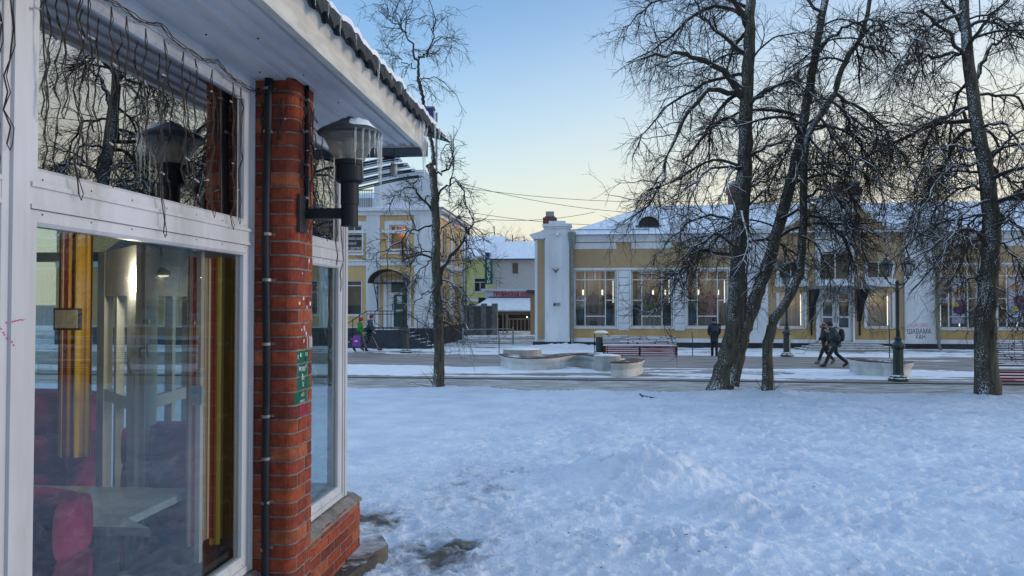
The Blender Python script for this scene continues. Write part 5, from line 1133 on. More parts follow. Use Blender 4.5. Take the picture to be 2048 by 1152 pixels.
# door
a, b_, c, d = dd; mb = MB(); zt1 = c+(d-c)*.72
mb.box(a, a+.22, .05, .14, c, d); mb.box(b_-.12, b_, .05, .14, c, d); mb.box(a+.22, b_-.12, .05, .14, d-.1, d); mb.box(a+.22, b_-.12, .05, .14, zt1-.06, zt1+.06); mb.box(a+.22, a+.36, .04, .13, c, zt1-.06)
mb.box(a-.18, a-.002, -.06, -.0009, c, d+.15); mb.box(b_+.002, b_+.12, -.06, -.0009, c, d+.15)
do = mb.build('door', M_FRAME, house); mb = MB(); mb.box(a+.36, b_-.12, .08, .11, c+.05, zt1-.06); mb.box(a+.22, b_-.12, .09, .11, zt1+.06, d-.1); mb.build('green_leaf', M_DKG, do)
mb = MB(); mb.box(a+.52, a+.80, .07, .078, c+1.35, c+1.75); mb.box(a+.5, a+.85, .07, .078, c+.9, c+1.02); mb.build('notice', M_WHITE, do); mb = MB(); mb.box(a+.29, a+.33, .0, .04, c+1.0, c+1.35); mb.build('handle', M_BLACK, do)
# arched porch canopy on scroll brackets
pc = MB(); xa, xb = bx_(748,560), bx_(812,560)+.25; xm = (xa+xb)/2; zr0 = bz_(566); rr = (xb-xa)/2; hh = bz_(541)-zr0
for q in range(12):
    t0, t1 = math.pi*q/12, math.pi*(q+1)/12
    for off in (0, .03): pc.quad((xm-rr*math.cos(t0),-1.15,zr0+(hh+off)*math.sin(t0)),(xm-rr*math.cos(t1),-1.15,zr0+(hh+off)*math.sin(t1)),(xm-rr*math.cos(t1),-.10,zr0+(hh+off)*math.sin(t1)),(xm-rr*math.cos(t0),-.10,zr0+(hh+off)*math.sin(t0)))
po = pc.build('porch_canopy', snow_top(mat('porch_sheet', (.10,.085,.07), (.07,.06,.05), rough=.4), .86, .97), house)
pc = MB()
for yy in (-1.12, -.62, -.14): pc.tube([(xm-rr*math.cos(math.pi*q/12), yy, zr0-.03+hh*math.sin(math.pi*q/12)) for q in range(13)], .022, 5); pc.tube([(xa,yy,zr0-.02),(xb,yy,zr0-.02)], .02, 5)
for q in range(1, 12): x_ = xm-rr*math.cos(math.pi*q/12); pc.tube([(x_,-1.12,zr0),(x_,-1.12,zr0-.03+hh*math.sin(math.pi*q/12))], .012, 4)
for x_ in (xa+.25, xb-.25):
    pc.tube([(x_,-.12,zr0-1.5),(x_,-.2,zr0-1.1),(x_,-.55,zr0-.55),(x_,-.9,zr0-.05)], .025, 5); pc.tube([(x_,-.3+.16*math.cos(t),zr0-.4+.2*math.sin(t)) for t in [q*.5 for q in range(14)]], .018, 5); pc.tube([(x_,-.11,zr0-1.5),(x_,-.11,zr0)], .025, 5)
pc.build('canopy_frame', M_BLACK, po)
# stair landing with steps both sides and railings
ld = MB(); lx0, lx1 = bx_(752,680), bx_(822,680); yl = -1.75; hl = zpl-.04
ld.box(lx0, lx1, yl, -.10, 0, hl)
for q in range(5):
    hgt = hl*(1-(q+1)/6); ld.box(lx0-.30*(q+1), lx0-.30*q, yl, -.11, 0, hgt); ld.box(lx1+.30*q, lx1+.30*(q+1), yl, -.11, 0, hgt)
ld.build('landing', snow_top(mat('landing_dark', (.035,.045,.062), (.022,.03,.04), rough=.7), .85, 1.0, 5, .6), house)
rl = MB(); yr = yl+.06
def rail(pts):
    rl.tube(pts, .022, 5)
zr1 = hl+.98
rail([(lx0-1.5,yr,1.0),(lx0,yr,zr1),(lx1,yr,zr1),(lx1+1.5,yr,.98)]); rail([(lx0-1.5,yr,.45),(lx0,yr,hl+.12),(lx1,yr,hl+.12),(lx1+1.5,yr,.2)]); rail([(lx0,yr,zr1-.16),(lx1,yr,zr1-.16)])
for x_ in np.linspace(lx0, lx1, 10): rl.box(x_-.012, x_+.012, yr-.012, yr+.012, hl, zr1)
for x_, z0_, z1_ in ((lx0-1.5,0,1.0),(lx0-.75,.4,1.55),(lx1+.75,.4,1.55),(lx1+1.5,0,.98),(lx0-.4,.6,1.8)): rl.box(x_-.016, x_+.016, yr-.016, yr+.016, z0_, z1_)
rl.tube([((lx0+lx1)/2+.0+.62*math.cos(t), yr-.01, hl+.66+.50*math.sin(t)) for t in [math.pi*(.55+q*.9/12) for q in range(13)]], .016, 5)
rl.build('stair_railing', M_BLACK, house)
# ================================================================== alley: lime house, grey annexe with cafe
LO = atY(918, 640, 68); LO.z = STREET+.1; lime = thing('lime_house', 'lime yellow two-storey house at the end of the alley', 'building', LO, -ANG); Lf = Frame(LO)
x1_, zt_ = Lf.front(1000, 515); M_LIME = mat('lime_plaster', (.55,.53,.22), (.49,.47,.19), scale=2, rough=.9)
w1 = (*[Lf.front(p, 570)[0] for p in (948, 972)], Lf.front(950,584)[1], Lf.front(950,556)[1]); w2 = (*[Lf.front(p, 570)[0] for p in (948, 968)], Lf.front(950,640)[1], Lf.front(950,612)[1]); w0 = (*[Lf.front(p, 570)[0] for p in (914, 923)], Lf.front(920,584)[1], Lf.front(920,562)[1])
wb = MB(); wb.wall(-9, x1_, 0, zt_, [w1, w2, w0], 0, .3); wb.build('wall', M_LIME, lime)
for w_ in (w1, w2, w0): window(lime, *w_, [((w_[0]+w_[1])/2, w_[2], w_[2]+(w_[3]-w_[2])*.7)] if w_ is not w0 else [], [(w_[2]+(w_[3]-w_[2])*.7, w_[0], w_[1])], back=M_GREYIN, y=.1, depth=.3)
wb = MB(); wb.box(-9, x1_, -.06, -.001, Lf.front(950,603)[1], Lf.front(950,598)[1]); wb.box(-9, x1_, -.3, -.001, zt_-.15, zt_+.15); wb.build('cornice', M_WHITE, lime)
wb = MB(); zz = Lf.front(960,505)[1]; wb.add([(-9,-.3,zt_+.16),(x1_,-.3,zt_+.16),(x1_,5,zt_+2.4),(-9,5,zt_+2.4),(x1_,10,zt_+.2),(-9,10,zt_+.2)], [(0,1,2,3),(3,2,4,5)]); wb.build('roof', M_ROOFSNOW, lime)
GO = atY(986, 662, 60); GO.z = STREET+.1; ann = thing('grey_annexe', 'grey block annexe above the small cafe with blue roof edge', 'building', GO, -ANG); Gf = Frame(GO)
g_ = lambda px, py: Gf.front(px, py)
gx1 = g_(1090, 600)[0]; zt_ = g_(1030, 519)[1]; wv = (g_(1023,540)[0], g_(1038,540)[0], g_(1030,549)[1], g_(1030,524)[1])
M_BLOCK = mat('grey_block', (.62,.60,.58), (.52,.50,.48), scale=4, rough=.9, stretch=(1,1,3), bump=.3, bscale=14)
wb = MB(); wb.wall(0.0, gx1, g_(1030,600)[1], zt_, [wv], 0, .3); wb.quad((0,0,2.5),(0,0,zt_),(0,6,zt_),(0,6,2.5)); wb.build('wall', M_BLOCK, ann); window(ann, *wv, [], [], back=M_GREYIN, y=.1, depth=.3)
wb = MB(); wb.add([(-.4,-.5,zt_+.05),(gx1,-.5,zt_+.05),(gx1,4,zt_+1.8),(-.4,4,zt_+1.8),(gx1,8,zt_),(-.4,8,zt_)], [(0,1,2,3),(3,2,4,5)]); wb.build('roof', M_ROOFSNOW, ann)
wb = MB(); wb.box(-.4, gx1, -.53, -.50, zt_-.05, zt_+.045); wb.build('blue_edge', mat('blue_metal', (.02,.05,.15), (.015,.04,.12), rough=.5), ann)
wb = MB(); pw = [( -.5, g_(990,512)[1]), (-.5, g_(990,503)[1])]; wb.box(-.55, -.25, -.6, 4, zt_+.0, zt_+.55); wb.build('parapet', MATS['blue_metal'], ann)
wb = MB(); wb.add([(-.56,-.6,zt_+.56),(-.22,-.6,zt_+.56),(-.22,4,zt_+2.4),(-.56,4,zt_+2.4)], [(0,1,2,3)]); wb.build('parapet_snow', M_SNOW, ann)
# little cafe front
cafe = thing('alley_cafe', 'small cafe front with snowy lean-to awning and red lettering in the alley', 'building', GO, -ANG)
za, zb = Frame(GO - UY*2.6).front(1020,620)[1]-.15, g_(1020,595)[1]; ya = -2.6
wb = MB(); zc_ = g_(1020,590)[1]; wb.box(.0-.6, gx1, -.35, -.01, zb-.1, zc_+.32); wb.box(-.9, gx1+.2, -.55, -.01, zc_+.32, zc_+.5); wb.build('frieze', M_WHITE, cafe)
text_mesh('ГРУЗИНСКАЯ КУХНЯ', .40, mat('red_letter', (.60,.01,.03), (.5,.01,.03), rough=.4), cafe, 'red_lettering', ((g_(993,590)[0]+g_(1063,590)[0])/2, -.40, g_(1028,589)[1]), (rad(90),0,0), .03, sx=.78, bold=.012)
wb = MB(); zf = za+.15; lx, rx = -1.2, gx1-.2
wb.add([(lx-.35,ya,zf),(rx,ya,zf),(rx,-.36,zb-.02),(lx+.9,-.36,zb-.02),(lx-.35,ya,zf-.10),(rx,ya,zf-.10)], [(0,1,2,3),(4,5,1,0)]); wb.build('awning_snow', M_SNOW, cafe)
wb = MB(); wb.box(lx+.9, rx, -.44, -.42, zb-.02, zb+.06); wb.build('awning_edge', MATS['blue_metal'], cafe)
M_TIMB = mat('pale_timber', (.30,.25,.19), (.20,.16,.12), scale=5, rough=.8); wb = MB(); z0_ = .0
xs_ = np.linspace(lx+.1, rx-.1, 5)
for x_ in xs_[[0,2,4]]: wb.box(x_-.09, x_+.09, ya+.05, ya+.2, 0, zf-.35)
wb.box(xs_[1]+.9, xs_[1]+1.0, ya+.06, ya+.18, 0, zf-.35)
for a, b_ in ((xs_[0]+.1, xs_[2]-.6), (xs_[2]+.1, xs_[4]-.1)):
    wb.box(a, b_, ya+.08, ya+.16, 1.0, 1.1); wb.box(a, b_, ya+.08, ya+.16, .1, .2)
    for q in np.linspace(a+.1, b_-.1, 8): wb.box(q-.04, q+.04, ya+.09, ya+.15, .2, 1.0)
wb.build('porch_timber', M_TIMB, cafe); wb = MB(); wb.box(lx, rx, ya+.07, ya+.17, zf-.349, zf-.101); wb.build('sign_board', mat('sign_board', (.20,.17,.15), (.10,.09,.08), scale=8), cafe)
wb = MB(); wb.box(lx, rx, -.005, .02, 0, zb); wb.box(lx-.02, lx+.02, ya+.2, 0, 0, zf-.2); wb.build('back_wall', mat('cafe_dark', (.03,.028,.027), (.015,.015,.015), scale=2), cafe)
for x_ in (xs_[1], xs_[3]+.3):
    wb = MB(); wb.lathe([(.0,-.07),(.06,-.04),(.06,.04),(0,.07)], 8, (x_, ya+.3, zf-.55)); wb.build('lit_bulb', M_PEND, cafe)
point_lamp((xs_[3], ya+.6, zf-.9), 6, WARM, cafe)
sg = thing('vertical_sign', 'green vertical sign with white letters on the alley house corner', 'sign', GO, -ANG)
a, b_, c, d = g_(972,600)[0], g_(987.5,600)[0], g_(980,569)[1], g_(980,520)[1]; wb = MB(); wb.box(a, b_, -.75, -.65, c, d); wb.build('panel', mat('sign_green', (.02,.13,.10), (.018,.11,.085), rough=.5), sg)
for q, ch in enumerate('РАДОСТИ'): text_mesh(ch, .34, M_CHALK, sg, 'letter', ((a+b_)/2, -.76, d-.18-q*(d-c-.10)/7), (rad(90),0,0), .005, sx=1.1, bold=.008)
# block wall with posts left of the cafe
WO = atY(925, 668, 55); WO.z = STREET; bwl = thing('block_wall', 'low grey block wall with piers beside the alley', 'wall', WO, -ANG)
wb = MB(); wb.box(-1, 2.4, 0, .3, 0, 2.15); wb.build('panel', mat('old_block', (.16,.15,.14), (.08,.075,.07), scale=5, rough=.9, stretch=(1,1,3)), bwl)
wb = MB(); [wb.box(x_-.2, x_+.2, -.1, .4, 0, 2.35) for x_ in (-.2, .7, 1.6, 2.4)]; wb.build('pier', snow_top(mat('pier_grey', (.22,.22,.22), (.13,.13,.13), scale=5), .8, .95), bwl); wb = MB(); wb.box(-1, 2.4, -.05, .35, 2.151, 2.21); wb.build('snow_cap', M_SNOW, bwl)
SO = atY(1066, 662, 55); SO.z = STREET; gtp = thing('gate_pier', 'narrow tan gate pier with snowy cap between cafe and shop building', 'pier', SO, -ANG)
wb = MB(); wb.box(-.2, .6, 0, .8, 0, 3.1); wb.build('shaft', M_TAN, gtp); wb = MB(); wb.box(-.45, .7, -.2, 1, 3.1, 3.35); wb.build('cap', snow_top(mat('cap_dark', (.10,.10,.10), (.07,.07,.07)), .7, .9), gtp)
# ------------------------------------------------------------------ street furniture
def street_lamp(label, px, pyb, heads=2, tilt=0, h=3.95):
    p = onZ(px, pyb, STREET); t = thing('street_lamp', label, 'street lamp', p, -ANG + tilt, 'green cast street lamps')
    MG = snow_top(mat('lamp_green', (.012,.030,.030), (.018,.035,.034), rough=.4, bump=.1), .8, .95, 9, .5)
    mb = MB(); mb.lathe([(.29,0),(.29,.08),(.24,.11),(.24,.15),(.17,.19),(.16,.24)], 8, a0=.39); mb.lathe([(.15,.24),(.15,.95),(.20,1.03),(.20,1.09),(.13,1.16),(.09,1.22),(.11,1.28),(.07,1.34)], 8, a0=.39); mb.build('base', MG, t)
    mb = MB(); mb.lathe([(.065,1.3),(.055,1.6),(.05,2.7),(.075,2.73),(.075,2.80),(.05,2.84),(.05,2.95),(.08,2.98),(.05,3.02),(.03,3.06)], 12); mb.build('pole', MG, t, smooth=True)
    for s_ in ((-1, 1) if heads == 2 else (0,)):
        mb = MB(); x = s_*.30
        if s_: mb.tube([(0,0,2.90),(s_*.12,0,2.92),(s_*.24,0,3.0),(x,0,3.12)], .022, 6); mb.tube([(s_*.05,0,2.78),(s_*.16,0,2.86),(s_*.2,0,2.95)], .014, 5)
        mb.lathe([(.02,3.08),(.06,3.11),(.06,3.16)], 6, (x,0,0)); o = mb.build('arm', MG, t)
        mb = MB(); lh = MB()
        for k in range(6):
            a = math.pi/3*k; a2 = a+math.pi/3; r0, r1, z0, z1 = .085, .19, 3.17, 3.55
            mb.tube([(x+r0*math.cos(a), r0*math.sin(a), z0), (x+r1*math.cos(a), r1*math.sin(a), z1)], .012, 4)
            mb.tube([(x+r1*math.cos(a), r1*math.sin(a), z1), (x+r1*math.cos(a2), r1*math.sin(a2), z1)], .014, 4)
            lh.quad((x+r0*math.cos(a)*.95, r0*math.sin(a)*.95, z0), (x+r0*math.cos(a2)*.95, r0*math.sin(a2)*.95, z0), (x+r1*math.cos(a2)*.95, r1*math.sin(a2)*.95, z1), (x+r1*math.cos(a)*.95, r1*math.sin(a)*.95, z1))
        ln = mb.build('lantern', MG, t); lh.build('pane', glass_mat('frosted', 1.45, (.62,.64,.64), .2), ln)
        mb = MB(); mb.lathe([(.03,3.18),(.045,3.25),(.04,3.38),(0,3.42)], 8, (x,0,0)); mb.build('bulb', M_BULB, ln, smooth=True)
        mb = MB(); mb.lathe([(.215,3.55),(.215,3.57),(.15,3.64),(.09,3.70),(.075,3.71),(.075,3.75),(.03,3.77),(.02,3.80),(.032,3.83),(.015,3.87),(.005,3.92)], 6, (x,0,0)); mb.build('cap', MG, ln)
    return t
street_lamp('near green street lamp with two snowy lanterns in front of the right white pilaster', 1797, 762, 2, rad(-28))
street_lamp('green street lamp half hidden by the leaning thin trunk, left of the entrance steps', 1574, 713, 1)
street_lamp('green street lamp with one lantern in front of the green door of the corner house', 812, 706, 1)
def mesh_thing(name, label, cat, mb, m, p, rz=-ANG, group=None, smooth=False):
    o = mb.build(name, m, None, smooth=smooth); o.location = p; o.rotation_euler = (0,0,rz); return tag(o, label, cat, group)
M_RED = snow_top(mat('burgundy_wood', (.13,.012,.016), (.08,.008,.012), scale=5, rough=.6, stretch=(.3,1,1)), .70, .95, 7, .5)
def slat_bench(label, px, pyb, L_, rz, facing=-1):
    p = onZ(px, pyb, STREET); t = thing('slatted_bench', label, 'bench', p, rz, 'burgundy slatted benches')
    mb = MB()
    for k in range(6): z = .50+k*.060; y = facing*(-.10-.045*k); mb.box(-L_/2, L_/2, y-.014, y+.014, z, z+.045)
    mb.build('backrest', M_RED, t)
    mb = MB()
    for k in range(6):
        z = .50+k*.060; y = facing*(-.10-.045*k); xa_ = -L_/2
        while xa_ < L_/2-.1: xb_ = min(L_/2, xa_+random.uniform(.2,.9)); mb.box(xa_, xb_, y-.013 if facing > 0 else y-.05, y+.05 if facing > 0 else y+.013, z+.046, z+.046+random.uniform(.014,.040)); xa_ = xb_+random.uniform(0,.12)
    mb.build('back_snow', M_SNOW, t)
    mb = MB(); ss = MB()
    for k in range(5): y = facing*(-.0+.085*k); mb.box(-L_/2, L_/2, y-.035, y+.035, .42, .45)
    mb.build('seat', M_RED, t); mb = MB()
    for k in range(4): mb.box(-L_/2, L_/2, facing*.40-.012, facing*.40+.012, .08+k*.085, .14+k*.085)
    mb.build('apron', mat('red_apron', (.24,.016,.022), (.15,.01,.015), scale=5, rough=.6, stretch=(.3,1,1)), t)
    yy = sorted((facing*-.06, facing*.38)); ss.box(-L_/2+.03, L_/2-.03, yy[0], yy[1], .452, .50)
    so_ = ss.build('snow_cover', M_SNOW, t)
    for s_ in (-1, 0, 1):
        mb = MB(); x = s_*(L_/2-.04) if s_ else 0
        mb.prism([(facing*.38, .0), (facing*.42, 0), (facing*.42, .42), (facing*-.02, .42), (facing*-.31, .84), (facing*-.34, .83), (facing*-.12, .40), (facing*-.25, .0), (facing*-.20, 0), (facing*-.05, .36), (facing*.37, .36)], 'x', x-.025, x+.025); mb.build('leg', M_BLACK, t)
    return t
slat_bench('long burgundy bench with snow on its seat, beside the litter bin under the shop windows', 1279, 711, 3.3, -ANG)
slat_bench('nearer burgundy bench with snowy slats, cut by the right edge of the view', 2085, 768, 3.0, -ANG+rad(2))
slat_bench('farther burgundy bench behind the right tree trunk, cut by the right edge', 2090, 728, 3.4, -ANG)
def litter_bin(label, px, pyb):
    p = onZ(px, pyb, STREET); t = thing('litter_bin', label, 'litter bin', p, -ANG, 'dark litter bins')
    mb = MB(); mb.lathe([(.20,.14),(.235,.16),(.235,.80),(.22,.80)], 16); mb.build('drum', mat('bin_green', (.02,.045,.05), (.015,.03,.035), rough=.5), t)
    mb = MB(); [mb.box(s_*.29-.02, s_*.29+.02, -.02, .02, 0, .98) for s_ in (-1, 1)]; mb.box(-.31, .31, -.03, .03, .10, .14); mb.build('frame', M_BLACK, t)
    mb = MB(); mb.lathe([(.31,.98),(.33,1.0),(.30,1.05),(.15,1.10),(0,1.11)], 16); mb.build('snowy_lid', M_SNOW, t, smooth=True)
litter_bin('dark litter bin with a snow cap beside the left end of the long burgundy bench', 1202, 709)
# cast concrete ribbon benches and drums
M_CAST = snow_top(mat('cast_white_concrete', (.60,.62,.62), (.44,.46,.46), scale=2.5, rough=.8, bump=.15, bscale=30), .985, 1.12, 4, .35)
M_DECK = snow_top(mat('bench_deck', (.10,.045,.035), (.06,.03,.025), scale=5), 1.02, 1.14, 2.0, .7)
def ribbon(label, pts, w_=.62, h=.43, seams=()):
    o3 = Vector((pts[0][0], pts[0][1], STREET)); t = thing('ribbon_bench', label, 'bench', o3, 0, 'curved concrete benches')
    P_ = [Vector((x, y, 0)) - Vector((o3.x, o3.y, 0)) for x, y in pts]; k = len(P_)
    # catmull resample
    R2 = []
    for i in range(k-1):
        a, b_, c, d = P_[max(i-1,0)], P_[i], P_[i+1], P_[min(i+2,k-1)]
        for q in range(6):
            u = q/6; R2.append(.5*((2*b_) + (-a+c)*u + (2*a-5*b_+4*c-d)*u*u + (-a+3*b_-3*c+d)*u**3))
    R2.append(P_[-1]); prof = [(-.5,h),(-.5,h-.06),(-.36,h-.20),(-.34,.25),(-.42,.0),(.42,0),(.34,.25),(.36,h-.20),(.5,h-.06),(.5,h)]
    mb = MB(); dk = MB(); n_ = len(prof)
    for i, c in enumerate(R2):
        d = (R2[min(i+1,len(R2)-1)] - R2[max(i-1,0)]).normalized(); nn = Vector((-d.y, d.x, 0))
        for a, z in prof: q = c + nn*a*w_; mb.v.append((q.x, q.y, z))
        for a, z in ((-.53,h+.001),(-.53,h+.035),(.53,h+.035),(.53,h+.001)): q = c + nn*a*w_; dk.v.append((q.x, q.y, z))
    m_ = len(R2)
    mb.f = [(i*n_+j, i*n_+(j+1) % n_, (i+1)*n_+(j+1) % n_, (i+1)*n_+j) for i in range(m_-1) for j in range(n_)] + [tuple(range(n_)), tuple((m_-1)*n_+j for j in range(n_))[::-1]]
    dk.f = [(i*4+j, i*4+(j+1) % 4, (i+1)*4+(j+1) % 4, (i+1)*4+j) for i in range(m_-1) for j in range(4)] + [(0,1,2,3), tuple((m_-1)*4+j for j in range(4))[::-1]]
    mb.build('body', M_CAST, t); dk.build('deck', M_DECK, t)
def gp(px, py, z=STREET): p = onZ(px, py, z); return (p.x, p.y)
ribbon('long wavy white concrete bench with a dark wooden deck in the snowy street', [gp(1014,732), gp(1032,738.5), gp(1060,741), gp(1100,739), gp(1130,733), gp(1160,731.5), gp(1190,734), (gp(1218,740)), gp(1240,742)])
ribbon('short curved concrete bench end beside the grey concrete drum', [gp(1226,752), gp(1246,752.5), gp(1262,750), gp(1272,744)], w_=.60, h=.44)
ribbon('white concrete bench with dark deck behind the base of the near street lamp', [gp(1712,745), gp(1740,751), gp(1772,752.5), gp(1792,755), gp(1810,753)], w_=.55, h=.46)
def drum(label, px, pyb, r_, h):
    x, y = gp(px, pyb); t = thing('concrete_drum', label, 'planter', (x, y+r_*.7, STREET), 0, 'concrete drums')
    mb = MB(); mb.lathe([(r_,0),(r_,h-.02),(r_-.02,h),(r_-.07,h),(r_-.07,h-.05)], 28, cap=False); mb.build('wall', M_CONC, t); mb = MB(); mb.lathe([(r_-.072,h-.06),(r_-.08,h+.0),(r_*.5,h+.035),(0,h+.045)], 24); mb.build('snow_fill', M_SNOW, t, smooth=True)
drum('tall grey concrete drum with a flat snow top between the two white benches', 1217, 743, .48, .54)
drum('low round concrete drum filled with snow behind the wavy bench', 1045, 722, .80, .46)
# street barrier
bo = onZ(926, 693, STREET); br_ = onZ(1026, 690, STREET); t = thing('street_barrier', 'low galvanised crossbar barrier closing off the alley mouth', 'barrier', bo, math.atan2(br_.y-bo.y, br_.x-bo.x))
Lb = (br_-bo).length; MGV = mat('galvanised_rail', (.30,.34,.36), (.20,.23,.25), scale=5, rough=.5, metal=.3)
mb = MB(); mb.tube([(0,0,.92),(Lb-.15,0,.92),(Lb,0,.86)], .025, 8); mb.tube([(0,0,.12),(Lb-.1,0,.12),(Lb,0,.2)], .02, 6); mb.build('rail', MGV, t)
mb = MB(); n_ = 3
for k in range(n_):
    a, b_ = Lb*k/n_, Lb*(k+1)/n_; mb.tube([(a,0,.12),(b_,0,.92)], .012, 5); mb.tube([(a,0,.92),(b_,0,.12)], .012, 5)
    if k: mb.tube([(a,0,.12),(a,0,.92)], .012, 5)
mb.build('brace', MGV, t)
for x in (0, Lb): mb = MB(); mb.tube([(x,0,-.05),(x,0,1.02)], .045, 10); mb.build('post', MGV, t)
# marker stakes
for k, (px, pb, pt, lab) in enumerate(((998,708,660,'thin dark stake in the snow bank in front of the street barrier'), (710,703,655,'thin dark stake at the foot of the stair railing'), (1779,716,640,'thin rusty stake in the snow left of the near street lamp'), (1385,712,665,'thin rusty stake in front of the third shop window'))):
    p = onZ(px, pb, STREET); h = (pb-pt)/FPX*p.y; mb = MB(); mb.tube([(0,0,-.05),(.01,0,h*.5),(-.02,0,h)], .022, 6); mesh_thing('marker_stake', lab, 'stake', mb, mat('rusty_iron', (.07,.03,.022), (.04,.02,.016)), p, group='thin stakes')
# overhead wires from the corner house to the shop building
for k, (a, b_, sag) in enumerate((((905,362),(1500,420),.9), ((905,372),(1480,398),.5), ((935,424),(1500,432),.7), ((930,434),(1190,424),.35))):
    p0, p1 = atY(*a, 44), atY(*b_, 47); pts = [p0.lerp(p1, q/16) - Vector((0,0,sag*4*(q/16)*(1-q/16))) for q in range(17)]; mb = MB(); mb.tube([tuple(p-p0) for p in pts], .014, 4)
    mesh_thing('overhead_wire', ['highest','second highest','third','lowest'][k] + ' overhead wire crossing the sky between the two buildings', 'wire', mb, M_BLACK, p0, 0, 'overhead wires')
# things lying in the snow at the lawn edge
def ground_z(p):
    x, y = p.dot(VX), p.dot(UY); i = min(len(xs)-1, max(0, int(np.searchsorted(xs, x)))); j = min(len(ys)-1, max(0, int(np.searchsorted(ys, y)))); return float(Z[j, i]) if y < 18.2 else -.36
p = onZ(1285, 793, -.30); mb = MB(); mb.tube([(0,0,.02),(.30,-.55,.03)], .028, 4); mb.tube([(0,0,.02),(-.06,.06,.07)], .02, 4); mesh_thing('broken_kerb', 'dark broken edging strip sticking out of the snow left of the big forked tree', 'edging', mb, M_BLACK, (p.x, p.y, ground_z(p)))
mb = MB(); mb.add([(.03,0,-.06),(3.1,-.5,-.06),(3.2,.30,-.06),(.0,.35,-.06),(.06,-.0,.035),(3.0,-.45,.03),(3.1,.25,.05),(.05,.30,.06)], [(4,5,6,7),(0,4,7,3),(0,1,5,4),(1,2,6,5)]); 
p = onZ(1720, 812, -.30)
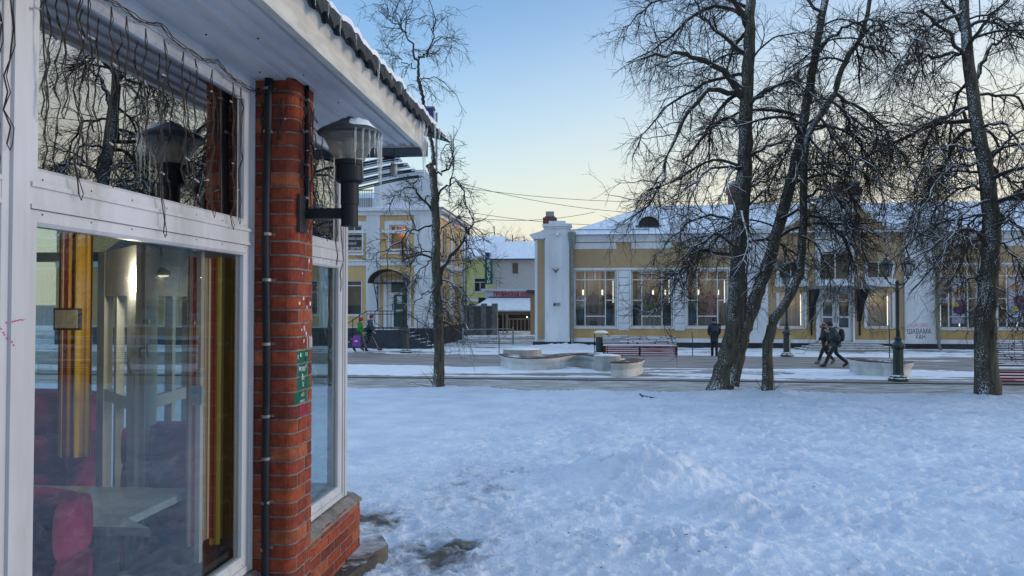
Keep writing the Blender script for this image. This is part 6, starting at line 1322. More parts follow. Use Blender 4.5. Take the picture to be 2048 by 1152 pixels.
# ------------------------------------------------------------------ people
def skin_mesh(name, verts, edges, radii, m, parent, root=0, sub=1, smooth=True):
    me = bpy.data.meshes.new(name); me.from_pydata(verts, edges, []); me.materials.append(m)
    o = bpy.data.objects.new(name, me); C.objects.link(o)
    if parent: o.parent = parent
    md = o.modifiers.new('skin', 'SKIN'); md.use_smooth_shade = smooth
    sv = me.skin_vertices[0].data if me.skin_vertices else None
    if sv is None:
        bpy.context.view_layer.objects.active = o; sv = me.skin_vertices[0].data
    for i, r_ in enumerate(radii):
        sv[i].radius = r_ if isinstance(r_, tuple) else (r_, r_); sv[i].use_root = (i == root)
    s2_ = o.modifiers.new('sub', 'SUBSURF'); s2_.levels = sub; s2_.render_levels = sub
    return o
def person(label, p, rz, pose, cj, ct, ch, cb, H=1.72, coat=.0, hood=False, group=None, hat=True):
    """faces +x. pose: dict of joints in units of H"""
    t = thing('person', label, 'person', p, rz, group); k = H/1.72
    J = {n_: Vector(v)*k for n_, v in pose.items()}
    order = ['pelvis','waist','chest','neck','head','crown','shl','ell','wrl','shr','elr','wrr','hipl','knl','anl','hipr','knr','anr','toel','toer']
    E = [('pelvis','waist'),('waist','chest'),('chest','neck'),('neck','head'),('head','crown'),('chest','shl'),('shl','ell'),('ell','wrl'),('chest','shr'),('shr','elr'),('elr','wrr'),('pelvis','hipl'),('hipl','knl'),('knl','anl'),('pelvis','hipr'),('hipr','knr'),('knr','anr'),('anl','toel'),('anr','toer')]
    R_ = dict(pelvis=.11,waist=.10,chest=.12,neck=.055,head=.085,crown=.07,shl=.06,ell=.045,wrl=.028,shr=.06,elr=.045,wrr=.028,hipl=.085,knl=.058,anl=.04,hipr=.085,knr=.058,anr=.04,toel=.035,toer=.035)
    V_ = [tuple(J[n_]) for n_ in order]; EE = [(order.index(a), order.index(b_)) for a, b_ in E]; RR = [R_[n_]*k for n_ in order]
    for s_ in 'lr':                                         # five fingers, slightly curled
        w_ = J['wr'+s_]; d = (w_ - J['el'+s_]).normalized(); side = Vector((0,1,0)); fwd = d.cross(side).normalized()
        V_.append(tuple(w_ + d*.05*k)); RR.append(.026*k); iw_ = order.index('wr'+s_); pi_ = len(V_)-1; EE.append((iw_, pi_)); palm = w_ + d*.05*k
        for f_i in range(4):
            base = palm + fwd*(.024-.016*f_i)*k + d*.028*k; ln = (.060,.068,.063,.05)[f_i]*k
            V_.append(tuple(base)); RR.append(.0095*k); EE.append((pi_, len(V_)-1)); V_.append(tuple(base + d*ln*.6 + side*(.008 if s_ == 'r' else -.008))); RR.append(.008*k); EE.append((len(V_)-2, len(V_)-1)); V_.append(tuple(base + d*ln + side*(.028 if s_ == 'r' else -.028))); RR.append(.007*k); EE.append((len(V_)-2, len(V_)-1))
        V_.append(tuple(palm + fwd*.045*k)); RR.append(.011*k); EE.append((pi_, len(V_)-1)); V_.append(tuple(palm + fwd*.055*k + d*.035*k)); RR.append(.009*k); EE.append((len(V_)-2, len(V_)-1))
    h_ = J['head']; fw = Vector((1,0,0))
    body = skin_mesh('body', V_, EE, RR, M_SKIN, t, 0, 1)
    fc = MB(); fc.tube([h_+fw*.085*k+Vector((0,0,.02*k)), h_+fw*.112*k+Vector((0,0,-.015*k)), h_+fw*.085*k+Vector((0,0,-.022*k))], [.008*k,.014*k,.008*k], 6); fc.build('nose', M_SKIN, body)
    fc = MB(); [fc.lathe([(0,-.008),(.009,0),(0,.008)], 8, (h_.x+.083*k, h_.y+s_*.032*k, h_.z+.02*k)) for s_ in (-1,1)]; fc.build('eye', M_DARK, body)
    fc = MB(); fc.box(h_.x+.078*k, h_.x+.090*k, h_.y-.025*k, h_.y+.025*k, h_.z-.050*k, h_.z-.042*k); fc.build('mouth', mat('lips', (.30,.09,.08)), body)
    # jacket
    jn = ['pelvis','waist','chest','neckb','shl','ell','cfl','shr','elr','cfr'] ; JJ = dict(J); JJ['neckb'] = J['chest'].lerp(J['neck'], .75); JJ['cfl'] = J['ell'].lerp(J['wrl'], .93); JJ['cfr'] = J['elr'].lerp(J['wrr'], .93)
    r_ = dict(pelvis=(.165,.175),waist=(.155,.17),chest=(.155,.19),neckb=.085,shl=.095,ell=.075,cfl=.055,shr=.095,elr=.075,cfr=.055)
    vv = [tuple(JJ[n_]) for n_ in jn]; ee = [(0,1),(1,2),(2,3),(2,4),(4,5),(5,6),(2,7),(7,8),(8,9)]; rr_ = [tuple(q*k for q in r_[n_]) if isinstance(r_[n_], tuple) else r_[n_]*k for n_ in jn]
    hem = JJ['pelvis'] - Vector((0,0,(.10+coat)*k)); vv.append(tuple(hem)); ee.append((0,len(vv)-1)); rr_.append((.17*k,.18*k))
    jk = skin_mesh('jacket', vv, ee, rr_, cj, t, 0, 1)
    tv = [tuple(J['pelvis'] - Vector((0,0,.0)))] + [tuple(J[n_]) for n_ in ('hipl','knl','anl','hipr','knr','anr')]
    skin_mesh('trousers', tv, [(0,1),(1,2),(2,3),(0,4),(4,5),(5,6)], [.14*k,.105*k,.075*k,.062*k,.105*k,.075*k,.062*k], ct, t, 0, 1)
    for s_ in 'lr':
        a, b_ = J['an'+s_], J['toe'+s_]; d = (b_-a); mb = MB(); mb.tube([a+Vector((0,0,.07*k)), a, a-Vector((0,0,.02*k))], [.062*k,.060*k,.058*k], 10)
        mb.tube([a-d*.35+Vector((0,0,-.03*k)), a+Vector((0,0,-.025*k)), a+d*.6+Vector((0,0,-.015*k)), b_+d*.15], [.045*k,.058*k,.052*k,.030*k], 10); mb.build('boot', cb, t, smooth=True)
    if hat:
        mb = MB(); c_ = J['head']; mb.lathe([(.098*k,.005*k),(.104*k,.03*k),(.102*k,.06*k),(.085*k,.11*k),(.04*k,.135*k),(0,.14*k)], 14, tuple(c_)); mb.build('hat', ch, t, smooth=True)
    mb = MB(); c_ = J['head']-Vector((.03*k,0,0)); mb.lathe([(.06*k,-.05*k),(.09*k,-.02*k),(.092*k,.03*k)], 12, tuple(c_)); mb.build('hair', mat('brown_hair', (.035,.02,.012)), t, smooth=True)
    mb = MB(); c_ = J['neck']-Vector((.02,0,.02))*k; mb.tube([c_+Vector((.075*math.cos(a),.085*math.sin(a),0))*k for a in [q*math.pi/6 for q in range(13)]], .04*k, 8, cap=False); mb.build('collar', cj if not hood else cj, t, smooth=True)
    return t, J
def walk(s=1.0, lean=.03, arm=.25):
    return dict(pelvis=(0,0,.93),waist=(.0+lean*.3,0,1.08),chest=(lean,0,1.30),neck=(lean*1.4,0,1.47),head=(lean*1.7+.02,0,1.59),crown=(lean*1.7,0,1.67),
        shl=(lean,.19,1.38),ell=(lean-.08*arm*4,.25,1.12),wrl=(lean+.02-.20*arm,.22,.90),shr=(lean,-.19,1.38),elr=(lean+.02+.03*arm,-.25,1.12),wrr=(lean+.15+.2*arm,-.21,.93),
        hipl=(0,.09,.88),knl=(.20*s,.09,.52),anl=(.36*s,.09,.11),toel=(.50*s,.09,.07),hipr=(0,-.09,.88),knr=(-.03*s,-.09,.50),anr=(-.36*s,-.09,.18),toer=(-.25*s,-.09,.05))
def stand(): 
    d = walk(.15, .02, .1); d['toel'] = (.20,.09,.04); d['anl'] = (.05,.09,.09); d['anr'] = (-.03,-.09,.09); d['toer'] = (.12,-.09,.04); return d
CJ = lambda n_, c: mat(n_, c, tuple(v*.55 for v in c), scale=9, rough=.75, bump=.4, bscale=12)
p = onZ(740, 702, STREET); t, J = person('man in a dark blue jacket and red hat walking right beside the woman in green', p, -ANG, walk(1.1), CJ('navy_jacket', (.03,.07,.10)), CJ('black_trousers', (.02,.02,.025)), CJ('wine_hat', (.25,.015,.03)), CJ('brown_boot', (.16,.075,.035)), 1.80, group='pair walking past the corner house')
mb = MB(); mb.tube([J['hipl']+Vector((0,-.10,0)), J['knl']+Vector((-.01,-.075,0)), J['anl']+Vector((-.02,-.06,.04))], [.008,.010,.012], 6); mb.build('leg_stripe', mat('white_cloth', (.6,.6,.62)), t)
p = onZ(722, 703, STREET); t, J = person('woman in a bright green padded jacket and red hat holding a purple bag', p+Vector((.0,-.25,0)), -ANG, walk(.8), CJ('green_padded', (.01,.24,.045)), CJ('blue_jeans', (.10,.14,.25)), CJ('red_hat', (.45,.015,.02)), CJ('dark_boot', (.05,.03,.022)), 1.66, group='pair walking past the corner house')
bag = thing('carrier_bag', 'purple carrier bag hanging from the hand of the woman in green', 'bag', p+Vector((-.12,-.50,0)), -ANG); mb = MB(); mb.add([(-.19,-.06,.28),(.19,-.06,.28),(.19,.06,.28),(-.19,.06,.28),(-.16,-.03,.78),(.17,-.03,.80),(.17,.03,.80),(-.16,.03,.78)], [(0,3,2,1),(4,5,6,7),(0,1,5,4),(1,2,6,5),(2,3,7,6),(3,0,4,7)]); mb.build('pouch', mat('purple_plastic', (.28,.04,.42), (.18,.02,.30), rough=.4), bag)
mb = MB(); mb.tube([(-.08,0,.78),(-.05,0,.92),(.05,0,.93),(.09,0,.79)], .008, 5); mb.build('handle', MATS['purple_plastic'], bag); mb = MB(); mb.box(-.08,.08,-.062,-.0601+.0,.50,.57); mb.build('print', M_CHALK, bag)
wk = walk(1.15, .10, .1); wk['ell'] = (.12,.26,1.15); wk['wrl'] = (.30,.16,1.30); wk['elr'] = (.05,-.27,1.16); wk['wrr'] = (.26,-.18,1.30); wk['head'] = (.20,0,1.54); wk['crown'] = (.20,0,1.62); wk['neck'] = (.15,0,1.44)
p = onZ(1672, 735, STREET); t, J = person('stooping man in a dark teal jacket and cap striding left past the entrance steps', p, math.pi-ANG, wk, CJ('teal_jacket', (.025,.06,.075)), CJ('ink_trousers', (.012,.014,.028)), CJ('black_cap', (.012,.012,.014)), CJ('grey_boot', (.05,.055,.055)), 1.74, coat=.02, group='pair walking past the shop entrance')
bp_ = thing('backpack', 'small black backpack on the back of the man in the teal jacket', 'backpack', p, math.pi-ANG); mb = MB(); mb.lathe([(.05,-.02),(.13,.04),(.15,.22),(.12,.38),(.04,.44)], 12, (-.21,0,.98), sx=.75); mb.build('sack', mat('black_nylon', (.015,.016,.018)), bp_, smooth=True); mb = MB(); [mb.tube([(-.16,s_*.11,1.38),(.0,s_*.15,1.50),(.14,s_*.16,1.35),(.05,s_*.19,1.12),(-.14,s_*.12,1.02)], .016, 5) for s_ in (-1,1)]; mb.build('strap', MATS['black_nylon'], bp_)
wk2 = walk(.9, .05, .15); p2 = onZ(1660, 731, STREET) + UY*.45; t, J = person('person in a long dark coat walking half hidden behind the man in teal', p2, math.pi-ANG, wk2, CJ('charcoal_coat', (.028,.036,.042)), CJ('black_trousers2', (.02,.02,.022)), CJ('pink_brown_scarf', (.28,.13,.10)), CJ('pale_boot', (.16,.18,.18)), 1.66, coat=.32, group='pair walking past the shop entrance', hat=False)
mb = MB(); c_ = J['head']; mb.tube([c_+Vector((.09*math.cos(a),.10*math.sin(a),-.08)) for a in [q*math.pi/6 for q in range(13)]], .05, 8, cap=False); mb.build('scarf', MATS['pink_brown_scarf'], t, smooth=True)
p = onZ(1429, 712, STREET); person('lone person in a dark blue coat standing beside the big forked tree trunk', p, math.pi/2-ANG, stand(), CJ('midnight_coat', (.02,.035,.06)), CJ('black_trousers3', (.015,.015,.018)), CJ('navy_cap', (.02,.025,.04)), CJ('black_boot', (.015,.015,.015)), 1.72, coat=.28)
# ------------------------------------------------------------------ bare lime trees with hanging, snow-dusted twigs
M_BARK = snow_top(mat('tree_bark', (.085,.078,.056), (.030,.028,.022), scale=16, rough=.95, bump=.9, bscale=45, stretch=(1,1,.22), detail=9), .50, .80, 30.0, 1.0)
def bark_side_snow(m):                                     # wind-blown snow in the furrows of the left-hand faces
    n = m.node_tree.nodes; l = m.node_tree.links; b = n['Principled BSDF']; src = b.inputs['Base Color'].links[0].from_socket
    g = n.new('ShaderNodeNewGeometry'); d = n.new('ShaderNodeVectorMath'); d.operation = 'DOT_PRODUCT'; d.inputs[1].default_value = (-.72,-.5,.25); l.new(g.outputs['Normal'], d.inputs[0])
    no = n.new('ShaderNodeTexNoise'); no.inputs['Scale'].default_value = 44; no.inputs['Detail'].default_value = 6; tc = n.new('ShaderNodeTexCoord'); l.new(tc.outputs['Object'], no.inputs['Vector'])
    n3 = n.new('ShaderNodeTexNoise'); n3.inputs['Scale'].default_value = .9; l.new(tc.outputs['Object'], n3.inputs['Vector'])
    a = n.new('ShaderNodeMath'); a.operation = 'MULTIPLY_ADD'; a.inputs[1].default_value = .42; l.new(d.outputs['Value'], a.inputs[0]); l.new(no.outputs[0], a.inputs[2])
    a2 = n.new('ShaderNodeMath'); a2.operation = 'MULTIPLY_ADD'; a2.inputs[1].default_value = .5; l.new(n3.outputs[0], a2.inputs[0]); l.new(a.outputs[0], a2.inputs[2])
    mr = n.new('ShaderNodeMapRange'); mr.inputs[1].default_value = 1.16; mr.inputs[2].default_value = 1.24; l.new(a2.outputs[0], mr.inputs[0])
    mx = n.new('ShaderNodeMix'); mx.data_type = 'RGBA'; l.new(mr.outputs[0], mx.inputs[0]); l.new(src, mx.inputs[6]); mx.inputs[7].default_value = (.62,.66,.70,1); l.new(mx.outputs[2], b.inputs['Base Color'])
bark_side_snow(M_BARK)
M_LIMB = snow_top(mat('limb_bark', (.050,.042,.032), (.024,.021,.017), scale=12, rough=.95), .48, .75, 6.0, .9)
M_TWIG = snow_top(mat('twig_bark', (.050,.038,.029), (.026,.021,.017), scale=10, rough=.95), 1.12, 1.35, 5.0, 1.2)
def tubes_np(P, R, k):
    """P (N,n,3), R (N,n) -> verts, quads"""
    N, n, _ = P.shape; T = np.empty_like(P); T[:,1:-1] = P[:,2:]-P[:,:-2]; T[:,0] = P[:,1]-P[:,0]; T[:,-1] = P[:,-1]-P[:,-2]
    T /= np.linalg.norm(T, axis=2, keepdims=True)+1e-9; ref = np.where(np.abs(T[:,:,2:3]) < .95, np.array([0,0,1.]), np.array([1.,0,0]))
    ref = np.broadcast_to(np.array([.31,.17,.93]), T.shape); U = np.cross(T, ref); U /= np.linalg.norm(U, axis=2, keepdims=True)+1e-9; W = np.cross(T, U)
    a = 2*np.pi*np.arange(k)/k; V = P[:,:,None,:] + (U[:,:,None,:]*np.cos(a)[None,None,:,None] + W[:,:,None,:]*np.sin(a)[None,None,:,None])*R[:,:,None,None]
    idx = np.arange(N*n*k).reshape(N,n,k); nx_ = np.roll(idx, -1, axis=2); F = np.stack([idx[:,:-1], nx_[:,:-1], nx_[:,1:], idx[:,1:]], -1).reshape(-1,4)
    return V.reshape(-1,3), F
def grow(S, D, L, R0, R1, n, rng, droop, up, wig):
    N = len(S); P = np.empty((N,n+1,3)); P[:,0] = S; d = D/np.linalg.norm(D,axis=1,keepdims=True); st = (L/n)[:,None]
    for i in range(n):
        t = (i+.5)/n; g = -droop*np.sin(np.pi*min(1, t*1.25)) + up*max(0, t-.55)*2
        d = d + rng.normal(0, wig, (N,3)) + np.array([0,0,1.])*g; d /= np.linalg.norm(d,axis=1,keepdims=True); P[:,i+1] = P[:,i] + d*st
    tt = np.linspace(0,1,n+1)[None,:]; R = R0[:,None]*(1-tt)**.8 + R1*tt**.8*np.ones((N,1)); return P, np.maximum(R, R1)
def children(P, R, M, rng, t0, t1, a0, a1, bias=None):
    N, n, _ = P.shape; seg = np.linalg.norm(P[:,1:]-P[:,:-1],axis=2).sum(1); w_ = seg/seg.sum(); i = rng.choice(N, M, p=w_)
    t = rng.uniform(t0, t1, M)*(n-1); j = np.minimum(t.astype(int), n-2); f = (t-j)[:,None]; p = P[i,j]*(1-f)+P[i,j+1]*f; r = R[i,j]*(1-f[:,0])+R[i,j+1]*f[:,0]
    T = P[i,j+1]-P[i,j]; T /= np.linalg.norm(T,axis=1,keepdims=True)+1e-9; q = rng.normal(0,1,(M,3)); q -= T*(q*T).sum(1,keepdims=True); q /= np.linalg.norm(q,axis=1,keepdims=True)
    a = rng.uniform(a0, a1, M)[:,None]; d = T*np.cos(a)+q*np.sin(a)
    if bias is not None: d = d + bias
    return p, d, r, t/(n-1)
def smooth_poly(pts, n):
    pts = np.array(pts, float); k = len(pts); out_ = []
    for s in np.linspace(0, k-1-1e-6, n):
        i = int(s); u = s-i; a, b_, c, d = pts[max(i-1,0)], pts[i], pts[i+1], pts[min(i+2,k-1)]
        out_.append(.5*((2*b_)+(-a+c)*u+(2*a-5*b_+4*c-d)*u*u+(-a+3*b_-3*c+d)*u**3))
    return np.array(out_)
def clear(p):                                              # no low twigs hang into the sight of the lamp head beside the trees
    dx = p - np.array(CAM); px = 1024 + FPX*dx[:,0]/dx[:,1]; py = 607 - FPX*dx[:,2]/dx[:,1]
    return ~((px > 1750) & (px < 1850) & (py > 470) & (py < 790) & (dx[:,1] < 23))
def lime_tree(label, base, trunks, boughs, seed, extra=40, n2=900, n3=5200, n4=14000, zlo=3.0, zhi=10.5, spread=4.2, group=None, sprouts=None, name='lime_tree', leg=1.0, flare=1.5):
    """trunks: [(list of world pts, r0, r1)], boughs: [(list of world pts, r0)]"""
    rng = np.random.default_rng(seed); t = thing(name, label, 'tree', base, 0, group); b0 = np.array(base)
    TV = []; TF = []; off = 0; TP = []
    for pts, r0, r1 in trunks:
        P = smooth_poly(pts, 44); s = np.linspace(0,1,44); R = r0*(1-s)+r1*s
        if pts is trunks[0][0]: R *= 1+(flare-1)*np.exp(-(P[:,2]-P[0,2])/.28)
        R = R*(1+rng.normal(0,.025,44)); P[1:] += rng.normal(0,.012,(43,3)); TP.append((P,R)); k = 18
        V_, F_ = tubes_np(P[None], R[None], k); V_ = V_.reshape(44,k,3); c_ = P[:,None,:]; an = np.arange(k)*2*np.pi/k
        fl = 1+.10*np.sin(an*3+seed)[None,:]*np.exp(-(P[:,2]-P[0,2])/.5)[:,None] + .03*np.sin(an*5+1)[None,:] + rng.normal(0,.018,(44,k)); V_ = (c_+(V_-c_)*fl[:,:,None]).reshape(-1,3)
        TV.append(V_-b0); TF.append(F_+off); off += len(V_)
    np_mesh('trunk', np.concatenate(TV), np.concatenate(TF), M_BARK, t)
    nb = 14; B = []; BR_ = []
    for pts, r0 in boughs:
        P = smooth_poly(pts, nb+1); P[1:] += rng.normal(0,.035,(nb,3)); B.append(P); BR_.append(r0*(1-np.linspace(0,1,nb+1)*.80))
    if extra:
        hh = [(P,R,q) for P,R in TP for q in range(44) if zlo < P[q,2] < zhi]; S = []; D = []; R0 = []; L = []
        for _ in range(extra):
            P,R,q = hh[rng.integers(len(hh))]; az = rng.uniform(0,2*np.pi); el = rng.uniform(-.05,.75); S.append(P[q]); D.append([np.cos(az)*np.cos(el),np.sin(az)*np.cos(el),np.sin(el)]); R0.append(min(R[q]*.45, rng.uniform(.022,.062))); L.append(spread*rng.uniform(.45,1.0)*(1-.35*(P[q,2]-zlo)/max(1,zhi-zlo)))
        P, R = grow(np.array(S), np.array(D), np.array(L), np.array(R0), .008, nb, rng, .17, .05, .10); B += list(P); BR_ += list(R)
    P1 = np.array(B); R1 = np.array(BR_)
    p, d, r, tt = children(P1, R1, n2, rng, .15, .98, .35, 1.25); L = rng.uniform(.5,1.7,n2)*leg*(1-.35*tt)
    P2, R2 = grow(p, d, L, np.minimum(r*.6, .016), .0042, 10, rng, .10, .12, .16)
    p, d, r, tt = children(P2, R2, n3, rng, .08, .98, .4, 1.2); L = rng.uniform(.25,.85,n3)*leg
    keep = clear(p); p, d, r, L = p[keep], d[keep], r[keep], L[keep]
    P3, R3 = grow(p, d, L, np.minimum(r*.75, .0062), .0030, 7, rng, .10, .20, .20)
    p, d, r, tt = children(P3, R3, n4, rng, .1, 1.0, .35, 1.1); L = rng.uniform(.10,.40,n4)*leg
    P4, R4 = grow(p, d, L, np.minimum(r*.8, .0036), .0020, 4, rng, .04, .20, .20)
    V1, F1 = tubes_np(P1, R1, 7); V2, F2 = tubes_np(P2, R2, 4); np_mesh('bough', np.concatenate([V1,V2])-b0, np.concatenate([F1,F2+len(V1)]), M_LIMB, t)
    V3, F3 = tubes_np(P3, R3, 3); V4, F4 = tubes_np(P4, R4, 3); VV = [V3,V4]; FF = [F3,F4+len(V3)]
    if sprouts:
        sp_, cnt = sprouts; S = np.tile(np.array(base), (cnt,1)) + rng.normal(0,.09,(cnt,3))*[1,1,0]; D = rng.normal(0,1,(cnt,3)); D[:,2] = rng.uniform(.5,1.4,cnt); P5, R5 = grow(S, D, rng.uniform(.3,1.0,cnt)*sp_, np.full(cnt,.008), .003, 8, rng, 0, .02, .12)
        V5, F5 = tubes_np(P5, R5, 3); FF.append(F5+sum(len(v) for v in VV)); VV.append(V5)
    np_mesh('crown', np.concatenate(VV)-b0, np.concatenate(FF), M_TWIG, t)
    return t
def W(pts, Y, dy=0.0):                                     # pixels -> world at depth Y, drifting in depth along the limb
    k = max(1, len(pts)-1); return [tuple(atY(px, py, Y + dy*i/k)) for i, (px, py) in enumerate(pts)]
BZ = -.40
# T1 slim pollarded tree by the kiosk corner
Y1_ = onZ(876, 784, -.36).y
lime_tree('slim bare tree with knotty cut limbs between the kiosk and the corner house', onZ(876, 784, BZ),
    [(W([(877,792),(879,700),(874,600),(872,500),(870,400),(866,350),(857,327)], Y1_), .135, .085), (W([(868,330),(862,280),(846,200),(836,154),(838,112)], Y1_, .2), .055, .030)],
    [(W(p, Y1_, dy), r) for p, r, dy in (
      ([(872,578),(889,535),(908,503),(924,484),(937,465)], .075, .1), ([(930,480),(942,500),(960,523),(985,535)], .028, -.3), ([(936,467),(945,445),(935,420),(915,405)], .03, .4),
      ([(868,449),(834,458),(796,481),(754,510),(732,520)], .032, -.9), ([(866,425),(845,395),(828,376),(805,380),(790,397),(767,417)], .034, -.6), ([(828,378),(834,360),(846,352)], .02, -.2),
      ([(870,395),(889,375),(908,360),(927,388),(940,423),(947,442)], .034, -.7), ([(866,350),(890,340),(905,310),(898,290),(880,305)], .034, .3),
      ([(876,560),(850,590),(820,610),(790,625)], .022, -.8), ([(876,600),(905,610),(930,650),(935,690)], .024, -.7), ([(874,520),(850,530),(825,560),(800,590)], .022, .8), ([(875,610),(900,640),(925,650)], .02, .8), ([(874,560),(858,620),(850,670)], .018, -.5), ([(874,470),(905,440),(930,455),(955,500)], .022, .9),
      ([(838,121),(811,71),(782,42),(744,8)], .028, .3), ([(838,114),(857,100),(869,42),(859,-5)], .028, -.3), ([(844,200),(846,179),(844,158),(877,158),(898,179),(932,225)], .022, -.4), ([(852,108),(882,79),(915,83),(936,90)], .018, .5), ([(832,137),(794,112),(752,75)], .018, -.5), ([(846,190),(825,170),(800,180)], .014, .3), ([(811,71),(790,20),(770,-20)], .018, .5), ([(862,60),(880,30),(900,10)], .014, .4))],
    31, extra=5, n2=210, n3=1250, n4=3000, zlo=1.2, zhi=4.0, spread=1.5, sprouts=(.9, 26), leg=.62, flare=1.35)
# T2 big twin-stemmed tree, with a thinner third stem of its own beside it
Y2_ = onZ(1442, 788, -.36).y
lime_tree('big snow-flecked bare tree forking into two stems, left of the pair by the steps', onZ(1442, 788, BZ),
    [(W([(1440,797),(1450,740),(1463,690),(1474,620),(1479,500),(1484,400),(1490,300),(1493,200),(1497,100),(1500,0),(1504,-160),(1512,-420)], Y2_), .275, .085),
     (W([(1462,770),(1478,700),(1492,650),(1510,600),(1532,540),(1556,460),(1580,370),(1598,290),(1612,220),(1632,110),(1650,0),(1668,-140),(1690,-400)], Y2_-.12, .5), .195, .065)],
    [(W(p, Y2_, dy), r) for p, r, dy in (
      ([(1488,196),(1467,162),(1442,142),(1405,121),(1367,106),(1326,104),(1288,117),(1255,129)], .095, -.6), ([(1472,183),(1451,179),(1413,190),(1380,217),(1359,250),(1347,287),(1334,333),(1317,379),(1284,421),(1242,446)], .075, -1.2), ([(1500,42),(1472,19),(1430,19),(1397,29),(1359,58),(1326,87),(1284,112),(1250,125)], .06, .8),
      ([(1493,204),(1534,183),(1567,167),(1600,162),(1638,167)], .05, -.8), ([(1490,215),(1525,185),(1567,165),(1620,180),(1660,230)], .05, -1.6), ([(1486,320),(1526,296),(1555,283),(1588,283),(1620,300)], .045, -1.0), ([(1484,390),(1505,372),(1540,358),(1580,355)], .045, 1.0),
      ([(1476,512),(1454,511),(1421,503),(1399,494),(1379,511),(1377,533),(1354,550),(1324,555),(1282,547)], .060, -1.0), ([(1476,505),(1440,470),(1405,480),(1370,520),(1330,600),(1290,640)], .04, -1.6), ([(1482,455),(1440,430),(1390,440),(1340,480),(1310,520)], .045, 1.2), ([(1484,420),(1510,400),(1530,380),(1525,420)], .04, -.4),
      ([(1495,110),(1440,70),(1400,20),(1380,-40)], .06, 1.2), ([(1497,60),(1460,-30),(1400,-90),(1330,-110)], .07, -1.4), ([(1490,250),(1440,240),(1400,280),(1370,340),(1350,420)], .045, 1.8), ([(1486,340),(1440,330),(1400,360),(1370,430),(1360,500)], .04, -2.0), ([(1495,150),(1420,160),(1350,200),(1290,260),(1260,330)], .05, 2.0),
      ([(1500,20),(1400,-20),(1300,10),(1240,70)], .05, 2.2), ([(1560,440),(1600,420),(1640,430),(1680,470),(1700,540)], .045, -1.2), ([(1580,370),(1630,350),(1690,370),(1720,450),(1735,540)], .045, -1.8), ([(1600,280),(1650,250),(1710,270),(1750,340)], .045, 1.6), ([(1535,530),(1510,560),(1500,600)], .03, -.5),
      ([(1632,110),(1680,60),(1740,40),(1800,70)], .05, -1.5), ([(1645,40),(1600,-20),(1560,-40)], .05, 1.5))],
    32, extra=22, n2=720, n3=3700, n4=12000, zlo=3.2, zhi=12.0, spread=3.6, sprouts=(.8, 12), flare=1.35)
Y3_ = onZ(1535, 792, -.37).y
lime_tree('slender curving bare tree just right of the big forked tree', onZ(1535, 792, BZ),
    [(W([(1535,800),(1534,740),(1537,680),(1548,640),(1575,600),(1595,560),(1603,500),(1606,440),(1608,333),(1617,271),(1650,217),(1671,183),(1683,137),(1704,100),(1717,83),(1735,20),(1750,-80)], Y3_, -.2), .130, .045)],
    [(W(p, Y3_-.1, dy), r) for p, r, dy in (
      ([(1671,187),(1708,208),(1746,233),(1775,267),(1779,312),(1783,354)], .05, -.8), ([(1683,200),(1700,250),(1721,300),(1737,354),(1745,420)], .04, -.5), ([(1708,90),(1767,100),(1821,125)], .04, .6), ([(1617,271),(1640,300),(1650,360),(1690,400)], .04, -1.2), ([(1608,400),(1640,380),(1680,400),(1710,460),(1715,540)], .042, -1.4),
      ([(1606,420),(1650,440),(1690,480),(1720,560),(1722,600)], .04, -.9), ([(1700,105),(1740,60),(1800,30)], .035, -1.0), ([(1650,217),(1620,190),(1580,190)], .03, 1.0), ([(1660,200),(1720,250),(1800,300),(1840,380)], .038, -1.8), ([(1640,230),(1690,300),(1750,340),(1768,400)], .038, -2.0), ([(1604,470),(1640,500),(1660,560),(1650,620)], .03, -1.0), ([(1600,540),(1570,520),(1540,540)], .025, -.6), ([(1612,300),(1580,300),(1550,340)], .03, .8), ([(1725,60),(1790,40),(1850,80)], .03, 1.2))],
    33, extra=7, n2=400, n3=1750, n4=6000, zlo=3.5, zhi=9.5, spread=3.0, sprouts=(.7, 16), flare=1.15)
Y4_ = onZ(1976, 800, -.37).y
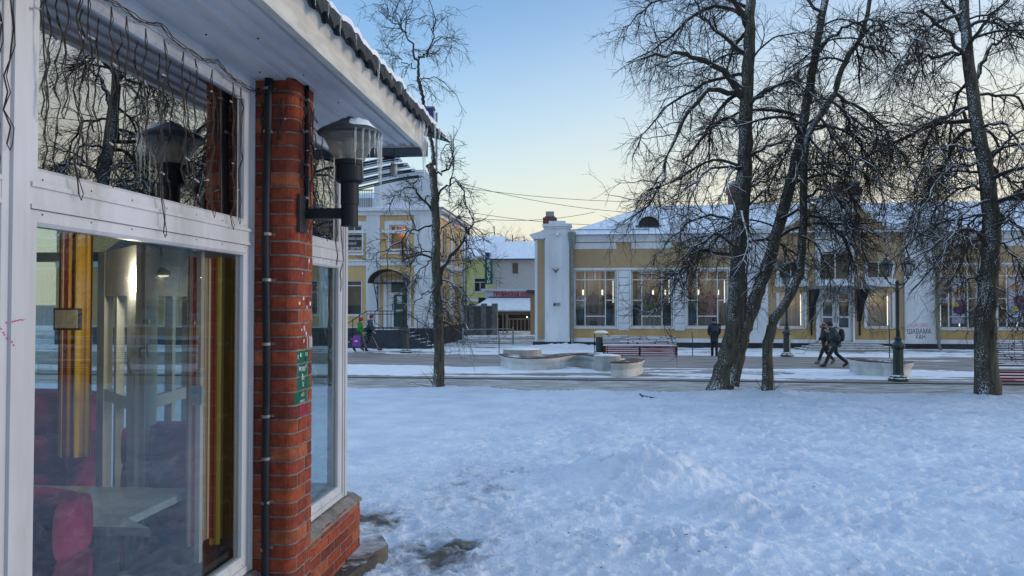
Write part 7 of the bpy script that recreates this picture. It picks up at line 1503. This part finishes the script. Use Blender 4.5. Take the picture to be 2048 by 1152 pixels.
lime_tree('stout bare tree with a split snow-flecked trunk near the right edge', onZ(1976, 800, BZ),
    [(W([(1976,812),(1973,740),(1971,660),(1975,600),(1980,520),(1983,440),(1975,370),(1966,313),(1954,250),(1942,167),(1933,83),(1926,0),(1918,-140),(1905,-400)], Y4_), .25, .075)],
    [(W(p, Y4_, dy), r) for p, r, dy in (
      ([(1940,108),(1871,112),(1821,125),(1787,142)], .05, -.6), ([(1950,246),(1917,229),(1883,233),(1846,250),(1808,267)], .045, -.8), ([(1958,300),(1917,292),(1883,300),(1850,333),(1830,380)], .045, -1.2), ([(1950,162),(1962,125),(1987,92),(2021,67),(2046,37)], .06, .6), ([(1977,325),(2000,292),(2042,262),(2090,250)], .05, -.6), ([(1980,330),(2012,354),(2045,367),(2100,400)], .05, .8),
      ([(1961,559),(1948,556),(1932,562),(1915,568),(1896,573)], .03, -.3), ([(1969,565),(1981,565),(1987,585),(1994,611),(2007,620),(2026,632),(2047,636)], .032, -.5), ([(1978,400),(1940,420),(1900,470),(1880,540)], .04, -1.6), ([(1976,380),(1920,380),(1870,420),(1840,500)], .045, 1.4), ([(1965,320),(1900,340),(1850,400),(1820,480)], .04, -2.0), ([(1982,450),(2020,440),(2060,500),(2080,600)], .04, -1.2), ([(1975,420),(1940,450),(1920,520),(1915,600)], .03, 1.2),
      ([(1938,130),(1890,60),(1830,20),(1780,40)], .05, -1.4), ([(1930,60),(1880,0),(1810,-20)], .05, 1.0), ([(1936,100),(1980,30),(2040,-20)], .05, -1.2), ([(1945,190),(2000,190),(2060,220),(2100,300)], .045, 1.2), ([(1928,20),(1850,60),(1790,130),(1770,200)], .045, -1.8), ([(1955,260),(2010,250),(2050,320),(2060,420)], .04, -2.0), ([(1985,480),(2020,500),(2045,560),(2050,640)], .035, -1.0))],
    34, extra=20, n2=680, n3=3000, n4=10500, zlo=2.6, zhi=12.0, spread=3.8, flare=1.3)
# the next tree of the row: outside the frame, seen in the kiosk glass
p5 = VX*17.6 + UY*17.4; q5 = lambda dx, z: (p5.x+dx, p5.y, z)
lime_tree('bare tree beyond the right edge whose crown is mirrored in the kiosk glass', (p5.x, p5.y, BZ), [([q5(0,-.45), q5(.05,1), q5(-.1,3), q5(.1,5.5), q5(.2,9), q5(.3,12)], .27, .07)], [([q5(0,3.2),q5(-1,4.3),q5(-2.6,4.6),q5(-3.8,3.6)], .06), ([q5(0,4.2),q5(1.2,5.3),q5(2.8,5.4)], .06), ([q5(.1,6),q5(-1.6,7.4),q5(-3.2,7.2)], .06)], 35, extra=44, n2=900, n3=4200, n4=8000, zlo=3.0, zhi=11.5, spread=4.2)
# far thin trees behind the alley and an evergreen behind the shop roof
for k, (px, py, hh) in enumerate(((985,560,5.5),(1045,560,4.6),(1022,560,4.2))):
    b_ = atY(px, 600, 95); b_.z = STREET; top = atY(px, {0:452,1:472,2:470}[k], 95).z
    lime_tree(['tallest', 'rightmost', 'middle'][k] + ' of the faint bare trees rising behind the alley roofs', b_, [([(b_.x,b_.y,b_.z),(b_.x+.3,b_.y,top*.6),(b_.x+.2,b_.y,top)], .22, .05)], [([(b_.x,b_.y,top*.6),(b_.x+1.4,b_.y,top*.85),(b_.x+2.0,b_.y,top*.95)], .05)], 60+k, extra=18, n2=140, n3=500, n4=500, zlo=top*.5, zhi=top*.95, spread=3.2, leg=1.3)
ev = atY(2036, 440, 58); t = thing('evergreen_tree', 'dark evergreen top showing above the snowy roof at the right edge', 'tree', (ev.x, ev.y, STREET)); zt_ = atY(2036, 384, 58).z - STREET
mb = MB(); mb.tube([(0,0,0),(0,0,zt_*.9)], [.25,.05], 8); mb.build('trunk', M_LIMB, t); rr = np.random.default_rng(9); mb = MB()
for q in range(5200):
    z = zt_*(1-rr.random()**1.0*.6); rad_ = 1.9*(1-(z/zt_))**.6*2.0*rr.random()**.4; a = rr.random()*6.28; c_ = Vector((rad_*math.cos(a), rad_*math.sin(a), z)); d = Vector(rr.normal(0,.13,3)); e = Vector(rr.normal(0,.13,3)); mb.f.append((len(mb.v),len(mb.v)+1,len(mb.v)+2)); mb.v += [tuple(c_), tuple(c_+d), tuple(c_+e)]
mb.build('crown', mat('evergreen', (.02,.04,.03), (.01,.022,.018)), t)
